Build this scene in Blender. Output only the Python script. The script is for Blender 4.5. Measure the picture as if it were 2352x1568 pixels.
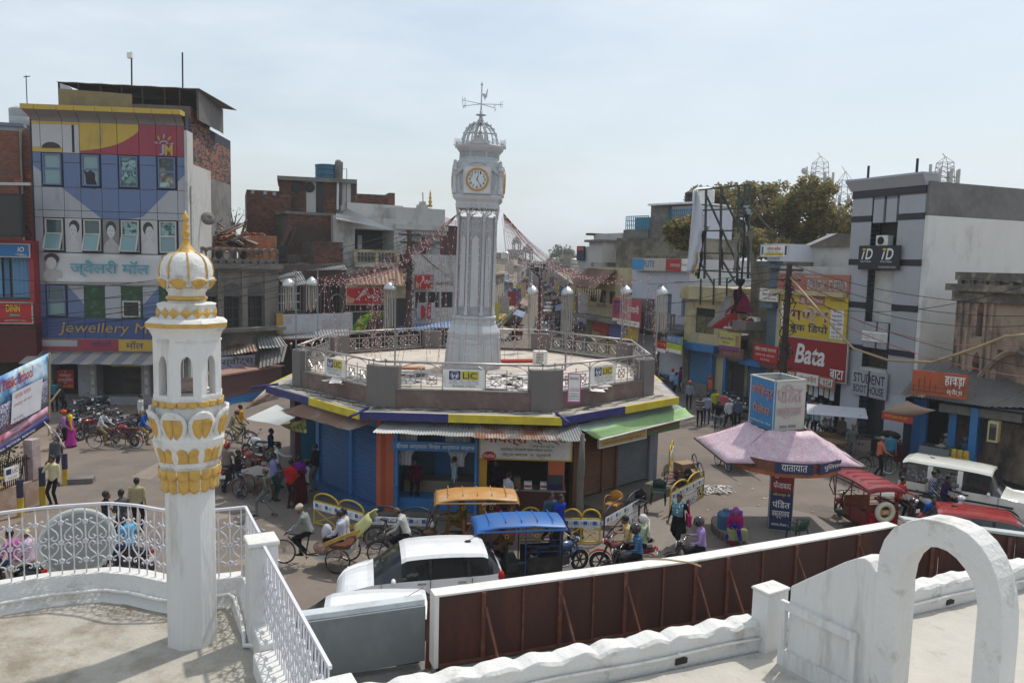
import bpy,bmesh,math,random
from mathutils import Vector as V,Matrix
for _o in list(bpy.data.objects):bpy.data.objects.remove(_o)
SC=bpy.context.scene;COL=SC.collection
R=math.radians;PI=math.pi;cos=math.cos;sin=math.sin;ZU=V((0,0,1.))
random.seed(7);rnd=random.uniform
FPX=1801.0;CAMZ=8.5;PITCH=R(5.8);ROLL=0.024
_fw=V((0,cos(PITCH),-sin(PITCH)));_r0=V((1,0,0));_u0=_r0.cross(_fw)
_rt=_r0*cos(ROLL)+_u0*sin(ROLL);_up=_u0*cos(ROLL)-_r0*sin(ROLL)
cam=bpy.data.cameras.new('camera');cam.sensor_width=36;cam.lens=36*FPX/2352
cam.clip_start=.1;cam.clip_end=6000
CO=bpy.data.objects.new('camera',cam);COL.objects.link(CO)
CO.matrix_world=Matrix(((_rt.x,_up.x,-_fw.x,0),(_rt.y,_up.y,-_fw.y,0),(_rt.z,_up.z,-_fw.z,CAMZ),(0,0,0,1)))
SC.camera=CO
C0=V((0,0,CAMZ))
def ray(x,y):return _fw+_rt*((x-1176)/FPX)-_up*((y-784)/FPX)
def G(x,y,z=0.0):
 d=ray(x,y);return C0+d*((z-CAMZ)/d.z)
def D(x,y,Y):
 d=ray(x,y);return C0+d*(Y/d.y)
SUN_AZ,SUN_EL=R(38),R(58)
W=bpy.data.worlds.new('World');SC.world=W;W.use_nodes=True
_nt=W.node_tree;_nt.nodes.clear()
_o=_nt.nodes.new('ShaderNodeOutputWorld');_b=_nt.nodes.new('ShaderNodeBackground')
_sk=_nt.nodes.new('ShaderNodeTexSky');_sk.sky_type='NISHITA';_sk.sun_disc=False
_sk.sun_elevation=SUN_EL;_sk.sun_rotation=SUN_AZ;_sk.dust_density=2.2;_sk.air_density=1.3;_sk.ozone_density=1.2
_tc=_nt.nodes.new('ShaderNodeTexCoord');_mp=_nt.nodes.new('ShaderNodeMapping');_mp.inputs['Scale'].default_value=(1.2,.9,4.2)
_mp.inputs['Rotation'].default_value=(0,R(-14),R(20))
_nz=_nt.nodes.new('ShaderNodeTexNoise');_nz.inputs['Scale'].default_value=1.5;_nz.inputs['Detail'].default_value=7;_nz.inputs['Roughness'].default_value=.55
_cr=_nt.nodes.new('ShaderNodeValToRGB');_cr.color_ramp.elements[0].position=.36;_cr.color_ramp.elements[1].position=.66
_cr.color_ramp.elements[0].color=(.3,.3,.3,1);_cr.color_ramp.elements[1].color=(.95,.95,.95,1)
_mx=_nt.nodes.new('ShaderNodeMix');_mx.data_type='RGBA';_mx.inputs['B'].default_value=(6.7,7.45,8.1,1)
for a,b in((_tc.outputs['Generated'],_mp.inputs['Vector']),(_mp.outputs['Vector'],_nz.inputs['Vector']),(_nz.outputs['Fac'],_cr.inputs['Fac']),(_cr.outputs['Color'],_mx.inputs['Factor']),(_sk.outputs['Color'],_mx.inputs['A']),(_mx.outputs['Result'],_b.inputs['Color']),(_b.outputs['Background'],_o.inputs['Surface'])):_nt.links.new(a,b)
_b.inputs['Strength'].default_value=.122
_sl=bpy.data.lights.new('sun','SUN');_sl.energy=3.1;_sl.angle=R(1.5);_sl.color=(1,.95,.87)
SUN=bpy.data.objects.new('sun',_sl);COL.objects.link(SUN)
_sd=V((sin(SUN_AZ)*cos(SUN_EL),cos(SUN_AZ)*cos(SUN_EL),sin(SUN_EL)))
SUN.rotation_euler=(-_sd).to_track_quat('-Z','Y').to_euler();SUN.location=(0,0,60)
SC.view_settings.view_transform='Standard';SC.view_settings.look='None';SC.view_settings.gamma=1
SC.view_settings.exposure=0.0;SC.view_settings.use_curve_mapping=False
SC.render.engine='CYCLES';SC.cycles.use_denoising=True;SC.cycles.max_bounces=6;SC.cycles.volume_bounces=0
MATS={}
def _mk(key):
 m=bpy.data.materials.new(key);m.use_nodes=True;nt=m.node_tree
 return m,nt,nt.nodes['Principled BSDF'],nt.nodes.new,nt.links.new
def srgb(h):
 h=h.lstrip('#');c=[int(h[i:i+2],16)/255 for i in(0,2,4)]
 return tuple(((x/12.92)if x<=.04045 else((x+.055)/1.055)**2.4)for x in c)
def _c(c):return tuple(srgb(c)if isinstance(c,str)else c)
def mat(key,col=None,rough=.65,metal=0.,var=.16,scale=3.,bump=.12,bscale=30.,dirt=None,damt=.5,dscale=1.2,dlow=.48,stretch=1.,island=0.,coat=0.,alpha=1.,trans=0.,spec=.4,objvar=0.):
 if key in MATS:return MATS[key]
 m,nt,p,N,L=_mk(key);c=_c(col)
 p.inputs['Roughness'].default_value=rough;p.inputs['Metallic'].default_value=metal
 p.inputs['Specular IOR Level'].default_value=spec;p.inputs['Coat Weight'].default_value=coat
 if trans:p.inputs['Transmission Weight'].default_value=trans
 if alpha<1:p.inputs['Alpha'].default_value=alpha
 geo=N('ShaderNodeNewGeometry');mp=N('ShaderNodeMapping');mp.inputs['Scale'].default_value=(1,1,1/stretch);L(geo.outputs['Position'],mp.inputs['Vector'])
 nz=N('ShaderNodeTexNoise');nz.inputs['Scale'].default_value=scale;nz.inputs['Detail'].default_value=6;nz.inputs['Roughness'].default_value=.62
 L(mp.outputs['Vector'],nz.inputs['Vector'])
 hs=N('ShaderNodeHueSaturation');hs.inputs['Color'].default_value=(*c,1)
 ma=N('ShaderNodeMath');ma.operation='MULTIPLY_ADD';ma.inputs[1].default_value=var*2.2;ma.inputs[2].default_value=1-var*1.1
 L(nz.outputs['Fac'],ma.inputs[0]);val=ma.outputs[0]
 if island:
  m2=N('ShaderNodeMath');m2.operation='MULTIPLY_ADD';m2.inputs[1].default_value=island;L(geo.outputs['Random Per Island'],m2.inputs[0])
  m3=N('ShaderNodeMath');m3.operation='SUBTRACT';L(val,m3.inputs[0]);m3.inputs[1].default_value=island/2;L(m3.outputs[0],m2.inputs[2]);val=m2.outputs[0]
 if objvar:
  oi=N('ShaderNodeObjectInfo');m2=N('ShaderNodeMath');m2.operation='MULTIPLY_ADD';m2.inputs[1].default_value=objvar;L(oi.outputs['Random'],m2.inputs[0])
  m3=N('ShaderNodeMath');m3.operation='SUBTRACT';L(val,m3.inputs[0]);m3.inputs[1].default_value=objvar/2;L(m3.outputs[0],m2.inputs[2]);val=m2.outputs[0]
 L(val,hs.inputs['Value']);out=hs.outputs['Color']
 if dirt is not None:
  n2=N('ShaderNodeTexNoise');n2.inputs['Scale'].default_value=dscale;n2.inputs['Detail'].default_value=9;n2.inputs['Roughness'].default_value=.68
  mp2=N('ShaderNodeMapping');mp2.inputs['Scale'].default_value=(1,1,1/stretch);mp2.inputs['Location'].default_value=(3.1,7.7,1.3);L(geo.outputs['Position'],mp2.inputs['Vector']);L(mp2.outputs['Vector'],n2.inputs['Vector'])
  cr=N('ShaderNodeMapRange');cr.inputs['From Min'].default_value=dlow;cr.inputs['From Max'].default_value=dlow+.16;cr.inputs['To Max'].default_value=damt
  L(n2.outputs['Fac'],cr.inputs['Value']);mx=N('ShaderNodeMix');mx.data_type='RGBA'
  L(cr.outputs['Result'],mx.inputs['Factor']);L(out,mx.inputs['A']);mx.inputs['B'].default_value=(*_c(dirt),1);out=mx.outputs['Result']
 L(out,p.inputs['Base Color'])
 if bump:
  bz=N('ShaderNodeTexNoise');bz.inputs['Scale'].default_value=bscale;bz.inputs['Detail'].default_value=4;L(mp.outputs['Vector'],bz.inputs['Vector'])
  bp=N('ShaderNodeBump');bp.inputs['Strength'].default_value=bump;bp.inputs['Distance'].default_value=.05;L(bz.outputs['Fac'],bp.inputs['Height']);L(bp.outputs['Normal'],p.inputs['Normal'])
 MATS[key]=m;return m
def paint(col,**k):
 key='paint_'+(col if isinstance(col,str)else '_'.join('%.3f'%x for x in col))
 return mat(key.replace('#',''),col,**{**dict(rough=.5,var=.1,bump=.04,dirt=(.12,.1,.08),damt=.25,dscale=2.5),**k})
def cloth(col,**k):
 key='cloth_'+str(col).replace('#','')
 return mat(key,col,**{**dict(rough=.85,var=.14,scale=9,bump=.6,bscale=11,spec=.15),**k})
def checks(key,c1,c2,sc=22):
 if key in MATS:return MATS[key]
 m,nt,p,N,L=_mk(key);tc=N('ShaderNodeTexCoord');ck=N('ShaderNodeTexChecker');ck.inputs['Scale'].default_value=sc
 ck.inputs['Color1'].default_value=(*_c(c1),1);ck.inputs['Color2'].default_value=(*_c(c2),1)
 L(tc.outputs['Object'],ck.inputs['Vector']);L(ck.outputs['Color'],p.inputs['Base Color']);p.inputs['Roughness'].default_value=.85;MATS[key]=m;return m
def stripes(key,c1,c2,sc=10,axis='Z',duty=.5,rough=.8):
 if key in MATS:return MATS[key]
 m,nt,p,N,L=_mk(key);tc=N('ShaderNodeTexCoord');sp=N('ShaderNodeSeparateXYZ');L(tc.outputs['Object'],sp.inputs[0])
 a=N('ShaderNodeMath');a.operation='MULTIPLY';a.inputs[1].default_value=sc;L(sp.outputs[axis],a.inputs[0])
 f=N('ShaderNodeMath');f.operation='FRACT';L(a.outputs[0],f.inputs[0]);g=N('ShaderNodeMath');g.operation='GREATER_THAN';g.inputs[1].default_value=duty;L(f.outputs[0],g.inputs[0])
 mx=N('ShaderNodeMix');mx.data_type='RGBA';L(g.outputs[0],mx.inputs['Factor']);mx.inputs['A'].default_value=(*_c(c1),1);mx.inputs['B'].default_value=(*_c(c2),1)
 L(mx.outputs['Result'],p.inputs['Base Color']);p.inputs['Roughness'].default_value=rough;MATS[key]=m;return m
def blotch(key,cols,sc=6,rough=.7,detail=3,vor=False):
 """several colours mixed by noise: printed or patterned cloth, posters, litter, painted pane reflections"""
 if key in MATS:return MATS[key]
 m,nt,p,N,L=_mk(key);tc=N('ShaderNodeTexCoord')
 if vor:
  nz=N('ShaderNodeTexVoronoi');nz.inputs['Scale'].default_value=sc;L(tc.outputs['Object'],nz.inputs['Vector']);sx=N('ShaderNodeSeparateColor');L(nz.outputs['Color'],sx.inputs[0]);f=sx.outputs[0];lo,hi=0,1
 else:
  nz=N('ShaderNodeTexNoise');nz.inputs['Scale'].default_value=sc;nz.inputs['Detail'].default_value=detail;L(tc.outputs['Object'],nz.inputs['Vector']);f=nz.outputs['Fac'];lo,hi=.32,.62
 cr=N('ShaderNodeValToRGB');cr.color_ramp.interpolation='CONSTANT' if vor else 'LINEAR';e=cr.color_ramp.elements
 while len(e)<len(cols):e.new(.5)
 for i,c in enumerate(cols):e[i].position=lo+(hi-lo)*i/(len(cols)if vor else len(cols)-1);e[i].color=(*_c(c),1)
 L(f,cr.inputs['Fac']);L(cr.outputs['Color'],p.inputs['Base Color']);p.inputs['Roughness'].default_value=rough;MATS[key]=m;return m
def glass(key,col,rough=.08):
 if key in MATS:return MATS[key]
 m,nt,p,N,L=_mk(key);p.inputs['Base Color'].default_value=(*_c(col),1);p.inputs['Roughness'].default_value=rough;p.inputs['Specular IOR Level'].default_value=.8;MATS[key]=m;return m
def thing(name,label,cat,loc=(0,0,0),rz=0.,group=None,world=False):
 o=bpy.data.objects.new(name,None);COL.objects.link(o);o.location=loc;o.rotation_euler=(0,0,rz);o.empty_display_size=.2
 o['label']=label;o['category']=cat
 if group:o['group']=group
 if world:WORLDS.add(o.name)
 return o
def tag(o,label,cat,group=None):
 o['label']=label;o['category']=cat
 if group:o['group']=group
 return o
def struct(o):o['kind']='structure';return o
def stuff(o):o['kind']='stuff';return o
def copy_tree(o,parent=None,loc=None,rz=None,label=None):
 c=o.copy();COL.objects.link(c)
 if parent:c.parent=parent
 for ch in KIDS.get(o.name,[]):copy_tree(ch,c)
 if loc is not None:c.location=loc
 if rz is not None:c.rotation_euler=(0,0,rz)
 if label:c['label']=label
 return c
KIDS={};WORLDS=set()
def add(name,me,parent=None,loc=None):
 o=bpy.data.objects.new(name,me);COL.objects.link(o)
 if parent is not None:o.parent=parent;KIDS.setdefault(parent.name,[]).append(o)
 if parent is not None and parent.name in WORLDS:o.matrix_parent_inverse=Matrix.Translation(-parent.location)
 if loc is not None:o.location=loc
 return o
class MB:
 def __init__(s):s.v=[];s.f=[];s.m=[];s.k=0
 def mi(s,k):s.k=k;return s
 def poly(s,pts):
  n=len(s.v);s.v+=[tuple(p)for p in pts];s.f.append(tuple(range(n,n+len(pts))));s.m.append(s.k);return s
 def faces(s,vs,fs):
  n=len(s.v);s.v+=[tuple(p)for p in vs];s.f+=[tuple(i+n for i in f)for f in fs];s.m+=[s.k]*len(fs);return s
 def hexa(s,p):
  return s.faces(p,[(3,2,1,0),(4,5,6,7),(0,1,5,4),(1,2,6,5),(2,3,7,6),(3,0,4,7)])
 def box(s,x0,y0,z0,x1,y1,z1):
  return s.hexa([(x0,y0,z0),(x1,y0,z0),(x1,y1,z0),(x0,y1,z0),(x0,y0,z1),(x1,y0,z1),(x1,y1,z1),(x0,y1,z1)])
 def obox(s,c,sx,sy,sz,rz=0.,rx=0.,ry=0.):
  M=Matrix.Translation(c)@Matrix.Rotation(rz,4,'Z')@Matrix.Rotation(ry,4,'Y')@Matrix.Rotation(rx,4,'X')
  return s.hexa([M@V((sx*a/2,sy*b/2,sz*d/2))for d in(-1,1)for a,b in((-1,-1),(1,-1),(1,1),(-1,1))])
 def bar(s,a,b,w,h=None,up=(0,0,1)):
  a,b=V(a),V(b);d=(b-a).normalized();u=V(up);x=d.cross(u)
  if x.length<1e-4:x=d.cross(V((1,0,0)))
  x.normalize();y=x.cross(d);h=w if h is None else h
  q=[x*(w*i/2)+y*(h*j/2)for i,j in((-1,-1),(1,-1),(1,1),(-1,1))]
  return s.hexa([a+k for k in q]+[b+k for k in q])
 def tube(s,pts,r,n=6,closed=False,cap=True):
  pts=[V(p)for p in pts];N=len(pts);rings=[];prev=None;b0=len(s.v)
  for i,p in enumerate(pts):
   if closed:t=pts[(i+1)%N]-pts[i-1]
   else:t=pts[min(i+1,N-1)]-pts[max(i-1,0)]
   if t.length<1e-9:t=ZU
   t.normalize()
   if prev is None:a=t.orthogonal().normalized()
   else:
    a=prev-t*prev.dot(t)
    a=a.normalized()if a.length>1e-6 else t.orthogonal().normalized()
   prev=a;b=t.cross(a);rr=r[i]if isinstance(r,(list,tuple))else r
   s.v+=[tuple(p+(a*cos(2*PI*k/n)+b*sin(2*PI*k/n))*rr)for k in range(n)]
  M=N if closed else N-1
  for i in range(M):
   for k in range(n):
    j=(i+1)%N;s.f.append((b0+i*n+k,b0+i*n+(k+1)%n,b0+j*n+(k+1)%n,b0+j*n+k));s.m.append(s.k)
  if cap and not closed:
   s.f.append(tuple(b0+k for k in reversed(range(n))));s.m.append(s.k);s.f.append(tuple(b0+(N-1)*n+k for k in range(n)));s.m.append(s.k)
  return s
 def lathe(s,prof,n=16,c=(0,0,0),ph=0.,cap=True,sq=(1,1)):
  b0=len(s.v);c=V(c)
  for r,z in prof:s.v+=[(c.x+r*sq[0]*cos(ph+2*PI*k/n),c.y+r*sq[1]*sin(ph+2*PI*k/n),c.z+z)for k in range(n)]
  for i in range(len(prof)-1):
   for k in range(n):s.f.append((b0+i*n+k,b0+i*n+(k+1)%n,b0+(i+1)*n+(k+1)%n,b0+(i+1)*n+k));s.m.append(s.k)
  if cap:
   s.f.append(tuple(b0+k for k in reversed(range(n))));s.m.append(s.k);s.f.append(tuple(b0+(len(prof)-1)*n+k for k in range(n)));s.m.append(s.k)
  return s
 def ell(s,c,r,n=10,m=6,M=None):
  c=V(c);b0=len(s.v);M=M or Matrix.Identity(3)
  if not isinstance(r,(list,tuple)):r=(r,r,r)
  for i in range(1,m):
   a=PI*i/m
   s.v+=[tuple(c+M@V((r[0]*sin(a)*cos(2*PI*k/n),r[1]*sin(a)*sin(2*PI*k/n),-r[2]*cos(a))))for k in range(n)]
  s.v+=[tuple(c+M@V((0,0,-r[2]))),tuple(c+M@V((0,0,r[2])))];lo,hi=len(s.v)-2,len(s.v)-1
  for i in range(m-2):
   for k in range(n):s.f.append((b0+i*n+k,b0+i*n+(k+1)%n,b0+(i+1)*n+(k+1)%n,b0+(i+1)*n+k));s.m.append(s.k)
  for k in range(n):
   s.f.append((lo,b0+(k+1)%n,b0+k));s.m.append(s.k);t=b0+(m-2)*n;s.f.append((t+k,t+(k+1)%n,hi));s.m.append(s.k)
  return s
 def prism(s,pts,d):
  n=len(pts);p=[V(q)for q in pts];d=V(d)
  return s.faces(p+[q+d for q in p],[tuple(range(n)),tuple(range(2*n-1,n-1,-1))]+[(i,i+n,(i+1)%n+n,(i+1)%n)for i in range(n)])
 def grid(s,rows):
  n=len(rows[0]);b0=len(s.v)
  for r in rows:s.v+=[tuple(p)for p in r]
  for i in range(len(rows)-1):
   for k in range(n-1):s.f.append((b0+i*n+k,b0+i*n+k+1,b0+(i+1)*n+k+1,b0+(i+1)*n+k));s.m.append(s.k)
  return s
 def mesh(s,name,mats,smooth=False):
  me=bpy.data.meshes.new(name);me.from_pydata(s.v,[],s.f)
  mats=mats if isinstance(mats,(list,tuple))else[mats]
  for m in mats:me.materials.append(m)
  if len(mats)>1:me.polygons.foreach_set('material_index',s.m)
  if smooth:
   me.polygons.foreach_set('use_smooth',[True]*len(me.polygons))
   if smooth==2:me.set_sharp_from_angle(angle=R(38))
  me.update();return me
 def B(s,name,mats,parent=None,smooth=False,bevel=0.,solid=0.):
  o=add(name,s.mesh(name,mats,smooth),parent)
  if solid:md=o.modifiers.new('solid','SOLIDIFY');md.thickness=solid;md.offset=0
  if bevel:md=o.modifiers.new('bevel','BEVEL');md.width=bevel;md.segments=2;md.limit_method='ANGLE';md.angle_limit=R(35)
  return o
TXT=[]
def deva(s):
 out=[]
 for ch in s:
  if ch=='ि' and out:
   j=len(out)-1
   while j>0 and out[j]in '़':j-=1
   out.insert(j,ch)
  else:out.append(ch)
 return ''.join(out)
def txt(parent,body,origin,u,v,w,h,m,depth=.006,shear=0.,name='lettering',bold=0.):
 """lettering lying on the plane origin + u*x + v*y, filling w by h (metres), raised by depth along u x v"""
 o=add(name,bpy.data.meshes.new(name),parent);o.data.materials.append(m)
 u=V(u).normalized();v=V(v).normalized()
 TXT.append((o,deva(body),V(origin),u,v,w,h,depth,shear,bold));return o
def flush_txt():
 tmp=[]
 for t in TXT:
  cu=bpy.data.curves.new('lettering','FONT');cu.body=t[1];cu.shear=t[8];cu.resolution_u=3;cu.fill_mode='FRONT';cu.offset=t[9]*.4
  ob=bpy.data.objects.new('lettering_tmp',cu);COL.objects.link(ob);tmp.append(ob)
 dg=bpy.context.evaluated_depsgraph_get()
 for t,ob in zip(TXT,tmp):
  o,b,og,u,v,w,h,dp,sh,bo=t
  me=bpy.data.meshes.new_from_object(ob.evaluated_get(dg));n=u.cross(v)
  if len(me.vertices):
   xs=[p.co.x for p in me.vertices];ys=[p.co.y for p in me.vertices]
   x0,x1,y0,y1=min(xs),max(xs),min(ys),max(ys);sx=w/max(x1-x0,1e-6);sy=h/max(y1-y0,1e-6)
   for p in me.vertices:p.co=og+u*((p.co.x-x0)*sx)+v*((p.co.y-y0)*sy)+n*dp
  old=o.data;ml=list(old.materials);me.materials.clear()
  for m in ml:me.materials.append(m)
  o.data=me;me.name='lettering';bpy.data.meshes.remove(old)
 for ob in tmp:cu=ob.data;bpy.data.objects.remove(ob);bpy.data.curves.remove(cu)
def SL(F,*a):return F.slab(MB(),*a)
class Face:
 """a vertical wall plane through two ground points; turns picture points into points on it"""
 def __init__(s,a,b):
  s.a=V((a[0],a[1],0));s.u=(V((b[0],b[1],0))-s.a);s.w=s.u.length;s.u.normalize();s.n=V((s.u.y,-s.u.x,0))
  if s.n.dot(C0-s.a)<0:s.n=-s.n
 def p(s,x,y,off=0.):
  d=ray(x,y);t=(s.a+s.n*off-C0).dot(s.n)/d.dot(s.n);return C0+d*t
 def uz(s,x,y,off=0.):
  q=s.p(x,y,off);return(q-s.a).dot(s.u),q.z
 def at(s,u,z,off=0.):return s.a+s.u*u+s.n*off+V((0,0,z))
 def rect(s,x0,y0,x1,y1,off=0.):
  """wall rectangle (u0, z0, u1, z1) from two opposite picture corners"""
  a=s.uz(x0,y0,off);b=s.uz(x1,y1,off);return min(a[0],b[0]),min(a[1],b[1]),max(a[0],b[0]),max(a[1],b[1])
 def slab(s,mb,u0,z0,u1,z1,o0,o1):
  return mb.hexa([s.at(u0,z0,o0),s.at(u1,z0,o0),s.at(u1,z0,o1),s.at(u0,z0,o1),s.at(u0,z1,o0),s.at(u1,z1,o0),s.at(u1,z1,o1),s.at(u0,z1,o1)])
 def txt(s,parent,body,u0,z0,u1,z1,off,m,**k):
  u=s.u if s.u.cross(ZU).dot(s.n)>0 else-s.u
  og=s.at(u0,z0,off)if u.dot(s.u)>0 else s.at(u1,z0,off)
  return txt(parent,body,og,u,(0,0,1),u1-u0,z1-z0,m,depth=k.pop('depth',.02),**k)
def wallh(F,rc,holes,m,parent,th=.25,name='wall',off=0.,closed=1):
 """wall with real openings: rc and holes are (u0,z0,u1,z1)"""
 u0,z0,u1,z1=rc;us=sorted({u0,u1,*[min(max(h[i],u0),u1)for h in holes for i in(0,2)]});zs=sorted({z0,z1,*[min(max(h[i],z0),z1)for h in holes for i in(1,3)]});mb=MB()
 for a,b in zip(us[:-1],us[1:]):
  for c,d in zip(zs[:-1],zs[1:]):
   um,zm=(a+b)/2,(c+d)/2
   if any(h[0]<um<h[2]and h[1]<zm<h[3]for h in holes):continue
   mb.poly([F.at(a,c,off),F.at(b,c,off),F.at(b,d,off),F.at(a,d,off)])
 for h in holes+([rc]if closed else[]):
  a,c,b,d=h;q=[(a,c),(b,c),(b,d),(a,d)]
  for i in range(4):p,s=q[i],q[(i+1)%4];mb.poly([F.at(*p,off),F.at(*s,off),F.at(*s,off-th),F.at(*p,off-th)])
 return mb.B(name,m,parent)
 # SETTING: ground
m_ground=mat('road_dusty',(.178,.145,.12),rough=.9,var=.3,scale=.9,bump=.35,bscale=14,dirt=(.12,.105,.095),damt=.8,dscale=.32,dlow=.5)
m_dirt=mat('dirt_ground',(.23,.175,.135),rough=.95,var=.3,scale=1.2,bump=.4,bscale=9,dirt=(.15,.125,.1),damt=.7,dscale=.6)
def ground():
 mb=MB();xs=[-480,-60,0,60,480];ys=[-60,0,40,80,250,1400]
 mb.grid([[(x,y,0)for x in xs]for y in ys]);struct(mb.B('ground',m_dirt))
 def sheet(name,pts,z,m):struct(MB().poly([(p[0],p[1],z)for p in pts]).B(name,m))
 road=[G(0,1240),G(60,1180),G(130,1060),G(110,960),G(500,925),G(640,900),(-12,62),(-2,66),(-.8,90),(3.5,260),(8,700),(16,700),(11,260),(6.4,90),(7,64),(12.2,51),(15.4,42),(17.2,34),(23,27),(26,20),(22,13),(8,14.3),(-.5,13.5),(-8,13.5),(-16,16)]
 sheet('road',road,.006,m_ground)
 sheet('road_patch',[G(300,1095),G(345,1102),G(440,1035),G(425,1030)],.012,mat('patch_concrete',(.235,.19,.155),bump=.2,var=.3))
 sheet('road_patch',[G(1540,1125),G(1600,1240),G(1480,1275),G(1430,1215)],.012,mat('patch_grey',(.2,.165,.137),bump=.3,var=.3,dirt=(.15,.12,.1),dscale=.5))
 random.seed(41)
 for i in range(26):
  c=G(rnd(330,2000),rnd(960,1330));r_=rnd(.3,1.6);e=rnd(.3,.8);a0=rnd(0,3);MB().poly([(c.x+r_*cos(a)*(k:=rnd(.6,1.1)),c.y+r_*e*sin(a)*k,.009+.0001*i)for a in[2*PI*j/14 for j in range(14)]]).B('road_stain',mat('road_stain%d'%(i%3),((.14,.12,.105),(.17,.14,.115),(.25,.205,.165))[i%3],rough=.9,var=.3,scale=2,bump=.3),None)['kind']='structure'
 for x,y in((1480,1240),(1040,1290),(560,1190)):struct(MB().lathe([(.33,0),(.33,.014),(.28,.016),(.27,.012)],20,G(x,y)).B('manhole_cover',mat('iron_cover',(.09,.08,.07),rough=.6,bump=.6,bscale=40)))
ground()
# FOREGROUND ROOF
RF=4.3
m_lime=mat('limewash',(.66,.65,.625),rough=.8,var=.1,scale=2.2,bump=.35,bscale=20,dirt=(.30,.27,.22),damt=.75,dscale=3.1,dlow=.56)
m_lime_run=mat('limewash_run',(.65,.645,.63),rough=.8,var=.08,scale=2.2,bump=.3,bscale=22,dirt=(.38,.35,.3),damt=.65,dscale=4,dlow=.53,stretch=6)
m_gold=mat('gold_paint',(.56,.34,.075),rough=.42,var=.2,scale=14,bump=.15,dirt=(.34,.2,.07),damt=.5,dscale=9)
m_roof=mat('roof_plaster',(.40,.37,.315),rough=.9,var=.2,scale=3.6,bump=.4,bscale=26,dirt=(.21,.17,.125),damt=.85,dscale=1.3,dlow=.47)
m_roof2=mat('roof_screed',(.48,.45,.40),rough=.9,var=.14,scale=3,bump=.3,bscale=26,dirt=(.27,.23,.19),damt=.9,dscale=1.6,dlow=.56)
m_pipe=mat('white_pipe',(.7,.69,.66),rough=.45,var=.08,bump=.03,dirt=(.4,.33,.26),damt=.4,dscale=4)
m_iron=mat('white_iron',(.64,.63,.67),rough=.4,var=.06,scale=14,bump=.05,dirt=(.34,.2,.12),damt=.5,dscale=7,dlow=.62)
arc=[G(x,y,4.6)for x,y in((-140,1385),(-60,1362),(0,1345),(60,1335),(120,1326),(185,1320),(245,1315),(310,1321),(372,1335),(436,1346))]
corner=G(497,1331,4.6);c2=V((-3.22,9.22,4.6));P1=V((-2.66,8.22,0));P2=V((-1.24,5.5,0));P3=V((-.35,3.7,0))
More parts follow.
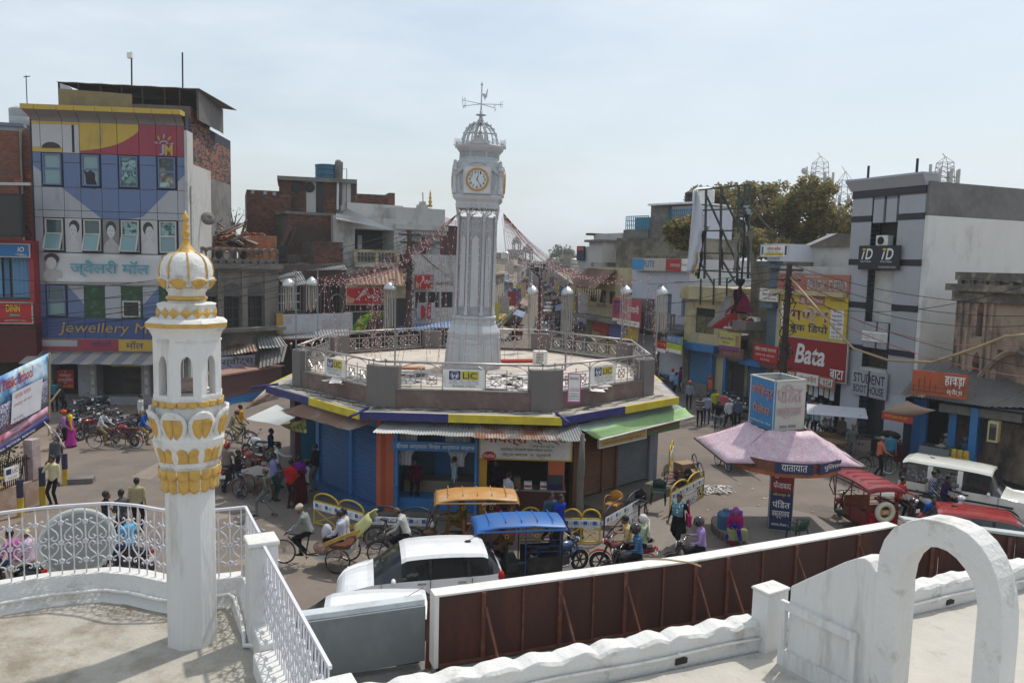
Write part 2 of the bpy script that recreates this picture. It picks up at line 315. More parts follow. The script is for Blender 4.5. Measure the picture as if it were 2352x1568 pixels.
def roofs():
 edge=[V((p.x,p.y,0))for p in arc]+[V((-3.86,9.0,0)),V((corner.x,corner.y,0)),V((c2.x,c2.y,0)),P1,P2,P3]
 mb=MB();f=[V((p.x,p.y,RF))for p in edge]
 mb.poly(f+[V((-.3,-6,RF)),V((-9,-6,RF)),V((-9,7,RF))]);struct(mb.B('roof_terrace',m_roof))
 mb=MB();mb.prism([V((p.x,p.y,0))for p in edge]+[V((-.3,-8,0)),V((-12,-8,0)),V((-12,8,0))],(0,0,RF-.01))
 mb.prism([(-1.9,6.85,0),(3.2,9.0,0),(9,11.6,0),(12,6,0),(6,-8,0),(-.29,-8,0),(-.34,3.7,0),(-1.15,5.5,0)],(0,0,RF-.32))
 lg=MB();lg.prism([(-1.9,6.8,3),(-2.6,8.3,3),(-.82,8.95,3),(-.3,7.6,3)],(0,0,.74));lg.prism([(-.3,7.4,3),(-.82,8.9,3),(8.6,12.9,3),(9,11.4,3)],(0,0,.95))
 t=thing('near_building','white building in the foreground whose flat roof terraces fill the bottom of the photo','building',(0,0,0))
 mb.B('wall',m_lime,t);lg.B('roof_ledge',mat('ledge_grey',(.2,.19,.175),var=.3,bump=.4,dirt=(.1,.09,.08)),t)
 mb=MB();mb.poly([V((x,y,RF-.02))for x,y in((-1.3,6.55),(2.86,8.3),(6.9,10.15),(11,11.9),(13,4),(6,-5),(-.3,-5),(-.3,3.6),(-1.2,5.4))])
 struct(mb.B('roof_terrace',m_roof2))
 def sweep(line,prof):
  rows=[]
  for i,p in enumerate(line):
   a=line[max(i-1,0)];b=line[min(i+1,len(line)-1)];d=V((b.x-a.x,b.y-a.y,0)).normalized();n=V((-d.y,d.x,0))
   rows.append([V((p.x,p.y,0))+n*o+V((0,0,z))for o,z in prof])
  return rows
 t=thing('terrace_kerb','low white plastered kerb curving round the left roof terrace under the railing','kerb wall',(0,0,0))
 fine=[]
 for a,b in zip(arc[:-1],arc[1:]):fine+=[a.lerp(b,k/4)for k in range(4)]
 fine.append(arc[-1])
 prof=[(-.17,RF-.02),(-.1,RF+.06),(-.085,RF+.12),(-.03,RF+.19),(-.02,4.55),(.0,4.6),(.2,4.6),(.22,4.57),(.22,3.9)]
 MB().grid(sweep(fine,prof)).B('curved_kerb',m_lime,t,smooth=2)
 MB().grid(sweep([V((-3.95,9.0,0)),V((-3.6,9.06,0)),V((corner.x,corner.y,0)),V((c2.x,c2.y,0))],prof)).B('straight_kerb',m_lime,t,smooth=2)
 MB().grid(sweep([V((c2.x,c2.y,0)),V((-2.98,8.75,0)),V((-2.74,8.3,0))],prof)).B('straight_kerb',m_lime,t,smooth=2)
 ln=[V((p.x,p.y,0))for p in fine];pts=[r[0]for r in sweep(ln,[(-.12,RF+.135)])]
 o=MB().tube(pts,.022,8).B('conduit',m_pipe,None,smooth=1);tag(o,'white conduit pipe lying along the foot of the curved terrace kerb','pipe')
 q=[(-3.9,8.9,4.44),(-3.6,8.95,4.44),(-3.33,9.05,4.45),(-3.22,8.95,4.45),(-3.02,8.55,4.42),(-2.86,8.22,4.36),(-2.8,8.05,4.33),(-2.5,7.95,4.4)]
 o=MB().tube(q,.025,8).B('conduit',m_pipe,None,smooth=1);tag(o,'bent white conduit pipe turning round the corner beside the square railing pillar','pipe')
 d=(P2-P1).normalized();n=V((-d.y,d.x,0))
 if n.x<0:n=-n
 t=thing('railing_plinth','chipped white stepped plinth under the sloping view of the right terrace railing','plinth',(0,0,0))
 def pl(mb,a,b,w0,w1,z0,z1):return mb.hexa([V(((p+n*w).x,(p+n*w).y,z))for z in(z0,z1)for p,w in((a,w0),(b,w0),(b,w1),(a,w1))])
 pl(MB(),P1+d*.1,P1+d*.62,-.13,.19,RF-.05,RF+.27).B('plinth_block',m_lime,t,bevel=.02)
 pl(MB(),P1+d*.62,P3,-.2,.2,RF-.05,RF+.2).B('plinth_block',m_lime,t,bevel=.02)
 for P,lab,tz in((P1,'square white plastered pillar ending the left terrace railing',5.42),(P2,'white capped pillar at the bottom edge of the photo ending the scroll railing',5.3)):
  t=thing('railing_pillar',lab,'pillar',(P.x,P.y,RF),math.atan2(d.y,d.x),'pillars of the terrace railing')
  MB().box(-.15,-.15,-.02,.15,.15,tz-RF-.004).B('shaft',m_lime_run,t,bevel=.015)
  MB().box(-.165,-.165,tz-RF-.004,.165,.165,tz-RF+.05).B('cap',m_lime,t,bevel=.015)
 return d,n
_d,_n=roofs()
def railing():
 t1=thing('terrace_railing','curved white iron railing with scrolls and rosettes round the left roof terrace','railing',(0,0,0))
 t2=thing('terrace_railing','white iron scroll railing running down towards the bottom of the photo past the square pillar','railing',(0,0,0))
 def scroll(c,u):
  P=lambda a,z:c+u*a+V((0,0,z))
  mb=MB()
  for sx in(-1,1):
   for sz in(-1,1):
    k=[P(sx*.05,sz*.262),P(sx*.068,sz*.275),P(sx*.085,sz*.262),P(sx*.08,sz*.235),P(sx*.045,sz*.212),P(sx*.012,sz*.2),P(sx*.03,sz*.17),P(sx*.075,sz*.125),P(sx*.098,sz*.08),P(sx*.092,sz*.035),P(sx*.06,sz*.012),P(sx*.03,sz*.03),P(sx*.028,sz*.055)]
    mb.tube(k,.0085,6)
    mb.tube([P(sx*.005,sz*.045),P(sx*.03,sz*.052),P(sx*.05,sz*.07)],.006,5)
  return mb
 def rosette(c,u):
  n=u.cross(ZU);mb=MB()
  for k in range(5):
   a=2*PI*k/5+.3;mb.ell(c+u*.021*cos(a)+V((0,0,.021*sin(a))),(.017,.017,.017),6,4)
  return mb
 def twist(p,z0,z1):return MB().tube([p+V((.002*sin(i*2.2),.002*cos(i*2.2),z0+(z1-z0)*i/16))for i in range(17)],[.0085+.003*sin(i*1.9)for i in range(17)],6)
 def run(t,line,z0,z1,first,step=.125):
  L=[0]
  for a,b in zip(line[:-1],line[1:]):L.append(L[-1]+(b-a).length)
  def at(s):
   for i in range(len(L)-1):
    if s<=L[i+1]:k=(s-L[i])/(L[i+1]-L[i]);return line[i].lerp(line[i+1],k),(line[i+1]-line[i]).normalized()
   return line[-1],(line[-1]-line[-2]).normalized()
  rail=[at(L[-1]*i/40)[0]for i in range(41)]
  MB().tube([p+V((0,0,z1))for p in rail],.021,4,cap=True).B('top_rail',m_iron,t)
  s=first;k=0
  while s<L[-1]-.03:
   p,u=at(s);zf=(lambda f:z0+(z1-z0)*f)
   if k%2:
    MB().tube([p+V((0,0,z0-.02)),p+V((0,0,z1-.01))],.0085,6).B('baluster',m_iron,t,smooth=1)
    for f in(.2,.47,.76):rosette(p+V((0,0,zf(f))),u).B('rosette',m_iron,t,smooth=1)
   else:
    b=twist(p,z0-.02,z1-.01).B('twisted_baluster',m_iron,t,smooth=1)
    scroll(p+V((0,0,zf(.48))),u).B('scroll',m_iron,t,smooth=1)
   s+=step;k+=1
 line=[V((p.x,p.y,0))+V((0,.08,0))for p in arc[:-1]]+[V((-3.94,9.1,0)),V((-3.56,9.14,0)),V((-3.2,9.3,0))]
 run(t1,line,4.6,5.45,.02,.131)
 run(t1,[V((-3.2,9.3,0)),V((-2.74,8.4,0))],4.55,5.45,.06,.11)
 dd=(P2-P1).normalized();run(t2,[P1+dd*.16,P2-dd*.16],4.5,5.42,.07,.105)
 o=MB().tube([(-2.62,6.75,4.33),(-2.5,6.2,4.33),(-2.38,5.6,4.33)],.024,8).tube([(-2.72,6.72,4.325),(-2.62,6.74,4.33)],.03,8).B('loose_pipe',m_iron,None,smooth=1)
 tag(o,'loose white pipe with an end fitting lying on the terrace floor','pipe')
railing()
def minaret():
 b=G(437,1462,RF);b=V((-3.42,8.22,RF))
 t=thing('minaret','small white octagonal minaret with gold painted petals and a ribbed onion dome','minaret',b,R(20))
 S=4.62/4.6
 ph=PI/8
 def z(py):return D(440,py,b.y).z-RF
 r=lambda px:px/1801*b.y*.945
 def oc(prof,name,m,**k):return MB().lathe(prof,8,ph=ph).B(name,m,t,**k)
 z_sh=z(1080)
 oc([(r(62),-.02),(r(61),z_sh)],'shaft',m_lime_run)
 oc([(r(66),z(1112)),(r(67),z(1078)),(r(72),z(1076)),(r(72),z(1066)),(r(70),z(1064)),(r(73),z(1058)),(r(73),z(1050)),(r(75),z(1048)),(r(84),z(1018)),(r(86),z(1012)),(r(88),z(1000)),(r(86),z(996)),(r(80),z(982)),(r(78),z(920)),(r(83),z(918)),(r(83),z(905))],'neck',m_lime)
 def ring(n,rr,z0,z1,wid,name,flare=0.,tip=1,dz=.012,rib=False,phase=0.):
  for k in range(n):
   a=2*PI*(k+.5)/n+phase;ca,sa=cos(a),sin(a);rad=V((ca,sa,0));tan=V((-sa,ca,0))
   oa=((a-ph)%(PI/4))-PI/8;ro=rr*cos(PI/8)/cos(oa)
   rows=[];N=8
   for i in range(N+1):
    f=i/N;zz=z0+(z1-z0)*f
    w=wid/2*(1 if f>.45 else math.sqrt(max(0.0,1-((.45-f)/.45)**2))*1.0+.02)if tip==1 else wid/2*(1 if f<.6 else math.sqrt(max(0,1-((f-.6)/.4)**2))+.03)
    rad_o=ro+flare*f*f
    rows.append([rad*(rad_o+dz*(.2 if abs(s)==1 else 1))+tan*(w*s)+V((0,0,zz))for s in(-1,-.55,0,.55,1)])
   o=MB().grid(rows).B(name,m_gold,t,smooth=1,solid=.012)
 ring(16,r(65),z(1118),z(1078),r(28),'gold_tongue',dz=.02)
 ring(16,r(72),z(1088),z(1065),r(27),'gold_scallop',dz=.014)
 ring(16,r(73),z(1048),z(1016),r(27),'gold_leaf',flare=r(11),tip=0,dz=.016)
 ring(20,r(83),z(925),z(912),r(24),'gold_scallop',dz=.012)
 for k in range(8):
  a=2*PI*k/8+ph;rad=V((cos(a),sin(a),0));tan=V((-sin(a),cos(a),0));rows=[]
  zb,zt=z(1002),z(932)
  for i in range(10):
   f=i/9;w=r(33)*(.55+.75*f if f<.55 else.9625*math.sqrt(max(.02,1-((f-.55)/.47)**2)))
   ro=r(76)+r(20)*f**2.2;zz=zb+(zt-zb)*f
   rows.append([rad*(ro-(.018 if abs(s)==1 else 0))+tan*w*s+V((0,0,zz))for s in(-1,-.5,0,.5,1)])
  MB().grid(rows).B('lotus_petal',m_lime,t,smooth=1,solid=.035)
  for sgn in(-1,1):
   rr=[]
   for i in range(8):
    f=.06+.7*i/7;w=r(33)*(.55+.75*f if f<.55 else.9625*math.sqrt(max(.02,1-((f-.55)/.47)**2)))
    ro=r(76)+r(20)*f**2.2+.022;zz=zb+(zt-zb)*f;g=.06+.5*max(0,.35-f);e=.74 if f>.3 else.74*f/.3+.06
    rr.append([rad*(ro-.01*(s>.6))+tan*w*sgn*s+V((0,0,zz))for s in(g*.5,(g*.5+e)/2,e)])
   MB().grid(rr).B('gold_inlay',m_gold,t,smooth=1,solid=.01)
 z0,z1,z2=z(905),z(772),z(745);ro=r(82)
 oc([(ro*1.02,z0),(ro*1.02,z0+.03)],'lantern_floor',m_lime)
 mb=MB()
 for k in range(8):
  a0=ph+2*PI*k/8;a1=ph+2*PI*(k+1)/8;A=V((cos(a0),sin(a0),0))*ro;B=V((cos(a1),sin(a1),0))*ro
  u=(B-A).normalized();wl=(B-A).length;inn=-((A+B)/2).normalized();ow=wl*.215;zt=z(811);zs=z(840)
  P=lambda s,zz,o=0:A+u*s+inn*o+V((0,0,zz))
  mid=wl/2;arch=[]
  for i in range(7):
   f=i/6;arch.append((mid-ow*cos(f*PI/2)*1.0 if f<1 else mid,zs+(zt-zs)*(sin(f*PI/2)**.8)))
  outl=[(0,z0+.03),(mid-ow,z0+.03)]+arch;loop=outl+[(mid,z1),(0,z1)]
  for mir in(0,1):
   q=[(wl-s,zz)if mir else(s,zz)for s,zz in loop]
   mb.prism([P(s,zz)for s,zz in q],inn*.09)
  for s0,s1,za,zb_ in((wl*.12,wl*.88,z(778)-.006,z(778)),):mb.hexa([P(s0,za),P(s1,za),P(s1,za,-.01),P(s0,za,-.01),P(s0,zb_),P(s1,zb_),P(s1,zb_,-.01),P(s0,zb_,-.01)])
 mb.B('lantern_wall',m_lime_run,t)
 MB().box(-.16,-.12,z0+.03,.1,.16,z0+.16).B('lantern_stone',mat('pale_stone',(.5,.36,.3),bump=.4),t,bevel=.05)
 oc([(r(82),z1),(r(84),z1+.03),(r(84),z(765)),(r(88),z(757)),(r(95),z(750)),(r(98),z(748))],'cornice',m_lime)
 oc([(r(98),z(748)),(r(99),z(738))],'gold_band',m_gold)
 oc([(r(98.5),z(738)),(r(90),z(731)),(r(70),z(728)),(r(70),z(702)),(r(72),z(697)),(r(60),z(694)),(r(44),z(693))],'upper_drum',m_lime)
 for k in range(16):
  a=2*PI*k/16+ph;oa=((a-ph)%(PI/4))-PI/8;ro_=r(70)*cos(PI/8)/cos(oa);fa=a-oa if abs(abs(oa)-PI/8)>.01 else a
  rad=V((cos(a),sin(a),0));tan=V((-sin(a),cos(a),0));zc=z(716);h=r(13)
  c=rad*(ro_+.006)+V((0,0,zc));w=r(13.5)
  MB().faces([c-tan*w-rad*(.012 if abs(abs(oa)-PI/8)<.01 else 0),c-V((0,0,h)),c+tan*w-rad*(.012 if abs(abs(oa)-PI/8)<.01 else 0),c+V((0,0,h)),c+rad*.012],[(0,1,4),(1,2,4),(2,3,4),(3,0,4)]).B('gold_diamond',m_gold,t)
 MB().lathe([(r(43),z(693)),(r(42),z(672)),(r(45),z(668)),(r(50),z(660))],24).B('dome_neck',m_lime,t,smooth=2)
 MB().lathe([(r(43),z(690)),(r(47.5),z(686)),(r(47.5),z(682)),(r(43),z(679))],24).B('gold_ring',m_gold,t,smooth=1)
 dp=[(r(46),z(662)),(r(54),z(652)),(r(59),z(638)),(r(60),z(622)),(r(57),z(606)),(r(49),z(592)),(r(37),z(584)),(r(26),z(580))]
 MB().lathe(dp,32).B('dome',m_lime,t,smooth=1)
 for k in range(8):
  a=2*PI*k/8+.12;pts=[V((cos(a)*(q+.004),sin(a)*(q+.004),h))for q,h in dp[2:]]
  MB().tube(pts,r(2.2),6).B('dome_rib',m_gold,t,smooth=1)
 for k in range(8):
  a=2*PI*(k+.5)/8+.12;rows=[];rows2=[]
  for i in range(7):
   f=i/6;zz=z(662)+(z(636)-z(662))*f;ro_=r(50)+r(15)*f**.8;wa=(.40*min(1,.3+f*1.1)if f<.62 else.40*math.sqrt(max(.03,1-((f-.62)/.4)**2)))
   rows.append([V((cos(a+wa*s)*(ro_-.01*abs(s)),sin(a+wa*s)*(ro_-.01*abs(s)),zz))for s in(-1,-.5,0,.5,1)])
   wb=wa*.82;zz2=z(662)+(z(640)-z(662))*f;rows2.append([V((cos(a+wb*s)*(ro_+.017),sin(a+wb*s)*(ro_+.017),zz2))for s in(-1,-.5,0,.5,1)])
  MB().grid(rows).B('collar_petal',m_lime,t,smooth=1,solid=.02);MB().grid(rows2).B('collar_gold',m_gold,t,smooth=1,solid=.006)
 MB().lathe([(r(27),z(582)),(r(20),z(576)),(r(12),z(564)),(r(8),z(556)),(r(9),z(552))],12,ph=.1).B('finial_skirt',m_gold,t,smooth=2)
 fz=[(8.5,552),(6,547),(7,543),(11,537),(7,530),(5.5,526),(9,519),(5,512),(4,509),(8.5,505),(7.5,500),(4,492),(.6,484)]
 MB().lathe([(r(a),z(b_))for a,b_ in fz],14).B('finial',m_gold,t,smooth=1)
minaret()
def parapet():
 A=V((-1.75,6.43,0));B=V((2.82,8.32,0));Cc=V((8.2,10.75,0));T=.25
 def wave(name,a,b,pitch,ph,lab):
  t=thing(name,lab,'parapet',(0,0,0));d=(b-a).normalized();n=V((-d.y,d.x,0));L=(b-a).length;N=int(L/pitch*14);rows=[]
  for i in range(N+1):
   s=L*i/N;h=4.575+.045*abs(sin(PI*(s/pitch+ph)))**.75+.008*sin(s*23)+.006*sin(s*7.3);p=a+d*s;o=.008*sin(s*11)
   rows.append([p+V((0,0,RF-.05)),p+V((0,0,RF+.16)),p-n*(.012+o)+V((0,0,h-.03)),p+n*.01+V((0,0,h)),p+n*(T-.03)+V((0,0,h)),p+n*T+V((0,0,h-.03)),p+n*T+V((0,0,3.7))])
  MB().grid(rows).B('wavy_wall',m_lime,t,smooth=2)
  pp=[a+d*(L*i/12)-n*.028+V((0,0,4.43+.012*sin(i*1.3)))for i in range(13)]
  MB().tube(pp,.017,8).B('conduit',m_pipe,t,smooth=1)
  for i in(2,5,9):q=a+d*(L*(i+.4)/12);MB().tube([q-n*.03+V((0,0,4.433))-d*.02,q-n*.03+V((0,0,4.433))+d*.02],.023,8).B('pipe_clip',m_pipe,t)
  return t,d,n
 t,d,n=wave('roof_parapet',A,B,.425,.1,'white scalloped parapet with a wavy top along the right-hand roof, left of the square post')
 p=G(1575,1522,4.36);mdk=mat('hole_dark',(.03,.027,.025));c=A+d*((p-A).dot(d));MB().prism([c+d*a-n*.016+V((0,0,h))for a,h in((-.075,4.31),(.07,4.315),(.075,4.37),(.03,4.385),(-.02,4.38),(-.07,4.375))],n*.05).B('drain_hole',mdk,t)
 t,d,n=wave('roof_parapet',V((3.1,8.44,0)),Cc,.6,.45,'white scalloped parapet seen through and beyond the round arch')
 p=G(2190,1378,4.38);c=A+d*((p-A).dot(d))+n*((V((3.1,8.44,0))-A).dot(n));MB().prism([c+d*a-n*.016+V((0,0,h))for a,h in((-.07,4.31),(.06,4.315),(.07,4.36),(.01,4.38),(-.06,4.37))],n*.05).B('drain_hole',mdk,t)
 F=Face((2.86,8.24),(2.86+.53,8.24-.85));th=.24
 back=-F.n*th
 t=thing('arch_wall','white plastered garden wall sweeping up to a round arch at the bottom right','arch',(0,0,0))
 Q=lambda x,y,o=0.:F.p(x,y,o)
 slope=[(1816,1346),(1850,1330),(1900,1308),(1940,1290),(1969,1281),(1985,1281),(1998,1290),(2011,1312),(2032,1312)]
 top=[Q(x,y)for x,y in slope]
 low=[V((p.x,p.y,RF-.05))for p in(top[-1],top[0])]
 MB().prism([low[1]]+top+[low[0]],back).B('sweep_wall',m_lime_run,t,bevel=.012)
 for(x0,y0),(x1,y1),w in(((1800,1372),(1973,1456),.05),):
  a,b=Q(x0,y0),Q(x1,y1);zz=(a.z+b.z)/2;a.z=b.z=zz
  u0=(a-F.a).dot(F.u);u1=(b-F.a).dot(F.u)
  wallh(F,(u0,RF-.02,u1,zz),[(u0+.07,RF+.17,u1-.06,zz-.09)],m_lime_run,t,th=w,name='panel_frame',off=w)
 outer=[(2016,1310),(2021,1267),(2032,1238),(2052,1213),(2085,1197),(2120,1190),(2150,1194),(2190,1205),(2225,1224),(2255,1254),(2276,1288),(2292,1330),(2301,1375),(2305,1420),(2303,1480),(2300,1568)]
 inner=[(2063,1400),(2066,1340),(2073,1305),(2085,1281),(2106,1263),(2130,1255),(2155,1256),(2175,1264),(2198,1282),(2217,1305),(2233,1334),(2242,1362),(2246,1400)]
 fo=[Q(x,y)for x,y in outer];fi=[Q(x,y)for x,y in inner]
 fo=[V((fo[0].x,fo[0].y,RF-.05))]+fo[:-1]+[V((fo[-2].x,fo[-2].y,RF-.6))];fi=[V((fi[0].x,fi[0].y,RF-.05))]+fi+[V((fi[-1].x,fi[-1].y,RF-.6))]
 from mathutils.geometry import tessellate_polygon
 loop=fo+fi[::-1];tri=tessellate_polygon([loop]);n=len(loop);off=F.n*.012
 mb=MB();mb.faces([p+off for p in loop]+[p+back*1.1 for p in loop],[tuple(x)for x in tri]+[tuple(i+n for i in reversed(x))for x in tri]+[(i,i+n,(i+1)%n+n,(i+1)%n)for i in range(n)])
 mb.B('arch',m_lime,t,bevel=.012)
 Q2=V((2.82,8.36,0));t2=thing('parapet_post','square white post where the scalloped parapet meets the arch wall','pillar',(2.87,8.42,RF),math.atan2(F.u.y,F.u.x))
 MB().box(-.07,-.1,-.05,.15,.24,.64).B('shaft',m_lime_run,t2,bevel=.012)
 MB().box(-.085,-.11,.64,.165,.25,.675).B('cap',m_lime,t2,bevel=.012)
 o=MB().box(-.0,-.15,-.02,1.6,.15,.62).B('low_wall',m_lime,None,bevel=.012);o.location=Q(2304,1560)-F.n*.15;o.location.z=RF;o.rotation_euler=(0,0,math.atan2(F.u.y,F.u.x)+.9)
 tag(o,'short white wall stub continuing right of the round arch at the photo edge','wall')
parapet()
def signback():
 m_rust=mat('rust_sheet',(.055,.022,.016),rough=.7,var=.3,scale=1.6,bump=.15,dirt=(.13,.035,.018),damt=.7,dscale=1.8,dlow=.55,stretch=3)
 m_rust2=mat('rust_bar',(.12,.04,.026),rough=.75,var=.3,scale=8,dirt=(.25,.15,.1),damt=.3,dscale=9)
 m_strip=mat('weathered_white',(.72,.70,.65),rough=.6,var=.1,bump=.08,dirt=(.3,.24,.18),damt=.6,dscale=3,dlow=.56)
 A=V((-.74,8.38,0));B=V((2.39,9.6,0));C_=V((5.72,11.16,0));E=V((8.6,10.7,0))
 t=thing('hoarding_back','long rusty brown hoarding back with a white top edge and slanted struts','hoarding',(0,0,0))
 T=.2
 for a,b,cuts in((A,B,(.155,.30,.44,.57,.70,.86,1)),(B,C_,(.14,.3,.46,.62,.78,1))):
  d=(b-a).normalized();n=V((-d.y,d.x,0));L=(b-a).length;s0=0
  for c in cuts:
   s1=L*c;MB().hexa([a+d*(s0+.006)+V((0,0,3.98)),a+d*(s1-.006)+V((0,0,3.98)),a+d*(s1-.006)+n*.02+V((0,0,3.98)),a+d*(s0+.006)+n*.02+V((0,0,3.98)),a+d*(s0+.006)+V((0,0,4.77)),a+d*(s1-.006)+V((0,0,4.77)),a+d*(s1-.006)+n*.02+V((0,0,4.77)),a+d*(s0+.006)+n*.02+V((0,0,4.77))]).B('panel',m_rust,t)
   p=a+d*s1;big=cuts.index(c)%2==0
   MB().obox(p-n*.012+V((0,0,4.37)),.05 if big else.022,.03 if big else.02,.8,math.atan2(d.y,d.x)).B('upright',m_rust2,t)
   if big:MB().bar(p-n*.03+d*.02+V((0,0,4.6)),p-n*.3+d*.12+V((0,0,3.95)),.03,.02).B('strut',m_rust2,t)
   s0=s1
  MB().hexa([a+n*.0+V((0,0,4.775)),b+V((0,0,4.775)),b+n*T+V((0,0,4.775)),a+n*T+V((0,0,4.775)),a+V((0,0,4.80)),b+V((0,0,4.80)),b+n*T+V((0,0,4.80)),a+n*T+V((0,0,4.80))]).B('top_edge',m_strip,t,bevel=.004)
  MB().hexa([a+n*.16+V((0,0,3.9)),b+n*.16+V((0,0,3.9)),b+n*(T-.01)+V((0,0,3.9)),a+n*(T-.01)+V((0,0,3.9)),a+n*.16+V((0,0,4.77)),b+n*.16+V((0,0,4.77)),b+n*(T-.01)+V((0,0,4.77)),a+n*(T-.01)+V((0,0,4.77))]).B('front_board',m_strip,t)
  MB().bar(a+V((0,0,3.985))-n*.01,b+V((0,0,3.985))-n*.01,.03,.03).B('bottom_rail',m_rust2,t)
 d=(B-A).normalized();n=V((-d.y,d.x,0));MB().hexa([A-d*.05+V((0,0,3.95)),A+V((0,0,3.95)),A+n*T+V((0,0,3.95)),A-d*.05+n*T+V((0,0,3.95)),A-d*.05+V((0,0,4.80)),A+V((0,0,4.80)),A+n*T+V((0,0,4.80)),A-d*.05+n*T+V((0,0,4.80))]).B('end_board',m_strip,t)
 t=thing('hoarding_back','rusty hoarding back with a weathered grey frame right of the round arch','hoarding',(0,0,0))
 a,b=G(2075,1196,4.95),G(2352,1232,4.75);b=a+(b-a)*1.25;d=(b-a);n=V((-d.y,d.x,0)).normalized();g=mat('zinc_frame',(.42,.45,.44),rough=.6,dirt=(.25,.22,.18),dscale=3)
 z0,z1=V((0,0,-.95)),V((0,0,-.02))
 for k in range(4):
  p,q=a+d*(k/4+.004),a+d*((k+1)/4-.004);MB().hexa([p+z0,q+z0,q+z0+n*.02,p+z0+n*.02,p+z1,q+z1,q+z1+n*.02,p+z1+n*.02]).B('panel',m_rust,t)
  MB().obox(a+d*(k/4+.2)-n*.02+V((0,0,-.48)),.05,.03,.9).B('upright',g if k==3 else m_rust2,t)
 MB().hexa([a-n*.02,b-n*.02,b+n*.14,a+n*.14,a-n*.02+V((0,0,.035)),b-n*.02+V((0,0,.035)),b+n*.14+V((0,0,.035)),a+n*.14+V((0,0,.035))]).B('top_edge',g,t)
 t=thing('signboard_back','grey zinc boxed back of a signboard on the roof edge below the white cars','signboard',(0,0,0))
 m_zn=mat('granite_zinc',(.20,.225,.23),rough=.5,metal=.15,var=.1,scale=70,bump=.06,dirt=(.3,.32,.34),damt=.3,dscale=2.5)
 a,b=V((-2.28,8.30,0)),V((-.93,8.76,0));d=(b-a).normalized();n=V((-d.y,d.x,0));z=lambda h:V((0,0,h))
 MB().hexa([a+z(3.78),b+z(3.83),b+n*.2+z(3.83),a+n*.2+z(3.78),a+z(4.47),b+z(4.5),b+n*.05+z(4.5),a+n*.05+z(4.47)]).B('sheet',m_zn,t,bevel=.006)
 MB().hexa([a+n*.03+z(4.475),b+n*.03+z(4.505),b+n*.2+z(4.505),a+n*.2+z(4.475),a+n*.05+z(4.53),b+n*.05+z(4.56),b+n*.2+z(4.56),a+n*.2+z(4.53)]).B('top_edge',mat('zinc_light',(.5,.54,.56),rough=.45,dirt=(.3,.3,.3),dscale=4),t,bevel=.006)
 o=MB().bar(b+d*.03-n*.04+z(3.75),b+d*.06+z(4.6),.075,.02).bar(b+d*.11-n*.25+z(3.75),b+d*.05-n*.02+z(4.5),.045,.03).B('post',m_rust2,None);tag(o,'rusty angle-iron post and prop between the grey signboard and the brown hoarding','post')
 o=MB().tube([G(1478,1283,4.9),G(1530,1284,4.88),G(1588,1292,4.86),G(1610,1300,4.85)],.012,6).B('bamboo_stick',mat('bamboo',(.42,.3,.16),dirt=(.3,.2,.1)),None);tag(o,'thin bamboo stick lying across the white top edge of the hoarding','stick')
 c=D(178,1245,9.55);t=thing('granite_disc','round grey granite disc standing on edge behind the curved railing','disc',c)
 f=(C0-c);f.z=0;f.normalize();u=V((-f.y,f.x,0));rr=.405
 ring=[u*rr*cos(2*PI*k/48)+V((0,0,rr*sin(2*PI*k/48)))for k in range(48)]
 MB().prism([p+f*.03 for p in ring],-f*.06).B('slab',mat('granite',(.25,.27,.265),rough=.6,var=.12,scale=90,bump=.05,dirt=(.3,.27,.24),damt=.35,dscale=5),t,bevel=.006)
 MB().tube([p*1.0+f*0 for p in ring],.036,8,closed=1).B('rim',mat('granite_rim',(.42,.45,.43),bump=.1),t,smooth=1)
signback()
def haze():
 m=bpy.data.materials.new('haze_air');m.use_nodes=True;nt=m.node_tree;nt.nodes.clear();o=nt.nodes.new('ShaderNodeOutputMaterial');v=nt.nodes.new('ShaderNodeVolumePrincipled');v.inputs['Color'].default_value=(.93,.95,.97,1);v.inputs['Density'].default_value=.0006;nt.links.new(v.outputs[0],o.inputs['Volume'])
 stuff(MB().box(-490,-70,-1,490,1410,40).B('haze',m))
haze()
# OCTAGONAL MARKET BUILDING
OC=V((-1.42,32.4,0));OROT=R(-1.2)
def och(ap,z,k):
 a=-PI/2-PI/8+k*PI/4+OROT;r=ap/cos(PI/8);return V((OC.x+r*cos(a),OC.y+r*sin(a),z))
m_corr=mat('tin_grey',(.42,.43,.43),rough=.38,metal=.55,var=.12,scale=4,bump=.03,dirt=(.3,.2,.14),damt=.45,dscale=1.4,dlow=.56)
m_corr_rust=mat('tin_rusty',(.40,.37,.34),rough=.6,metal=.25,var=.15,scale=5,bump=.05,dirt=(.24,.10,.05),damt=.95,dscale=1.1,dlow=.42)
m_corr_brown=mat('tin_brown',(.25,.15,.105),rough=.7,metal=.1,var=.2,scale=5,bump=.05,dirt=(.42,.4,.38),damt=.75,dscale=.9,dlow=.52)
m_corr_dark=mat('tin_dark',(.16,.15,.145),rough=.7,metal=.1,var=.25,scale=5,dirt=(.26,.2,.16),damt=.6,dscale=.8)
def corr(a,b,c,d,pitch=.09,amp=.016,rows=3,sag=.0):
 """corrugated sheet: a-b is the back edge, d-c the front edge; ribs run from back to front"""
 a,b,c,d=V(a),V(b),V(c),V(d);L=max((b-a).length,(c-d).length);N=max(8,min(900,int(L/pitch*4)));n=(b-a).cross(d-a).normalized()
 if n.z<0:n=-n
 g=[]
 for j in range(rows+1):
  f=j/rows;p,q=a.lerp(d,f),b.lerp(c,f);sg=-sag*sin(PI*f)
  g.append([p.lerp(q,i/N)+n*(amp*(1,0,-1,0)[i%4]if True else 0)+V((0,0,sg+.01*sin(i*.13+j)))for i in range(N+1)])
 return MB().grid(g)
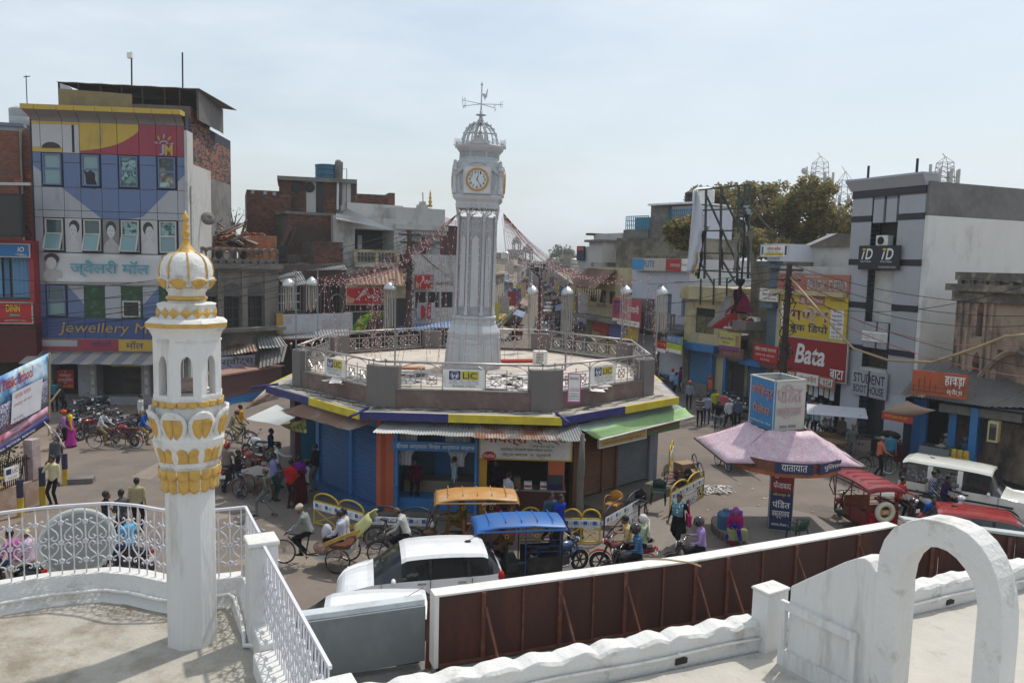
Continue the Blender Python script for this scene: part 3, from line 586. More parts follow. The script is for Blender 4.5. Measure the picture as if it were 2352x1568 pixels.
m_granite=mat('granite_pier',(.155,.14,.132),rough=.5,var=.35,scale=60,bump=.05,dirt=(.2,.17,.15),damt=.4,dscale=1.4)
m_band=mat('kerb_maroon',(.155,.105,.09),rough=.6,var=.2,scale=14,bump=.06,dirt=(.26,.21,.18),damt=.5,dscale=1.6)
m_slab=mat('slab_top',(.42,.38,.33),rough=.9,var=.15,bump=.25,dirt=(.25,.22,.19),damt=.7,dscale=1.5)
m_blue=paint('#2a2e6b');m_yel=mat('band_yellow',(.60,.49,.03),rough=.55,var=.08,dirt=(.3,.22,.05),damt=.4,dscale=2)
m_steel=mat('steel_tube',(.46,.43,.41),rough=.42,metal=.85,var=.1,bump=0)
m_tileb=mat('shop_blue',(.035,.17,.40),rough=.45,var=.12,scale=5,dirt=(.05,.1,.2),damt=.4,dscale=2)
m_oran=mat('shop_orange',(.46,.105,.045),rough=.6,var=.12,dirt=(.25,.1,.06),damt=.4,dscale=2)
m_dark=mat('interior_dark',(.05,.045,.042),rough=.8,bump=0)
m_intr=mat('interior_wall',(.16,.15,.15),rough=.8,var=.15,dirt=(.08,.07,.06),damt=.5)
m_white=paint('#e6e4de');m_black=mat('plain_black',(.015,.015,.016),rough=.5,var=.1,bump=0)
m_red=mat('sign_red',(.42,.02,.022),rough=.5,var=.1,bump=0);m_txtw=mat('letter_white',(.72,.71,.69),rough=.5,var=.05,bump=0)
m_txtb=mat('letter_navy',(.02,.028,.13),rough=.5,var=.05,bump=0);m_txtr=mat('letter_red',(.38,.035,.03),rough=.5,var=.05,bump=0)
m_txtk=mat('letter_black',(.02,.02,.022),rough=.5,bump=0);m_txty=mat('letter_yellow',(.62,.45,.03),rough=.5,bump=0);m_lic=mat('lic_blue',(.03,.13,.38),rough=.5,bump=0)
ZE0,ZE1,ZK,ZF,ZR0,ZR1,ZP=3.36,3.61,4.2,4.1,4.22,5.12,4.97
OCT=thing('market_building','octagonal shop block round the clock tower with a blue and yellow edged roof terrace','building',OC,world=1)
def lic_logo(parent,o,u,v,n,w,h,words=True):
 """white board with a blue emblem square, yellow LIC square and small writing, on plane (o,u,v)"""
 P=lambda a,b,d=.004:o+u*(a*w)+v*(b*h)+n*d
 def q(a0,b0,a1,b1,m,nm,d):return MB().poly([P(a0,b0,d),P(a1,b0,d),P(a1,b1,d),P(a0,b1,d)]).B(nm,m,parent)
 q(.15,.45,.42,.93,m_blue,'emblem_square',.004);q(.44,.45,.85,.93,m_yel,'yellow_square',.004)
 ctr=lambda a,b:P(.285+a*.1,.69+b*.19,.008)
 MB().tube([ctr(cos(t)*.95,sin(t)*1.05)for t in[2*PI*i/20 for i in range(20)]],.006*w/.9,4,closed=1).B('emblem_ring',m_txtw,parent)
 for s in(-1,1):MB().poly([ctr(s*.15,-.75),ctr(s*.6,-.5),ctr(s*.75,.1),ctr(s*.5,.6),ctr(s*.4,.1),ctr(s*.22,-.1)][::s]).B('emblem_hand',m_txtw,parent)
 MB().poly([ctr(-.12,-.15),ctr(.12,-.15),ctr(.1,.25),ctr(0,.5),ctr(-.1,.25)]).B('emblem_flame',m_txtw,parent)
 txt(parent,'LIC',P(.48,.52,0),u,v,w*.33,h*.33,m_txtb,depth=.01,bold=.015)
 if words:
  txt(parent,'भारतीय जीवन बीमा निगम',P(.15,.33,0),u,v,w*.7,h*.075,m_txtb,depth=.006)
  txt(parent,'LIFE INSURANCE CORPORATION OF INDIA',P(.14,.235,0),u,v,w*.72,h*.05,m_txtb,depth=.006)
  txt(parent,'फैजाबाद मण्डल',P(.22,.06,0),u,v,w*.56,h*.12,m_txtk,depth=.006)
def octagon():
 T=OCT
 MB().prism([och(7.72,ZE0+.02,k)for k in range(8)],(0,0,ZE1-ZE0-.02)).B('eave_slab',m_slab,T)
 struct_f=MB().poly([och(6.8,ZF,k)for k in range(8)]);struct_f.B('terrace_floor',mat('terrace_floor',(.52,.46,.39),rough=.9,var=.18,scale=1.5,bump=.15,dirt=(.3,.24,.19),damt=.6,dscale=1.2),T)
 for k in range(8):
  a,b=och(7.8,ZE0,k),och(7.8,ZE0,k+1);i0,i1=och(7.723,ZE0,k),och(7.723,ZE0,k+1);m=.5+.06*(k%3-1)
  for f0,f1,mt in((0,m,m_blue),(m,1,m_yel)):
   p,q,r_,s=a.lerp(b,f0),a.lerp(b,f1),i0.lerp(i1,f1),i0.lerp(i1,f0);z=V((0,0,ZE1-ZE0+.005))
   MB().hexa([p,q,r_,s,p+z,q+z,r_+z,s+z]).B('fascia',mt,T)
  a,b=och(6.85,ZE1,k),och(6.85,ZE1,k+1);i0,i1=och(6.6,ZE1,k),och(6.6,ZE1,k+1);z=V((0,0,ZK-ZE1))
  MB().hexa([a,b,i1,i0,a+z,b+z,i1+z,i0+z]).B('kerb',m_band,T)
  z=V((0,0,ZK+.03));zz=V((0,0,.03));a,b,i0,i1=och(6.88,ZK,k),och(6.88,ZK,k+1),och(6.57,ZK,k),och(6.57,ZK,k+1)
  MB().hexa([a,b,i1,i0,a+zz,b+zz,i1+zz,i0+zz]).B('coping',m_granite,T)
  c=och(6.9,0,k);d0=(och(6.9,0,k-1)-c).normalized();d1=(och(6.9,0,k+1)-c).normalized();ci=och(6.5,0,k);w=.62
  if k in(4,5):w=.5
  lo=[c,c+d1*w,och(6.5,0,k)+d1*w*.95,ci,ci+d0*w*.95,c+d0*w]
  MB().prism([V((p.x,p.y,ZE1+.005))for p in lo],(0,0,ZP-ZE1)).B('pier',m_granite,T,bevel=.008)
 for k in range(8):
  F=Face(och(6.73,0,k),och(6.73,0,k+1));rt=thing('terrace_railing',['front','front right','right','rear right','rear','rear left','left','front left'][k]+' section of the steel railing with crossed squares round the clock tower terrace','railing',F.at(F.w/2,ZK+.03),0,'sections of the octagon railing',world=1)
  u0,u1=.66,F.w-.66;n=3;bw=(u1-u0)/n;near=k in(7,0,1,4,3,5)
  MB().tube([F.at(-.02,ZR1),F.at(F.w+.02,ZR1)],.036,8).B('top_rail',m_steel,rt,smooth=1)
  for z in(ZR0+.1,ZR0+.58):MB().tube([F.at(u0,z),F.at(u1,z)],.017,6).B('rail',m_steel,rt)
  for i in range(n+1):MB().tube([F.at(u0+bw*i,ZR0),F.at(u0+bw*i,ZR1)],.022,6).B('post',m_steel,rt)
  for i in range(n):
   c=u0+bw*(i+.5)
   MB().tube([F.at(c+bw*.48*cos(t),ZR0+.62+.25*sin(t))for t in[PI*j/12 for j in range(13)]],.018,6).B('arch_bar',m_steel,rt,smooth=1)
   if(k in(0,1,7)and i==1):
    w,h=bw*.98,.62;o=F.at(c-w/2,ZR0+.08,.04);b=thing('insurance_board',{0:'white LIC board with blue and yellow squares on the front railing of the octagon',1:'white LIC board on the front right railing of the octagon',7:'white LIC board on the front left railing of the octagon'}[k],'sign',F.at(c,ZR0+.08,.04),0,'LIC boards on the octagon railing',world=1)
    SL(F,c-w/2,ZR0+.08,c+w/2,ZR0+.08+h,.025,.04).B('board',m_white,b)
    u=F.u if F.u.cross(ZU).dot(F.n)>0 else-F.u
    lic_logo(b,F.at(c-w/2,ZR0+.08,.042)if u.dot(F.u)>0 else F.at(c+w/2,ZR0+.08,.042),u,ZU,F.n,w,h)
    continue
   MB().tube([F.at(c,ZR0),F.at(c,ZR0+.66)],.017,6).B('post',m_steel,rt)
   MB().ell(F.at(c,ZR0+.69),.028,8,5).B('knob',m_steel,rt,smooth=1)
   for s in(-.25,.25):
    cc=c+bw*s;zc=ZR0+.34;q=min(.165,bw*.2)
    mb=MB();sq=[F.at(cc-q,zc-q*.9),F.at(cc+q,zc-q*.9),F.at(cc+q,zc+q*.9),F.at(cc-q,zc+q*.9)]
    for a,b in((0,1),(1,2),(2,3),(3,0),(0,2),(1,3)):mb.bar(sq[a],sq[b],.028,.028)
    for a,b in(((cc,zc+q*.9),(cc,ZR0+.58)),((cc,zc-q*.9),(cc,ZR0+.1)),((cc-q,zc),(cc-bw*.24,zc)),((cc+q,zc),(cc+bw*.24,zc))):mb.bar(F.at(*a),F.at(*b),.02,.02)
    mb.B('crossed_square',m_steel,rt)
 for k in(0,1,2,7):
  c=och(6.75,ZP,k);mb=MB()
  for s in(-.2,.2):mb.lathe([(.012,0),(.012,.16),(.035,.17),(.05,.21),(.035,.25),(.005,.265)],8,(c.x+s,c.y,ZP))
  mb.B('pier_knob',m_steel,T,smooth=1)
octagon()
OF=[Face(och(6.8,0,k),och(6.8,0,k+1))for k in range(8)]
def shutter(F,u0,z0,u1,z1,off,m,name,parent,step=.085):
 """roller shutter of curved slats"""
 n=int((z1-z0)/step);rows=[]
 for i in range(n+1):
  z=z0+(z1-z0)*i/n
  rows.append([F.at(u0,z,off),F.at(u1,z,off)])
  if i<n:rows+=[[F.at(u0,z+step*.5,off+.022),F.at(u1,z+step*.5,off+.022)],[F.at(u0,z+step*.93,off+.003),F.at(u1,z+step*.93,off+.003)]]
 return MB().grid(rows).B(name,m,parent)
def room(F,u0,u1,z0,z1,depth,parent,mw,mf=None):
 """a recess behind the wall: back, sides, floor, ceiling"""
 P=lambda u,z,o:F.at(u,z,-o)
 MB().poly([P(u0,z0,depth),P(u1,z0,depth),P(u1,z1,depth),P(u0,z1,depth)]).B('back_wall',mw,parent)
 for u in(u0,u1):MB().poly([P(u,z0,0),P(u,z0,depth),P(u,z1,depth),P(u,z1,0)]).B('side_wall',mw,parent)
 MB().poly([P(u0,z0,0),P(u1,z0,0),P(u1,z0,depth),P(u0,z0,depth)]).B('floor',mf or mw,parent)
 MB().poly([P(u0,z1,0),P(u1,z1,0),P(u1,z1,depth),P(u0,z1,depth)]).B('ceiling',mw,parent)
def sign(F,x0,y0,x1,y1,off,mpanel,label,lines,frame=None,th=.08,name='shop_sign',cat='sign',rect=None,group=None):
 """boxed sign on a wall: picture rectangle or (u0,z0,u1,z1); lines = (text, fx0, fy0, fx1, fy1, material[, bold[, shear]]) as fractions, y up"""
 u0,z0,u1,z1=rect or F.rect(x0,y0,x1,y1,off)
 t=thing(name,label,cat,F.at((u0+u1)/2,z0,off),0,group,world=1)
 SL(F,u0,z0,u1,z1,off-th,off).B('panel',mpanel,t)
 if frame:
  b=.045
  for a in((u0-b,z0-b,u1+b,z0),(u0-b,z1,u1+b,z1+b),(u0-b,z0,u0,z1),(u1,z0,u1+b,z1)):SL(F,*a,off-th,off+.015).B('frame',frame,t)
 fl=F.u.cross(ZU).dot(F.n)<0
 for ln in lines:
  s,a,b,c,d,m=ln[:6];kw={}
  if len(ln)>6:kw['bold']=ln[6]
  if len(ln)>7:kw['shear']=ln[7]
  if fl:a,c=1-c,1-a
  w,h=u1-u0,z1-z0
  if s=='#':SL(F,u0+w*a,z0+h*b,u0+w*c,z0+h*d,off,off+.006).B('printed_block',m,t)
  else:F.txt(t,s,u0+w*a,z0+h*b,u0+w*c,z0+h*d,off,m,depth=.012,**kw)
 return t
def octshops():
 T=OCT;Z=ZE0
 w=OF[0].w
 def wall(F,u0,u1,z0,z1,m,nm='wall',o0=-.2,o1=0.):return SL(F,u0,z0,u1,z1,o0,o1).B(nm,m,T)
 MB().prism([och(4.2,0,k)for k in range(8)],(0,0,ZE0)).B('core_wall',m_intr,T)
 for k in(2,3,4,5,6):wall(OF[k],0,w,0,Z,paint('#8a8d95')if k!=6 else m_intr)
 F=OF[0];U=lambda x:F.uz(x,1100)[0]
 a,b,c,d,e=0,U(905),U(1100),U(1118),U(1296)
 wall(F,a-.05,b,0,Z,m_oran,'pillar',-.25,.05);wall(F,e,w+.05,0,Z,m_oran,'pillar',-.25,.05)
 wall(F,c,d,0,Z,mat('post_yellow',(.5,.27,.02),rough=.5),'pillar',-.2,.03)
 wall(F,b,c,2.95,Z,m_oran,'lintel');wall(F,d,e,2.95,Z,m_oran,'lintel')
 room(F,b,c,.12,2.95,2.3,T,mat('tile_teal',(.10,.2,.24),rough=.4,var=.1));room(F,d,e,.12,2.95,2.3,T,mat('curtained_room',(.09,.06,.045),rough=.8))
 for u0,u1 in((b,b+.16),(c-.16,c)):wall(F,u0,u1,.1,2.95,m_tileb,'door_frame',-.1,.06)
 wall(F,b,c,.02,.5,m_tileb,'step',-.9,-.12);SL(F,b+.2,.5,c-.2,.9,-1.7,-.9).B('counter',mat('stone_counter',(.25,.2,.15)),T)
 for uu in(b+.1,c-.1):MB().lathe([(.09,0),(.09,.06),(.06,.1),(.055,.9),(.08,.96),(.05,1.0),(.05,2.9)],10,F.at(uu,0.02,.1)).B('column',m_tileb,T,smooth=2)
 wall(F,a,w,-.02,.1,mat('step_stone',(.2,.17,.15)),'step',-.3,.25)
 cb=thing('cupboard','blue painted steel cupboard at the back of the open blue jewellery shop','cupboard',F.at(U(1010),.5,-1.9),0,world=1)
 SL(F,U(983),.5,U(1035),2.4,-2.25,-1.8).B('body',m_tileb,cb)
 for s in(0,1):uu=U(983)+(U(1035)-U(983))*(.5*s);SL(F,uu+.02,.55,uu+(U(1035)-U(983))*.5-.02,2.35,-1.8,-1.78).B('door',m_tileb,cb)
 for x in(925,1048):
  rows=[[F.at(U(x)+(i-6)*.07*(1 if j<3 else.55),2.85-j*.32,-.35+.05*sin(i*2.1))for i in range(13)]for j in range(5)]
  o=MB().grid(rows).B('shop_curtain',mat('silver_cloth',(.45,.45,.46),rough=.4),None,smooth=1);tag(o,'gathered silver curtain hanging at the %s of the blue jewellery shop opening'%('left side' if x<1000 else 'right side'),'curtain','silver curtains of the blue shop')
 sign(F,901,1012,1098,1039,.14,m_tileb,'blue signboard with white Hindi lettering over the open blue shop',[('दीपक अग्रवाल शिखर अग्रवाल सर्राफ',.05,.12,.96,.8,m_txtw,.01),('मो० ९१३६९७७ २९५७',.5,.84,.7,.96,m_txtw)])
 sign(F,1104,993,1311,1057,.16,mat('sign_worn_white',(.62,.6,.56),dirt=(.4,.33,.26),damt=.5,dscale=3),'weathered white sweet shop signboard with big red Hindi name and red oval logo',[('गायत्री',.04,.52,.52,1.0,m_txtr,.05),('स्वीट्स',.56,.6,.95,1.0,m_txtb,.02),('चौक घंटा घर फै.',.57,.48,.82,.58,m_txtk),('स्वादिष्ट मिठाइयाँ एवम सोहन हलुआ,',.22,.29,.8,.45,m_txtk),('फेटुआ मगदल  व  सूतफेनी',.24,.08,.78,.25,m_txtk)],frame=mat('frame_yellow',(.5,.33,.03),dirt=(.25,.12,.05)))
 c0=F.at(F.uz(1124,1043)[0],F.uz(1124,1043)[1],.175);oval=MB().prism([c0+F.u*.23*cos(t)+V((0,0,.15*sin(t)))for t in[2*PI*i/24 for i in range(24)]],F.n*.01).B('oval_badge',m_red,None);tag(oval,'red oval Vadilal badge on the lower left of the sweet shop signboard','badge')
 txt(oval,'Vadilal',c0+F.n*.012-F.u*.19-V((0,0,.05)),F.u,(0,0,1),.38,.12,m_txtw,shear=.25)
 ct=thing('sweet_counter','sweet shop counter draped in dark red patterned cloth below the white signboard','counter',F.at(U(1240),.1,0),0,world=1)
 SL(F,U(1183),.1,U(1298),1.0,-.55,.32).B('cloth',blotch('red_print',['#2a120f','#4a201b','#5a3028','#2b1512'],26),ct);SL(F,U(1180),1.0,U(1300),1.04,-.6,.36).B('top',m_steel,ct)
 for x,col,lab in((1213,'#d8d4d0','small white and red sweet box standing on the counter left'),(1250,'#d8d4d0','small white and red sweet box on the counter near the blue cooler')):
  b_=thing('sweet_box',lab,'box',F.at(U(x),1.04,.1),0,'sweet boxes on the counter',world=1);SL(F,U(x)-.13,1.04,U(x)+.13,1.26,0,.2).B('carton',paint(col),b_);SL(F,U(x)-.12,1.09,U(x)+.12,1.16,.2,.206).B('printed_band',m_red,b_)
 jr=thing('snack_jar','glass case of brown snacks on the left of the sweet counter','case',F.at(U(1185),1.04,.1),0,world=1);SL(F,U(1180),1.04,U(1196),1.4,-.1,.2).B('case',glass('case_glass',(.12,.11,.1)),jr);SL(F,U(1181),1.05,U(1195),1.25,-.05,.206).B('snacks',blotch('snack',['#6b4526','#9a6a3a','#4a2f1c'],30),jr)
 ck=thing('display_cooler','dark blue slanted glass display cooler at the right end of the sweet counter','cooler',F.at(U(1275),1.04,0),0,world=1)
 MB().prism([F.at(U(1256),1.04,q)+V((0,0,z))for q,z in((-.35,0),(.28,0),(.3,.2),(-.1,.6),(-.35,.6))],F.u*(U(1292)-U(1256))).B('body',paint('#1d1a4a'),ck)
 MB().poly([F.at(U(1258),1.27,.297),F.at(U(1290),1.27,.297),F.at(U(1290),1.6,-.07),F.at(U(1258),1.6,-.07)]).B('glass',glass('cooler_glass',(.05,.06,.06)),ck)
 def awn(label,a,b,c,d,m,**k):
  o=corr(a,b,c,d,**k).B('tin_awning',m,None);tag(o,label,'awning','corrugated awnings of the octagon');return o
 z0,z1=3.33,3.06
 awn('long pale corrugated tin awning over the open blue shop on the octagon front',F.at(U(905)-.05,z0,.2),F.at(U(1095),z0,.2),F.at(U(1100)-.1,z1-.02,1.55),F.at(U(893)-.25,z1+.02,1.5),m_corr)
 x=[U(1093),U(1141),U(1189),U(1234),U(1272),U(1318)]
 for i in range(5):awn(('first','second','third','fourth','fifth')[i]+' rust streaked tin sheet from the left over the sweet shop signboard',F.at(x[i],z0-.005*i,.2),F.at(x[i+1]+.04,z0-.005*i,.2),F.at(x[i+1]+.04+.05*i,z1-.03-.004*i,1.6),F.at(x[i]+.04*i,z1-.03-.004*i,1.6),m_corr_rust if i<4 else m_corr)
 F=OF[7];U=lambda x:F.uz(x,1080)[0]
 wall(F,U(877),w+.02,0,Z,m_oran,'pillar',-.2,.05)
 wall(F,U(728),U(735),0,Z,m_tileb,'door_frame',-.1,.05);wall(F,U(804),U(810),0,3.0,m_tileb,'door_frame',-.1,.05);wall(F,U(728),U(877),2.9,Z,m_tileb,'lintel')
 ms=mat('shutter_blue',(.022,.095,.24),rough=.5,var=.15,scale=3,dirt=(.05,.07,.12),damt=.5,dscale=1.4)
 for a,b in((735,804),(810,877)):shutter(F,U(a),.25,U(b),2.95,-.04,ms,'roller_shutter',T)
 wall(F,U(728),U(877),0,.25,mat('blue_step',(.03,.1,.25)),'step',-.1,.25)
 mt=mat('tile_blue',(.06,.22,.33),rough=.35,var=.08)
 room(F,.05,U(728),.1,3.2,1.1,T,mt);wall(F,-.1,.06,0,Z,mat('maroon_post',(.14,.06,.06)),'pillar',-.2,.05)
 wall(F,0,U(728),-.02,.35,mat('step_blue2',(.05,.12,.2)),'step',-.9,-.1)
 sg=thing('cloth_banner','faded yellow and green cloth banner sagging under the silver tin sheets at the left corner','banner',G(675,985,2.5),world=1)
 a,b,c,d=G(645,975,2.75),G(702,960,2.85),G(705,994,2.35),G(655,982,2.45)
 MB().grid([[a.lerp(b,i/6)+V((0,0,-.04*sin(PI*i/6)))for i in range(7)],[d.lerp(c,i/6)+V((0,0,-.04*sin(PI*i/6)))for i in range(7)]]).B('cloth',blotch('banner_faded',['#a09a6a','#c8bf8a','#9a8b3a','#5c7046','#b0a878'],3),sg,solid=.01)
 awn('rusty brown corrugated awning over the blue roller shutters',G(694,928,3.3),G(868,962,3.3),G(800,988,2.98),G(640,943,3.02),m_corr_brown,sag=.03)
 awn('bright silver corrugated awning at the left corner of the octagon',G(640,928,3.15),G(690,953,3.0),G(640,976,2.75),G(566,962,2.85),mat('tin_bright',(.36,.38,.38),rough=.55,metal=.1,var=.08,bump=.02),pitch=.11)
 awn('old pale tin awning with rust stains at the far left of the octagon',G(612,893,3.2),G(640,915,3.15),G(600,925,2.7),G(562,940,2.6),m_corr_rust)
 F=OF[1];U=lambda x:F.uz(x,1090)[0]
 mb_=mat('shutter_brown',(.15,.065,.028),rough=.6,var=.2,scale=3,dirt=(.07,.04,.03),damt=.5,dscale=1.2);mg_=mat('shutter_grey',(.135,.15,.155),rough=.55,var=.15,dirt=(.08,.08,.08),damt=.5)
 for a,b,m_ in((1326,1381,mb_),(1387,1413,mb_),(1417,1500,mg_)):shutter(F,U(a),.35,U(b),2.7,-.05,m_,'roller_shutter',T)
 for a,b in((1315,1326),(1381,1387),(1413,1417),(1500,1505)):wall(F,U(a),U(b),0,Z,mb_,'door_frame',-.15,.03)
 wall(F,U(1315),U(1505),2.7,Z,mb_,'lintel');wall(F,U(1505),w,0,Z,paint('#7d7a88'),'wall',-.2,.06)
 SL(F,U(1320),0,w+.1,.3,-.2,1.25).B('platform',mat('platform_stone',(.15,.125,.105),bump=.3,var=.2),T)
 sign(F,1352,1008,1459,1043,.6,mat('sign_amber',(.58,.40,.14),dirt=(.45,.25,.08),damt=.4,dscale=2),'amber cloth signboard with navy Hindi lettering under the green awning',[('मे. लक्ष्मी गोपाल जायसवाल',.04,.36,.97,.85,m_txtb,.02),('सिटी के सभी दवाओ की पूरी बिक्री',.06,.1,.9,.25,m_txtb)],frame=m_txtw,rect=(U(1345),2.22,U(1449),2.78))
 sign(F,0,0,0,0,.6,mat('sign_green',(.09,.17,.06),dirt=(.2,.08,.05),damt=.6,dscale=3),'dark green shop sign with faded red Hindi lettering beside the amber signboard',[('हासिफ जफरानी',.05,.2,.95,.85,mat('letter_fadedred',(.42,.07,.05)),.03)],rect=(U(1453),2.26,U(1526),2.8))
 a,b=G(1331,984,3.2),G(1563,926,3.2);c,d=G(1592,956,2.75),G(1376,1010,2.72)
 awn('pale green corrugated strip tucked behind the green cloth awning',a+F.n*-.4,b-F.n*.4,b.lerp(c,.45),a.lerp(d,.3),mat('tin_green',(.36,.45,.38),rough=.5,metal=.2,dirt=(.3,.3,.25)))
 ga=thing('green_awning','plain light green cloth awning over the brown and grey shutters','awning',(a+b)/2,world=1)
 g0,g1=a.lerp(d,.28),b.lerp(c,.35);rows=[]
 for j in range(5):p,q=g0.lerp(d,j/4),g1.lerp(c,j/4);rows.append([p.lerp(q,i/14)+V((0,0,.02-.05*sin(PI*j/4)+.012*sin(i*1.7+j)))for i in range(15)])
 MB().grid(rows).B('cloth',mat('green_cloth',(.30,.47,.20),rough=.8,var=.1,scale=2,dirt=(.22,.32,.16),damt=.4),ga,smooth=1,solid=.012)
 MB().tube([d+V((0,0,.0)),c],.035,8).B('front_pipe',m_pipe,ga)
 p=G(1328,1235,0);tr=thing('sack_wrapped_pole','pole wrapped in torn grey sacking by the right corner of the octagon front','pole',p)
 MB().tube([(0,0,0),(.02,0,.6),(0,.01,1.5),(.02,0,2.3),(.03,.02,3.3)],[.15,.13,.11,.12,.06],10).B('sacking',mat('sacking',(.13,.12,.105),rough=.95,var=.3,bump=.6,bscale=12),tr,smooth=1)
 MB().tube([(0,0,0),(.02,0,.12)],[.2,.17],12).B('base',mat('sack_base',(.1,.09,.08),bump=.5),tr)
 for k,off,lab in((0,.15,'front left'),(1,.15,'front right'),(7,.3,'left')):
  c=och(7.6,ZE1+.06,k);o_=(c-OC);o_.z=0;o_.normalize();o=MB().tube([c-o_*.25,c+o_*.75-V((0,0,.12))],.045,8).B('drain_spout',m_blue,None,smooth=1);tag(o,'blue drain spout over the roof edge at the %s corner of the octagon'%lab,'spout','blue spouts of the octagon')
 mc=mat('cable_black',(.02,.02,.02),bump=0)
 for k in(7,0,1):
  mb=MB();F_=Face(och(7.1,0,k),och(7.1,0,k+1))
  for j in range(4):mb.tube([F_.at(F_.w*i/22,ZE1+.02+.012*abs(sin(i*1.9+j)),.12*j-.1+.14*sin(i*.8+j*2.1)+.06*sin(i*2.3+j))for i in range(23)],.009,4)
  o=mb.B('loose_cables',mc,None);tag(o,'tangle of black cables lying on the %s roof edge of the octagon'%{7:'front left',0:'front',1:'front right'}[k],'cables','cables on the octagon roof edge')
 mb=MB();random.seed(5)
 for i in range(170):
  x,y=rnd(-1.2,3.4),rnd(26.3,30.2)
  if i%5==0:x,y=rnd(-6.5,-2.5),rnd(27,30)
  a=rnd(0,3);s=rnd(.1,.42);h=ZF+.01+rnd(0,.12);c,d=cos(a),sin(a);w=s*rnd(.3,.9)
  mb.poly([(x+c*s-d*w,y+d*s+c*w,h+rnd(0,.1)),(x-c*s-d*w,y-d*s+c*w,h),(x-c*s+d*w,y-d*s-c*w,h+rnd(0,.06)),(x+c*s+d*w,y+d*s-c*w,h)])
 stuff(mb.B('paper_litter',mat('paper_scraps',(.55,.52,.5),rough=.8,island=.9,var=.1,dirt=(.35,.25,.2),dscale=3),None))
 for(x,y,a,col,lab,w,h)in((1190,829,.3,'#8e2e22','red mat with pale edge lying right of the tower base',1.6,.8),(945,845,.1,'#b5763f','orange printed sheet lying on the terrace left of the tower',1.1,.5),(1020,852,.5,'#c9a98c','pale pink sheet lying in front of the tower base',.9,.4)):
  p=G(x,y,ZF+.03);o=MB().obox((0,0,.02),w,h,.04,a).B('floor_mat',cloth(col),None);o.location=p;tag(o,lab,'mat')
 p=G(1240,838,ZF);t=thing('cooler_unit','white louvred air cooler standing on the terrace by the rear right railing','air cooler',p,.2)
 MB().box(-.28,-.2,0,.28,.2,.62).B('case',m_white,t,bevel=.015)
 for i in range(7):MB().box(-.22,-.212,.1+i*.065,.1,-.2,.135+i*.065).B('louvre',paint('#7d7d7d'),t)
 po=thing('notice_poster','pink bordered white election notice hung on the front right pier','poster',G(1318,920,4.2),world=1);Fp=Face(och(6.93,0,1)-V((1,0,0))*.8,och(6.93,0,1));u0,z0,u1,z1=Fp.rect(1305,857,1333,925,.05)
 SL(Fp,u0,z0,u1,z1,.03,.04).B('sheet',mat('poster_pink',(.55,.08,.28),bump=0),po);SL(Fp,u0+.03,z0+.05,u1-.03,z1-.03,.04,.045).B('printed_page',m_white,po)
 for i,h in enumerate((.12,.2,.3,.4,.47)):SL(Fp,u0+.05,z0+h*(z1-z0),u1-.05,z0+(h+.02+.01*(i%2))*(z1-z0),.045,.048).B('printed_line',mat('poster_grey',(.3,.3,.32),bump=0)if i!=3 else mat('poster_pink',None),po)
 Fp.txt(po,'निषपकष मतदान',u0+.06,z0+.78*(z1-z0),u1-.08,z0+.88*(z1-z0),.045,m_txtk)
octshops()
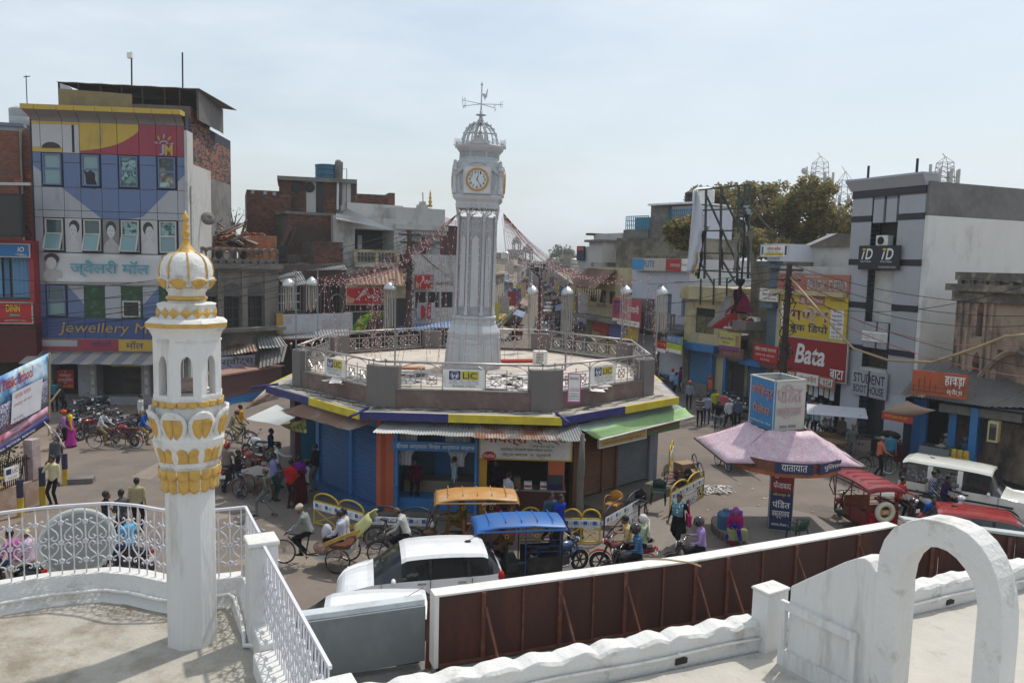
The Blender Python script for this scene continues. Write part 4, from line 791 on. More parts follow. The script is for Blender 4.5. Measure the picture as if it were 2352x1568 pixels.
# CLOCK TOWER
def tower():
 m_t=mat('tower_silver',(.49,.50,.515),rough=.5,metal=.12,var=.07,scale=4,bump=.05,dirt=(.3,.3,.3),damt=.35,dscale=1.8,stretch=3)
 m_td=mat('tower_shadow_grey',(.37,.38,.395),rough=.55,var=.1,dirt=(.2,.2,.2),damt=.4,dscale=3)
 Y=OC.y;b=V((D(1086,850,Y).x,Y,ZF));T=thing('clock_tower','silver painted cast iron clock tower with an open ribbed crown and weather vane','clock tower',b);T.rotation_euler=(0,R(.75),R(-1))
 k=Y/1801*1.02;r=lambda px:px*k;z=lambda py:D(1095,py,Y).z-ZF;ph=PI/8
 def oc(prof,nm,m=m_t,**kw):return MB().lathe([(r(a)/cos(PI/8),z(y)if y>3 else y)for a,y in prof],8,ph=ph).B(nm,m,T,**kw)
 oc([(64,852),(63,846),(61.5,838),(56,765)],'pedestal');oc([(58,765),(58,761),(56.5,757)],'moulding');oc([(56,757),(47,741)],'pedestal_slope');oc([(48,741),(48,737),(46,736),(46,730),(48,729),(48,725),(43,723)],'moulding')
 for j in range(8):
  a=ph+PI/8+j*PI/4;R_=Matrix.Rotation(a,3,'Z')
  def P(rr,s,zz):return R_@V((rr,s,zz))
  w=.30;arch=[P(r(46)+.01,-w,z(739)),P(r(46)+.01,-w,z(734))]+[P(r(46)+.012,w*cos(t),z(734)+(z(731)-z(734))*sin(t))for t in[PI-PI*i/8 for i in range(9)]]+[P(r(46)+.01,w,z(739))]
  MB().tube(arch,.014,4).B('blind_arch',m_t,T)
  rect=[P(r(61)+.03,-.42,z(838)),P(r(56)+.03,-.36,z(772)),P(r(56)+.03,.36,z(772)),P(r(61)+.03,.42,z(838))]
  MB().tube(rect,.013,4,closed=1).B('panel_moulding',m_t,T)
  MB().tube([P(r(57.5)+.02,-.36,z(785)),P(r(57.5)+.02,.36,z(785))],.012,4).B('panel_moulding',m_t,T)
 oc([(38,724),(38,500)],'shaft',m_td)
 zt,zb=z(506),z(722)
 for j in range(8):
  a=ph+j*PI/4;rr=r(41.5)/cos(PI/8)*.98;c=V((cos(a)*rr,sin(a)*rr,0))
  MB().lathe([(.085,zb),(.085,zb+.1),(.06,zb+.14),(.055,zb+.5),(.05,zt-.1),(.07,zt-.06),(.055,zt),(.085,zt+.1),(.1,zt+.16)],10,c).B('colonnette',m_t,T,smooth=2)
  for fz in(.33,.66):MB().lathe([(.06,-.03),(.075,0),(.06,.03)],10,c+V((0,0,zb+(zt-zb)*fz))).B('shaft_ring',m_t,T)
  a2=a+PI/8;R_=Matrix.Rotation(a2,3,'Z');P=lambda s,zz,o=.0:R_@V((r(38)+.012+o,s,zz));hw=.21
  lan=[P(-hw,zb+.25),P(-hw,zt-.75)]+[P(-hw+hw*2*i/8,zt-.75+.3*(1-abs(i/4-1)**1.7))for i in range(1,8)]+[P(hw,zt-.75),P(hw,zb+.25)]
  MB().tube(lan,.018,4,closed=1).B('lancet_moulding',m_t,T)
  MB().prism([P(-hw*.72,zb+.35,.004),P(hw*.72,zb+.35,.004),P(hw*.72,zt-.8,.004),P(0,zt-.62,.004),P(-hw*.72,zt-.8,.004)],R_@V((.016,0,0))).B('lancet_panel',m_t,T)
  mb=MB();g0=zt+.05;g1=z(479)
  for s in(-1,1):
   mb.tube([P(s*.3,g0,.06),P(s*.26,g0+(g1-g0)*.45,.12),P(s*.12,g0+(g1-g0)*.85,.16),P(0,g1,.17)],.02,4);mb.tube([P(s*.29,g0+(g1-g0)*.5,.1),P(s*.14,g0+(g1-g0)*.55,.12),P(s*.05,g0+(g1-g0)*.75,.13)],.015,4);mb.tube([P(s*.3,g0+.1,.07),P(s*.3,g1,.16)],.022,4)
  mb.B('tracery',m_t,T)
 def sq(prof,nm,m=m_t,**kw):return MB().lathe([(r(a)*math.sqrt(2),z(y))for a,y in prof],4,ph=PI/4).B(nm,m,T,**kw)
 sq([(43,482),(45.5,480),(45.5,467),(47,464)],'frieze');sq([(48,464),(51.5,460),(52.5,456),(52,452),(48.5,449)],'cornice');sq([(47.5,449),(46.5,380)],'clock_stage')
 for s in range(4):
  for i in range(7):
   R_=Matrix.Rotation(s*PI/2,3,'Z');c=R_@V((r(45.7),r(-36+12*i),z(473.5)));MB().ell(c,(.03,.05,.05),8,5,R_).B('boss',m_t,T)
 oc([(46.5,380),(47,374),(44,371)],'chamfer');oc([(43,371),(43,367)],'moulding');oc([(41.5,367),(41.5,353)],'medallion_band',m_td);oc([(42.5,354),(46,350),(51,343),(52,338),(49,336)],'crown_cornice');oc([(43.5,369),(43.5,366)],'moulding')
 for j in range(8):
  a2=j*PI/4;R_=Matrix.Rotation(a2,3,'Z');MB().obox(R_@V((r(41.7),r(17),z(360))),.03,.05,z(353)-z(367),a2).B('pilaster',m_t,T);MB().obox(R_@V((r(41.7),-r(17),z(360))),.03,.05,z(353)-z(367),a2).B('pilaster',m_t,T)
  for i in(-1,0,1):
   c=R_@V((r(41.7),i*r(10),z(360)));MB().tube([c+R_@V((0,.062*cos(t),.062*sin(t)))for t in[2*PI*q/10 for q in range(10)]],.016,5,closed=1).ell(c,(.02,.03,.03),8,5).B('medallion',m_t,T)
  mb=MB();ap=r(49)
  for i in range(-5,6):
   if abs(i)<2 and j%2==0:continue
   c=R_@V((ap,i*.085,z(337)));mb.lathe([(.012,0),(.012,.05),(.03,.07),(.008,.1),(.016,.115),(.002,.15)],5,c)
  mb.B('cresting',m_t,T)
  if j%2==0:
   P=lambda s,zz,o:R_@V((r(50)+o,s,zz));MB().prism([P(-.34,z(338),-.12),P(.34,z(338),-.12),P(0,z(320),-.12)],R_@V((.2,0,0))).B('pediment',m_t,T)
   MB().tube([P(-.38,z(338),.1),P(0,z(319),.1),P(.38,z(338),.1)],.03,4).B('pediment_moulding',m_t,T)
 for j in range(8):
  a=ph+j*PI/4;ca,sa=cos(a),sin(a);rad=V((ca,sa,0));out=[];inn=[]
  for i in range(13):
   f=i/12;t=f*PI/2;R0=r(40);H_=z(282)-z(337);out.append((R0*cos(t)**.86+.03,z(337)+H_*sin(t)**1.05));inn.append((max(.03,R0*cos(t)**.86-.17*(1-f*.6)),z(337)+H_*sin(t)**1.05-.05*f))
  mb=MB();mb.tube([rad*p+V((0,0,q))for p,q in out],.035,5);mb.tube([rad*p+V((0,0,q))for p,q in inn],.024,5)
  for i in range(0,12,2):mb.tube([rad*out[i][0]+V((0,0,out[i][1])),rad*inn[i+1][0]+V((0,0,inn[i+1][1]))],.016,4)
  mb.B('crown_rib',m_t,T,smooth=1);
  for i in(2,4,6,8,10):p=rad*(out[i][0]+.03)+V((0,0,out[i][1]+.02));MB().ell(p,(.03,.03,.05),6,4).B('crocket',m_t,T)
 MB().tube([V((-r(30),0,z(306))),V((r(30),0,z(306)))],.03,6).tube([V((0,-r(30),z(306))),V((0,r(30),z(306)))],.03,6).B('bell_beam',m_t,T)
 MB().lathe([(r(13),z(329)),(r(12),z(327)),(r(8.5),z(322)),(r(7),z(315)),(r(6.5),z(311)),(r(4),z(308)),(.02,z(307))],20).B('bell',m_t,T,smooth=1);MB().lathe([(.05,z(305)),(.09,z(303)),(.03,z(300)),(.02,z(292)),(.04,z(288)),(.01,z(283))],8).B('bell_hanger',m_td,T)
 MB().lathe([(.16,z(284)),(.1,z(280)),(.13,z(277)),(.1,z(274)),(.07,z(270)),(.06,z(267)),(.2,z(265)),(.22,z(264)),(.06,z(263)),(.05,z(258)),(.07,z(257)),(.035,z(255)),(.028,z(240)),(.025,z(215)),(.022,z(197))],12).B('finial',m_t,T,smooth=2)
 MB().lathe([(.02,z(197)),(.06,z(194.5)),(.02,z(191)),(.012,z(189)),(.01,z(186.5))],8).B('finial_tip',m_t,T,smooth=1)
 for s,ang,L in(('S',55,.95),('W',146,.95),('N',225,1.0),('E',358,.88)):
  d=V((cos(R(ang)),sin(R(ang)),0));e=d*L+V((0,0,z(239)));MB().tube([V((0,0,z(239))),e],.014,5).B('vane_arm',m_td,T)
  mb=MB();Q=lambda a,c:e+d*a+V((0,0,c));seg={'N':[(-.14,-.12),(-.14,.12),(0,-.12),(0,.12)],'E':[(0,.1),(-.1,.1),(-.1,-.1),(0,-.1)],'W':[(-.15,.1),(-.12,-.1),(-.07,.06),(-.02,-.1),(.02,.1)],'S':[(0,.1),(-.1,.1),(-.1,0),(0,0),(0,-.1),(-.1,-.1)]}[s]
  mb.tube([Q(*p)for p in seg],.012,4).B('vane_letter',m_td,T)
 bird=[(0,0),(.1,.03),(.16,-.02),(.2,.12),(.22,.2),(.25,.2),(.24,.1),(.22,-.1),(.16,-.18),(.13,-.26),(.11,-.16),(.05,-.07)]
 MB().prism([V((x,-.01,z(216)+q))for x,q in bird],(0,.025,0)).B('vane_bird',m_t,T)
 yf=-r(47)-.03
 for s in range(4):
  M=Matrix.Rotation(s*PI/2,3,'Z');X=M@V((1,0,0));N_=M@V((0,-1,0));Zc=z(418)-.0;ctr=N_*(-yf)+V((0,0,Zc));W_=r(30.5)
  circ=MB().tube([N_*(r(47.2))+V((0,0,Zc))+X*r(38)*cos(t)+V((0,0,r(38)*sin(t)))for t in[2*PI*q/40 for q in range(40)]],.03,5,closed=1).B('round_moulding',m_t,T)
  MB().prism([ctr+X*W_*a+V((0,0,W_*c))for a,c in((-1,-1),(1,-1),(1,1),(-1,1))],N_*.12).B('clock_case',mat('clock_white',(.62,.62,.61),rough=.5,var=.05),T)
  f0=ctr+N_*.12
  for a0,c0,a1,c1 in((-1,-1,1,-.93),(-1,.93,1,1),(-1,-.93,-.93,.93),(.93,-.93,1,.93)):MB().prism([f0+X*W_*p+V((0,0,W_*q))for p,q in((a0,c0),(a1,c0),(a1,c1),(a0,c1))],N_*.02).B('case_edge',m_t,T)
  f1=f0+N_*.03
  MB().tube([f1+X*r(22.6)*cos(t)+V((0,0,r(22.6)*sin(t)))for t in[2*PI*q/48 for q in range(48)]],r(2.2),8,closed=1).B('clock_ring',mat('ring_ochre',(.48,.25,.055),rough=.4),T,smooth=1)
  MB().prism([f1+X*r(21.5)*cos(t)+V((0,0,r(21.5)*sin(t)))for t in[2*PI*q/40 for q in range(40)]],-N_*.02).B('dial',mat('dial_white',(.62,.66,.66),rough=.3,bump=0),T)
  for h in range(1,13):
   a=PI/2-h*PI/6;c=f1+X*r(16)*cos(a)+V((0,0,r(16)*sin(a)));wd=.085 if h<10 else.13
   txt(T,str(h),c-X*wd/2-V((0,0,.06)),X,(0,0,1),wd if h not in(1,)else.05,.12,m_txtk,depth=.006,name='numeral')
  for a,L,w in((PI/2-(12.42)*PI/6,.2,.028),(PI/2-25*PI/30,.34,.016)):
   d=X*cos(a)+V((0,0,sin(a)));MB().bar(f1+N_*.012-d*.06,f1+N_*.012+d*L,.012,w,up=N_).B('hand',m_txtk,T)
  cx=X*r(49)+N_*r(49);MB().lathe([(.1,z(450)),(.1,z(440)),(.075,z(437)),(.07,z(412)),(.12,z(406)),(.13,z(402))],8,V((cx.x,cx.y,0))).B('corner_column',m_t,T)
  MB().ell(cx+V((0,0,z(396))),(.12,.12,.13),8,6).ell(cx+V((0,0,z(388))),(.09,.09,.16),8,6).ell(cx+V((0,0,z(379))),(.07,.07,.085),8,6).B('corner_figure',m_t,T,smooth=1)
  for sg,di in((1,X),(-1,N_)):
   MB().grid([[cx+V((0,0,z(400)+(z(378)-z(400))*i/5))-(X if sg>0 else N_)*(.05+.06*i*(1+j*.35))+(N_ if sg>0 else X)*.02+V((0,0,-.07*j))for i in range(6)]for j in range(3)]).B('wing',m_t,T,solid=.03)
  for sg in(-1,1):MB().tube([N_*r(47.2)+X*sg*(r(36)+.05*cos(t)*(1-t/14))+V((0,0,z(446)+.12+.07*sin(t)*(1-t/14)))for t in[i*.6 for i in range(20)]],.014,4).B('scrollwork',m_t,T)
tower()
# BUILDINGS, helpers
def FX(x0,Y0,x1,Y1,y=640):
 a,b=D(x0,y,Y0),D(x1,y,Y1);return Face((a.x,a.y),(b.x,b.y))
def bthing(name,label,F,cat='building',group=None):
 return thing(name,label,cat,F.at(F.w/2,0),0,group,world=1)
def body(F,rc,depth,m,parent,off=-.25,name='wall'):
 return SL(F,rc[0],rc[1],rc[2],rc[3],off-depth,off).B(name,m,parent)
m_rustbar=mat("rust_frame",(.05,.03,.025),rough=.8,var=.3)
m_pane=glass('pane_dark',(.03,.04,.045));m_paneg=glass('pane_green',(.10,.19,.19),.05);m_frw=paint('#b9b8b2');m_wood=mat('old_wood',(.09,.06,.045),rough=.8,var=.3)
def win(F,h,parent,frame=None,pane=None,off=-.2,nx=2,nz=2,fw=.05):
 frame=frame or m_wood;u0,z0,u1,z1=h
 w=SL(F,u0,z0,u1,z1,off-.03,off).B('window',pane or m_pane,parent);mb=MB()
 for i in range(nx+1):u=u0+(u1-u0)*i/nx;F.slab(mb,max(u0,u-fw/2),z0,min(u1,u+fw/2),z1,off+.001,off+.04)
 mb.B('frame',frame,w);mb=MB()
 for i in range(nz+1):z=z0+(z1-z0)*i/nz;F.slab(mb,u0,max(z0,z-fw/2),u1,min(z1,z+fw/2),off+.001,off+.032)
 mb.B('sash_bars',frame,w);return w
def bricks(F,rc,parent,m,off=0.,holes=(),L=.25,H=.085,name='brickwork',jag=0.):
 """courses of separate bricks over a mortar bed"""
 u0,z0,u1,z1=rc;mb=MB();n=int((z1-z0)/H)
 for j in range(n):
  z=z0+j*H;u=u0-(L/2 if j%2 else 0);lim=u1-(rnd(0,jag)if jag else 0);
  while u<lim:
   a,b=max(u,u0),min(u+L-.012,u1);u+=L
   if b-a<.04 or any(h[0]<(a+b)/2<h[2]and h[1]<z+H/2<h[3]for h in holes):continue
   o=off+rnd(-.006,.01);z_=z+H-.012
   p=[F.at(a,z,off-.03),F.at(b,z,off-.03),F.at(b,z,o),F.at(a,z,o),F.at(a,z_,off-.03),F.at(b,z_,off-.03),F.at(b,z_,o),F.at(a,z_,o)]
   mb.faces(p,[(0,1,2,3),(7,6,5,4),(3,2,6,7),(2,1,5,6),(0,3,7,4)])
 return stuff(mb.B(name,m,parent))
m_brick=mat('brick_red',(.26,.11,.07),rough=.9,var=.2,scale=3,island=.45,bump=.2,dirt=(.15,.11,.09),damt=.6,dscale=.6,dlow=.5)
m_brickd=mat('brick_dark',(.155,.07,.048),rough=.9,var=.25,scale=3,island=.8,bump=.2,dirt=(.05,.045,.04),damt=.75,dscale=.5,dlow=.46)
m_brickn=mat('brick_new',(.40,.155,.075),rough=.9,var=.15,island=.5,bump=.2)
m_mortar=mat('mortar',(.15,.125,.105),rough=.95,var=.3,scale=1.5,dirt=(.06,.055,.05),damt=.6,dscale=.7)
m_conc=mat('old_concrete',(.20,.19,.175),rough=.9,var=.2,scale=1.5,bump=.25,dirt=(.075,.07,.065),damt=.7,dscale=.55,dlow=.45)
m_plast=mat('stained_plaster',(.47,.46,.44),rough=.85,var=.14,scale=1.2,bump=.15,dirt=(.2,.19,.175),damt=.7,dscale=.75,dlow=.52,stretch=1.6)
m_cream=mat('cream_plaster',(.50,.42,.25),rough=.85,var=.14,scale=1.2,bump=.12,dirt=(.2,.16,.11),damt=.7,dscale=.7,dlow=.5,stretch=1.6)
m_lilac=mat('lilac_plaster',(.50,.52,.58),rough=.8,var=.06,bump=.08,dirt=(.3,.3,.31),damt=.5,dscale=.6,dlow=.55,stretch=2)
m_ochre=mat('grimy_ochre',(.24,.21,.15),rough=.9,var=.2,dirt=(.08,.07,.06),damt=.8,dscale=.8,dlow=.44)
def clip(poly,conv):
 """part of poly inside the convex polygon conv (picture coordinates)"""
 ar=sum(a[0]*b[1]-b[0]*a[1]for a,b in zip(conv,conv[1:]+conv[:1]))
 if ar<0:conv=conv[::-1]
 out=list(poly)
 for a,b in zip(conv,conv[1:]+conv[:1]):
  ins=lambda p:(b[0]-a[0])*(p[1]-a[1])-(b[1]-a[1])*(p[0]-a[0])>=-1e-9
  src,out=out,[]
  for p,q in zip(src,src[1:]+src[:1]):
   if ins(p):out.append(p)
   if ins(p)!=ins(q):
    d1=(b[0]-a[0])*(p[1]-a[1])-(b[1]-a[1])*(p[0]-a[0]);d2=(b[0]-a[0])*(q[1]-a[1])-(b[1]-a[1])*(q[0]-a[0]);t=d1/(d1-d2);out.append((p[0]+(q[0]-p[0])*t,p[1]+(q[1]-p[1])*t))
  if not out:return[]
 return out
 # JEWELLERY MALL
def mall():
 F=FX(80,43,432,43.7);T=bthing('mall_building','tall jewellery mall clad in blue, grey, yellow and red panels with portrait posters',F)
 mcol=lambda k,c:mat('acp_'+k,c,rough=.35,var=.07,scale=.9,bump=.02,dirt=(.12,.12,.13),damt=.45,dscale=1.1,dlow=.54,stretch=3)
 mB,mG,mY,mR,mW=mcol('blue',(.115,.165,.30)),mcol('grey',(.36,.37,.40)),mcol('yellow',(.50,.34,.05)),mcol('red',(.29,.035,.06)),mcol('white',(.46,.46,.47));mDB=mcol('deepblue',(.05,.085,.22))
 gap=mat('panel_gap',(.03,.035,.05),rough=.9,bump=0);u1=F.w
 ztop=F.uz(250,260)[1];body(F,(0,F.uz(250,800)[1],u1,ztop),9,gap,T,off=-.06);body(F,(0,0,u1,F.uz(250,800)[1]-.01),8,gap,T,off=-.96)
 V_=lambda x,y=560:F.uz(x,y)[0];Zy=lambda y,x=250:F.uz(x,y)[1]
 xs=[V_(x,288)for x in(72,91,142,181,229.5,268,318,357,405,423)];ys=[(y,Zy(y))for y in(283,355,433,486,503,582,656,731,778)]
 def pan(u0,z0,u1,z1,m,o=0.,nm='panel'):return SL(F,u0+.014,z0+.014,u1-.014,z1-.014,-.05,o).B(nm,m,T)
 def polyp(pts,m,o,nm='panel'):return MB().prism([F.at(u,z,o)for u,z in pts],-F.n*.02).B(nm,m,T)if len(pts)>2 else None
 X=xs;Z=[z for _,z in ys]
 bowl_c=((X[0]+X[9])/2+.1,Zy(380));bw=(X[9]-X[0])/2*1.04;bh=Zy(380)-Zy(505);bowl=[(bowl_c[0]+bw*1.02*cos(t),bowl_c[1]+bh*sin(t))for t in[PI+PI*i/24 for i in range(25)]]+[(X[9]+1,Z[1]+.1),(X[0]-1,Z[1]+.1)]
 yel=[(X[3],Z[0]+.1),(X[6],Z[0]+.1)]+[(V_(x,300),Zy(y))for x,y in((318,299),(308,308),(295,317),(281,325),(268,331),(249,337),(229,342),(205,346),(180,349))]
 wins={(1,1),(3,1),(5,1),(7,1),(1,4),(3,4),(5,4),(7,4),(1,6),(3,6),(5,6),(7,6)}
 for c in range(9):
  for r_ in range(8):
   if(c,r_)in wins:continue
   u0,ub,z1,z0=X[c],X[c+1],Z[r_],Z[r_+1];sub=[(z0,z1)]
   if r_==1:zm=Zy(377);sub=[(zm,z1),(z0,zm)]
   for za,zb in sub:
    rect=[(u0+.014,za+.014),(ub-.014,za+.014),(ub-.014,zb-.014),(u0+.014,zb-.014)]
    if r_==0:
     if c<3:pan(u0,za,ub,zb,mW)
     else:pan(u0,za,ub,zb,mR);polyp(clip(rect,yel),mY,.004)
    elif r_ in(1,2,3):pan(u0,za,ub,zb,mG);polyp(clip(rect,bowl),mB,.004)
    elif r_ in(4,5):pan(u0,za,ub,zb,mG)
    elif r_==6:
     pan(u0,za,ub,zb,mG if 2<c<6 else mB)
     if c==2:polyp([(u0+.02,zb-.02),(ub-.014,zb-.02),(ub-.014,zb-1.05)],mG,.004)
     if c==6:polyp([(ub-.02,zb-.02),(u0+.014,zb-.02),(u0+.014,zb-1.05)],mG,.004)
    else:pan(u0,za,ub,zb,mDB)
 zc0,zc1=Zy(283),Zy(261);n=8
 for c in range(9):
  rows=[[F.at(u,zc0+(zc1-zc0)*(i/n),.55*(1-cos(i/n*PI/2)))for u in(X[c]+.012-(.25*i/n if c==0 else 0),X[c+1]-.012)]for i in range(n+1)]
  MB().grid(rows).B('cove_panel',mcol('cove',(.20,.19,.18)),T,smooth=1)
  SL(F,X[c]+.012-(.28 if c==0 else 0),zc1,X[c+1]-.012,zc1+.26,-.2,.58).B('cap_panel',mY,T)
  if c<3:SL(F,X[c]+.012,Zy(288)-.05,X[c+1]-.012,zc0-.02,0,.02).B('panel',mY,T)
 pan(X[0],Z[1]+.02,X[2],Z[1]+.3,mY,.02);SL(F,X[2]+.5,Z[1]+.05,X[2]+.62,Z[0]-.1,0,.012).B('panel_slot',gap,T)
 oc_=V_(118,345);oz=Zy(346);MB().prism([F.at(oc_+.5*cos(t),oz+.35*sin(t),.02)for t in[PI*i/12 for i in range(13)]],-F.n*.03).B('arched_opening',m_dark,T)
 def mw(c,r_,frame,top,low,open_=False):
  u0,ub,z1,z0=X[c]+.1,X[c+1]-.1,Z[r_]-.05,Z[r_+1]+.1;zm=(z0+z1)/2+.05
  w=SL(F,u0,z0,ub,z1,-.05,-.02).B('window',top,T)
  mb=MB()
  for a in((u0,z0,u0+.07,z1),(ub-.07,z0,ub,z1),(u0+.07,z1-.07,ub-.07,z1),(u0+.07,z0,ub-.07,z0+.07),(u0+.07,zm-.05,ub-.07,zm+.05)):F.slab(mb,*a,-.02,.06)
  mb.B('frame',frame,w)
  o=.0
  if open_:
   p=[F.at(u0+.05,z0+.05,.42),F.at(ub-.05,z0+.05,.42),F.at(ub-.05,zm,.07),F.at(u0+.05,zm,.07)];MB().prism(p,-F.n*.03).B('open_sash',low,w)
   for a,b in((0,1),(1,2),(2,3),(3,0)):MB().bar(p[a]+F.n*.01,p[b]+F.n*.01,.07,.05).B('sash_frame',m_frw,w)
  else:SL(F,u0+.07,z0+.07,ub-.07,zm-.05,-.02,.005).B('lower_pane',low,w)
  return w
 pg=glass('mall_pane',(.17,.29,.30),.12);pd=glass('mall_pane_deep',(.05,.10,.11),.06);gt=blotch('green_tarp',['#0e2a18','#1f4a2a','#12331d','#2c5a36'],3,rough=.4)
 w=mw(1,1,mB,pg,pg);w=mw(3,1,mB,pg,pg);hx,hz=V_(206,410),Zy(416)
 MB().prism([F.at(hx+a,hz+b,.012)for a,b in((-.3,.55),(-.1,.42),(.05,.55),(.3,.38),(.28,.05),(.38,-.2),(.3,-.45),(0,-.42),(-.2,-.15),(-.22,.25))],F.n*.004).B('broken_hole',m_black,w)
 mw(5,1,mB,blotch('pane_reflect',['#2c4a48','#8fb5b2','#20302f','#6d8f8c'],2.2,rough=.1),blotch('pane_reflect',None));mw(7,1,mB,blotch('pane_reflect2',['#28505e','#3a3a3c','#7a6f60','#9fb9b4'],1.6,rough=.1),blotch('pane_reflect2',None))  # pale and dark blotches paint reflections into the pane colour
 for c in(1,3,5,7):mw(c,4,m_frw,pd if c<5 else blotch('pane_reflect',None),pg,c!=7)
 mw(1,6,mB,pd,pg)
 for c in(3,5,7):u0,ub=X[c],X[c+1];SL(F,u0,Z[7],ub,Z[6],-.05,.0).B('window',gt,T)
 u0,ub=X[5]+.1,X[6]-.1;a=SL(F,u0,Z[7]+.1,ub,Z[7]+1.0,-.02,.14).B('air_conditioner',m_frw,T);SL(F,u0+.08,Z[7]+.17,ub-.08,Z[7]+.93,.14,.146).B('grille',blotch('ac_dark',['#1a1a1b','#38383a','#222223'],5),a)
 mp,mh,ms=mat('print_pale',(.46,.46,.46),bump=0),mat('print_hair',(.045,.042,.042),bump=0),mat('print_face',(.52,.515,.51),bump=0)
 def portrait(u,z0,z1,w,t,hs,lean):
  h=z1-z0;E=lambda cu,cz,a,b,o,m,nm:MB().prism([F.at(cu+a*cos(q),cz+b*sin(q),o)for q in[2*PI*i/20 for i in range(20)]],F.n*.002).B(nm,m,t)
  SL(F,u-w/2,z0,u+w/2,z1,.004,.03).B('sheet',mp if hs!=1 else mat('print_grey',(.2,.195,.19),bump=0),t)
  E(u+lean*.05,z1-h*.25,w*.32,h*.2,.032,mh,'printed_hair');E(u-lean*.02,z1-h*.36,w*.24,h*.185,.036,ms,'printed_face')
  MB().prism([F.at(u+a*w,z0+b*h,.033)for a,b in((-.5,0),(.5,0),(.48,.2),(.2,.36),(.1,.42),(.1,.5),(-.1,.5),(-.12,.4),(-.3,.33),(-.48,.2))],F.n*.002).B('printed_shoulders',ms if hs!=1 else mat('print_mid',(.4,.39,.38),bump=0),t)
  for s in(-1,1):E(u-lean*.02+s*w*.1,z1-h*.34,w*.05,h*.01,.039,mat('print_lip',(.2,.19,.19),bump=0),'printed_eye')
  E(u-lean*.02,z1-h*.45,w*.06,h*.012,.039,mat('print_lip',(.2,.19,.19),bump=0),'printed_mouth')
 for c,hs,ln,lab in((2,0,1,'grey portrait poster of a woman with a jewelled bun, leftmost of three on the mall'),(4,1,0,'grey portrait poster of a woman in a sari, middle of three on the mall'),(6,0,-1,'grey portrait poster of a dark haired woman, rightmost of three on the mall')):
  t=thing('portrait_poster',lab,'poster',F.at((X[c]+X[c+1])/2,Z[5],.03),0,'portrait posters on the mall',world=1);portrait((X[c]+X[c+1])/2,Z[5]+.03,Z[4]-.02,X[c+1]-X[c]-.02,t,hs,ln)
 t=thing('torn_banner','torn white banner with teal Hindi lettering and a printed portrait on the mall front','banner',F.at((X[2]+X[7])/2,Z[6],.05),0,world=1);ua,ub=V_(104,620),V_(372,620);rows=[]
 for j in range(9):rows.append([F.at(ua+(ub-ua)*i/24,Zy(584)+(Zy(653)-Zy(584))*j/8,.06+.05*sin(i*1.3)*(j/8)**2+(.18*max(0,(j-5)/3)if 2<i<9 else 0))for i in range(25)])
 MB().grid(rows).B('cloth',mat('banner_white',(.55,.55,.55),rough=.7,var=.08,bump=.1),t,smooth=1,solid=.01)
 m_teal=mat('letter_teal',(.08,.30,.38),bump=0);F.txt(t,'ज्वैलरी मॉल',V_(165,620),Zy(637),V_(346,620),Zy(598),.19,m_teal,bold=.03);ec=V_(122,610)
 for cu,cz,a,b,m,nm,o in((ec,Zy(597),.38,.3,mh,'printed_hair',.14),(ec-.02,Zy(607),.27,.33,ms,'printed_face',.145),(ec+.02,Zy(636),.5,.4,mat('print_mid',None),'printed_shoulders',.135)):MB().prism([F.at(cu+a*cos(q),cz+b*sin(q),o)for q in[2*PI*i/18 for i in range(18)]],F.n*.003).B(nm,m,t)
 mg=mat('letter_gold',(.42,.27,.07),rough=.4,bump=0)
 nm_=thing('mall_lettering','raised gold Jewellery Mall lettering on the blue band of the mall','sign',F.at(V_(240,750),Zy(770),.03),0,world=1);F.txt(nm_,'Jewellery Mall',V_(136,755),Zy(771),V_(378,755),Zy(741),.02,mg,shear=.15,depth=.05)
 em=thing('mall_emblem','JM emblem with blue J, yellow M and sun rays on the red panel','emblem',F.at(V_(380,330),Zy(355),.03),0,world=1);mj=mat('emblem_grey',(.30,.33,.42),bump=0)
 F.txt(em,'J',V_(366,340),Zy(353),V_(378,340),Zy(328),.02,mj,bold=.04);F.txt(em,'M',V_(379,340),Zy(353),V_(397,340),Zy(328),.02,mY,bold=.05)
 q=lambda x,y:F.at(V_(x,340),Zy(y),.03)
 MB().tube([q(377+9*cos(t),328-8*sin(t))for t in[PI*.05+PI*.9*i/10 for i in range(11)]],.05,4).B('arc',mj,em)
 for a,b,m in(((355,322),(363,327),mj),((363,308),(367,319),mY),((378,303),(376,315),mj),((394,309),(386,318),mY),((400,325),(391,327),mj)):MB().tube([q(*a),q((a[0]+b[0])/2+1,(a[1]+b[1])/2),q(*b)],[.02,.07,.03],5).B('ray',m,em)
 z0,z1=Zy(805),Zy(779);sign(F,0,0,0,0,.12,mR,'red and yellow band with small Hindi lettering above the mall shop canopy',[('#',.035,.35,.27,.9,mG),('ज्वैलरी',.36,.2,.5,.9,mat('letter_dullblue',(.05,.05,.13),bump=0),.02),('#',.55,0,.86,1,mY),('मॉल',.6,.2,.72,.92,mat('letter_dullblue',None),.02),('#',.87,.3,.99,.8,mG)],rect=(V_(88,790),z0,V_(425,790),z1))
 t=thing('striped_canopy','grey striped canopy over the mall shop doors','canopy',F.at(F.w/2,3,1),0,world=1);rows=[[F.at(V_(78,815)+(V_(435,815)-V_(78,815))*i/40,Zy(808)+(Zy(828)-Zy(808))*j/3+.02*sin(i*.9+j),.1+1.5*j/3)for i in range(41)]for j in range(4)]
 MB().grid(rows).B('cloth',stripes('canopy_stripe',(.32,.29,.26),(.17,.18,.2),.95,'X'),t,smooth=1,solid=.02)
 zl=Zy(826);holes=[]
 for a,b in((120,180),(222,325),(345,425)):holes.append((V_(a,880),.45,V_(b,880),zl))
 wallh(F,(0,0,u1,Z[8]),holes,mat('grey_tile',(.30,.30,.31),dirt=(.2,.19,.18)),T,th=.9,off=.02)
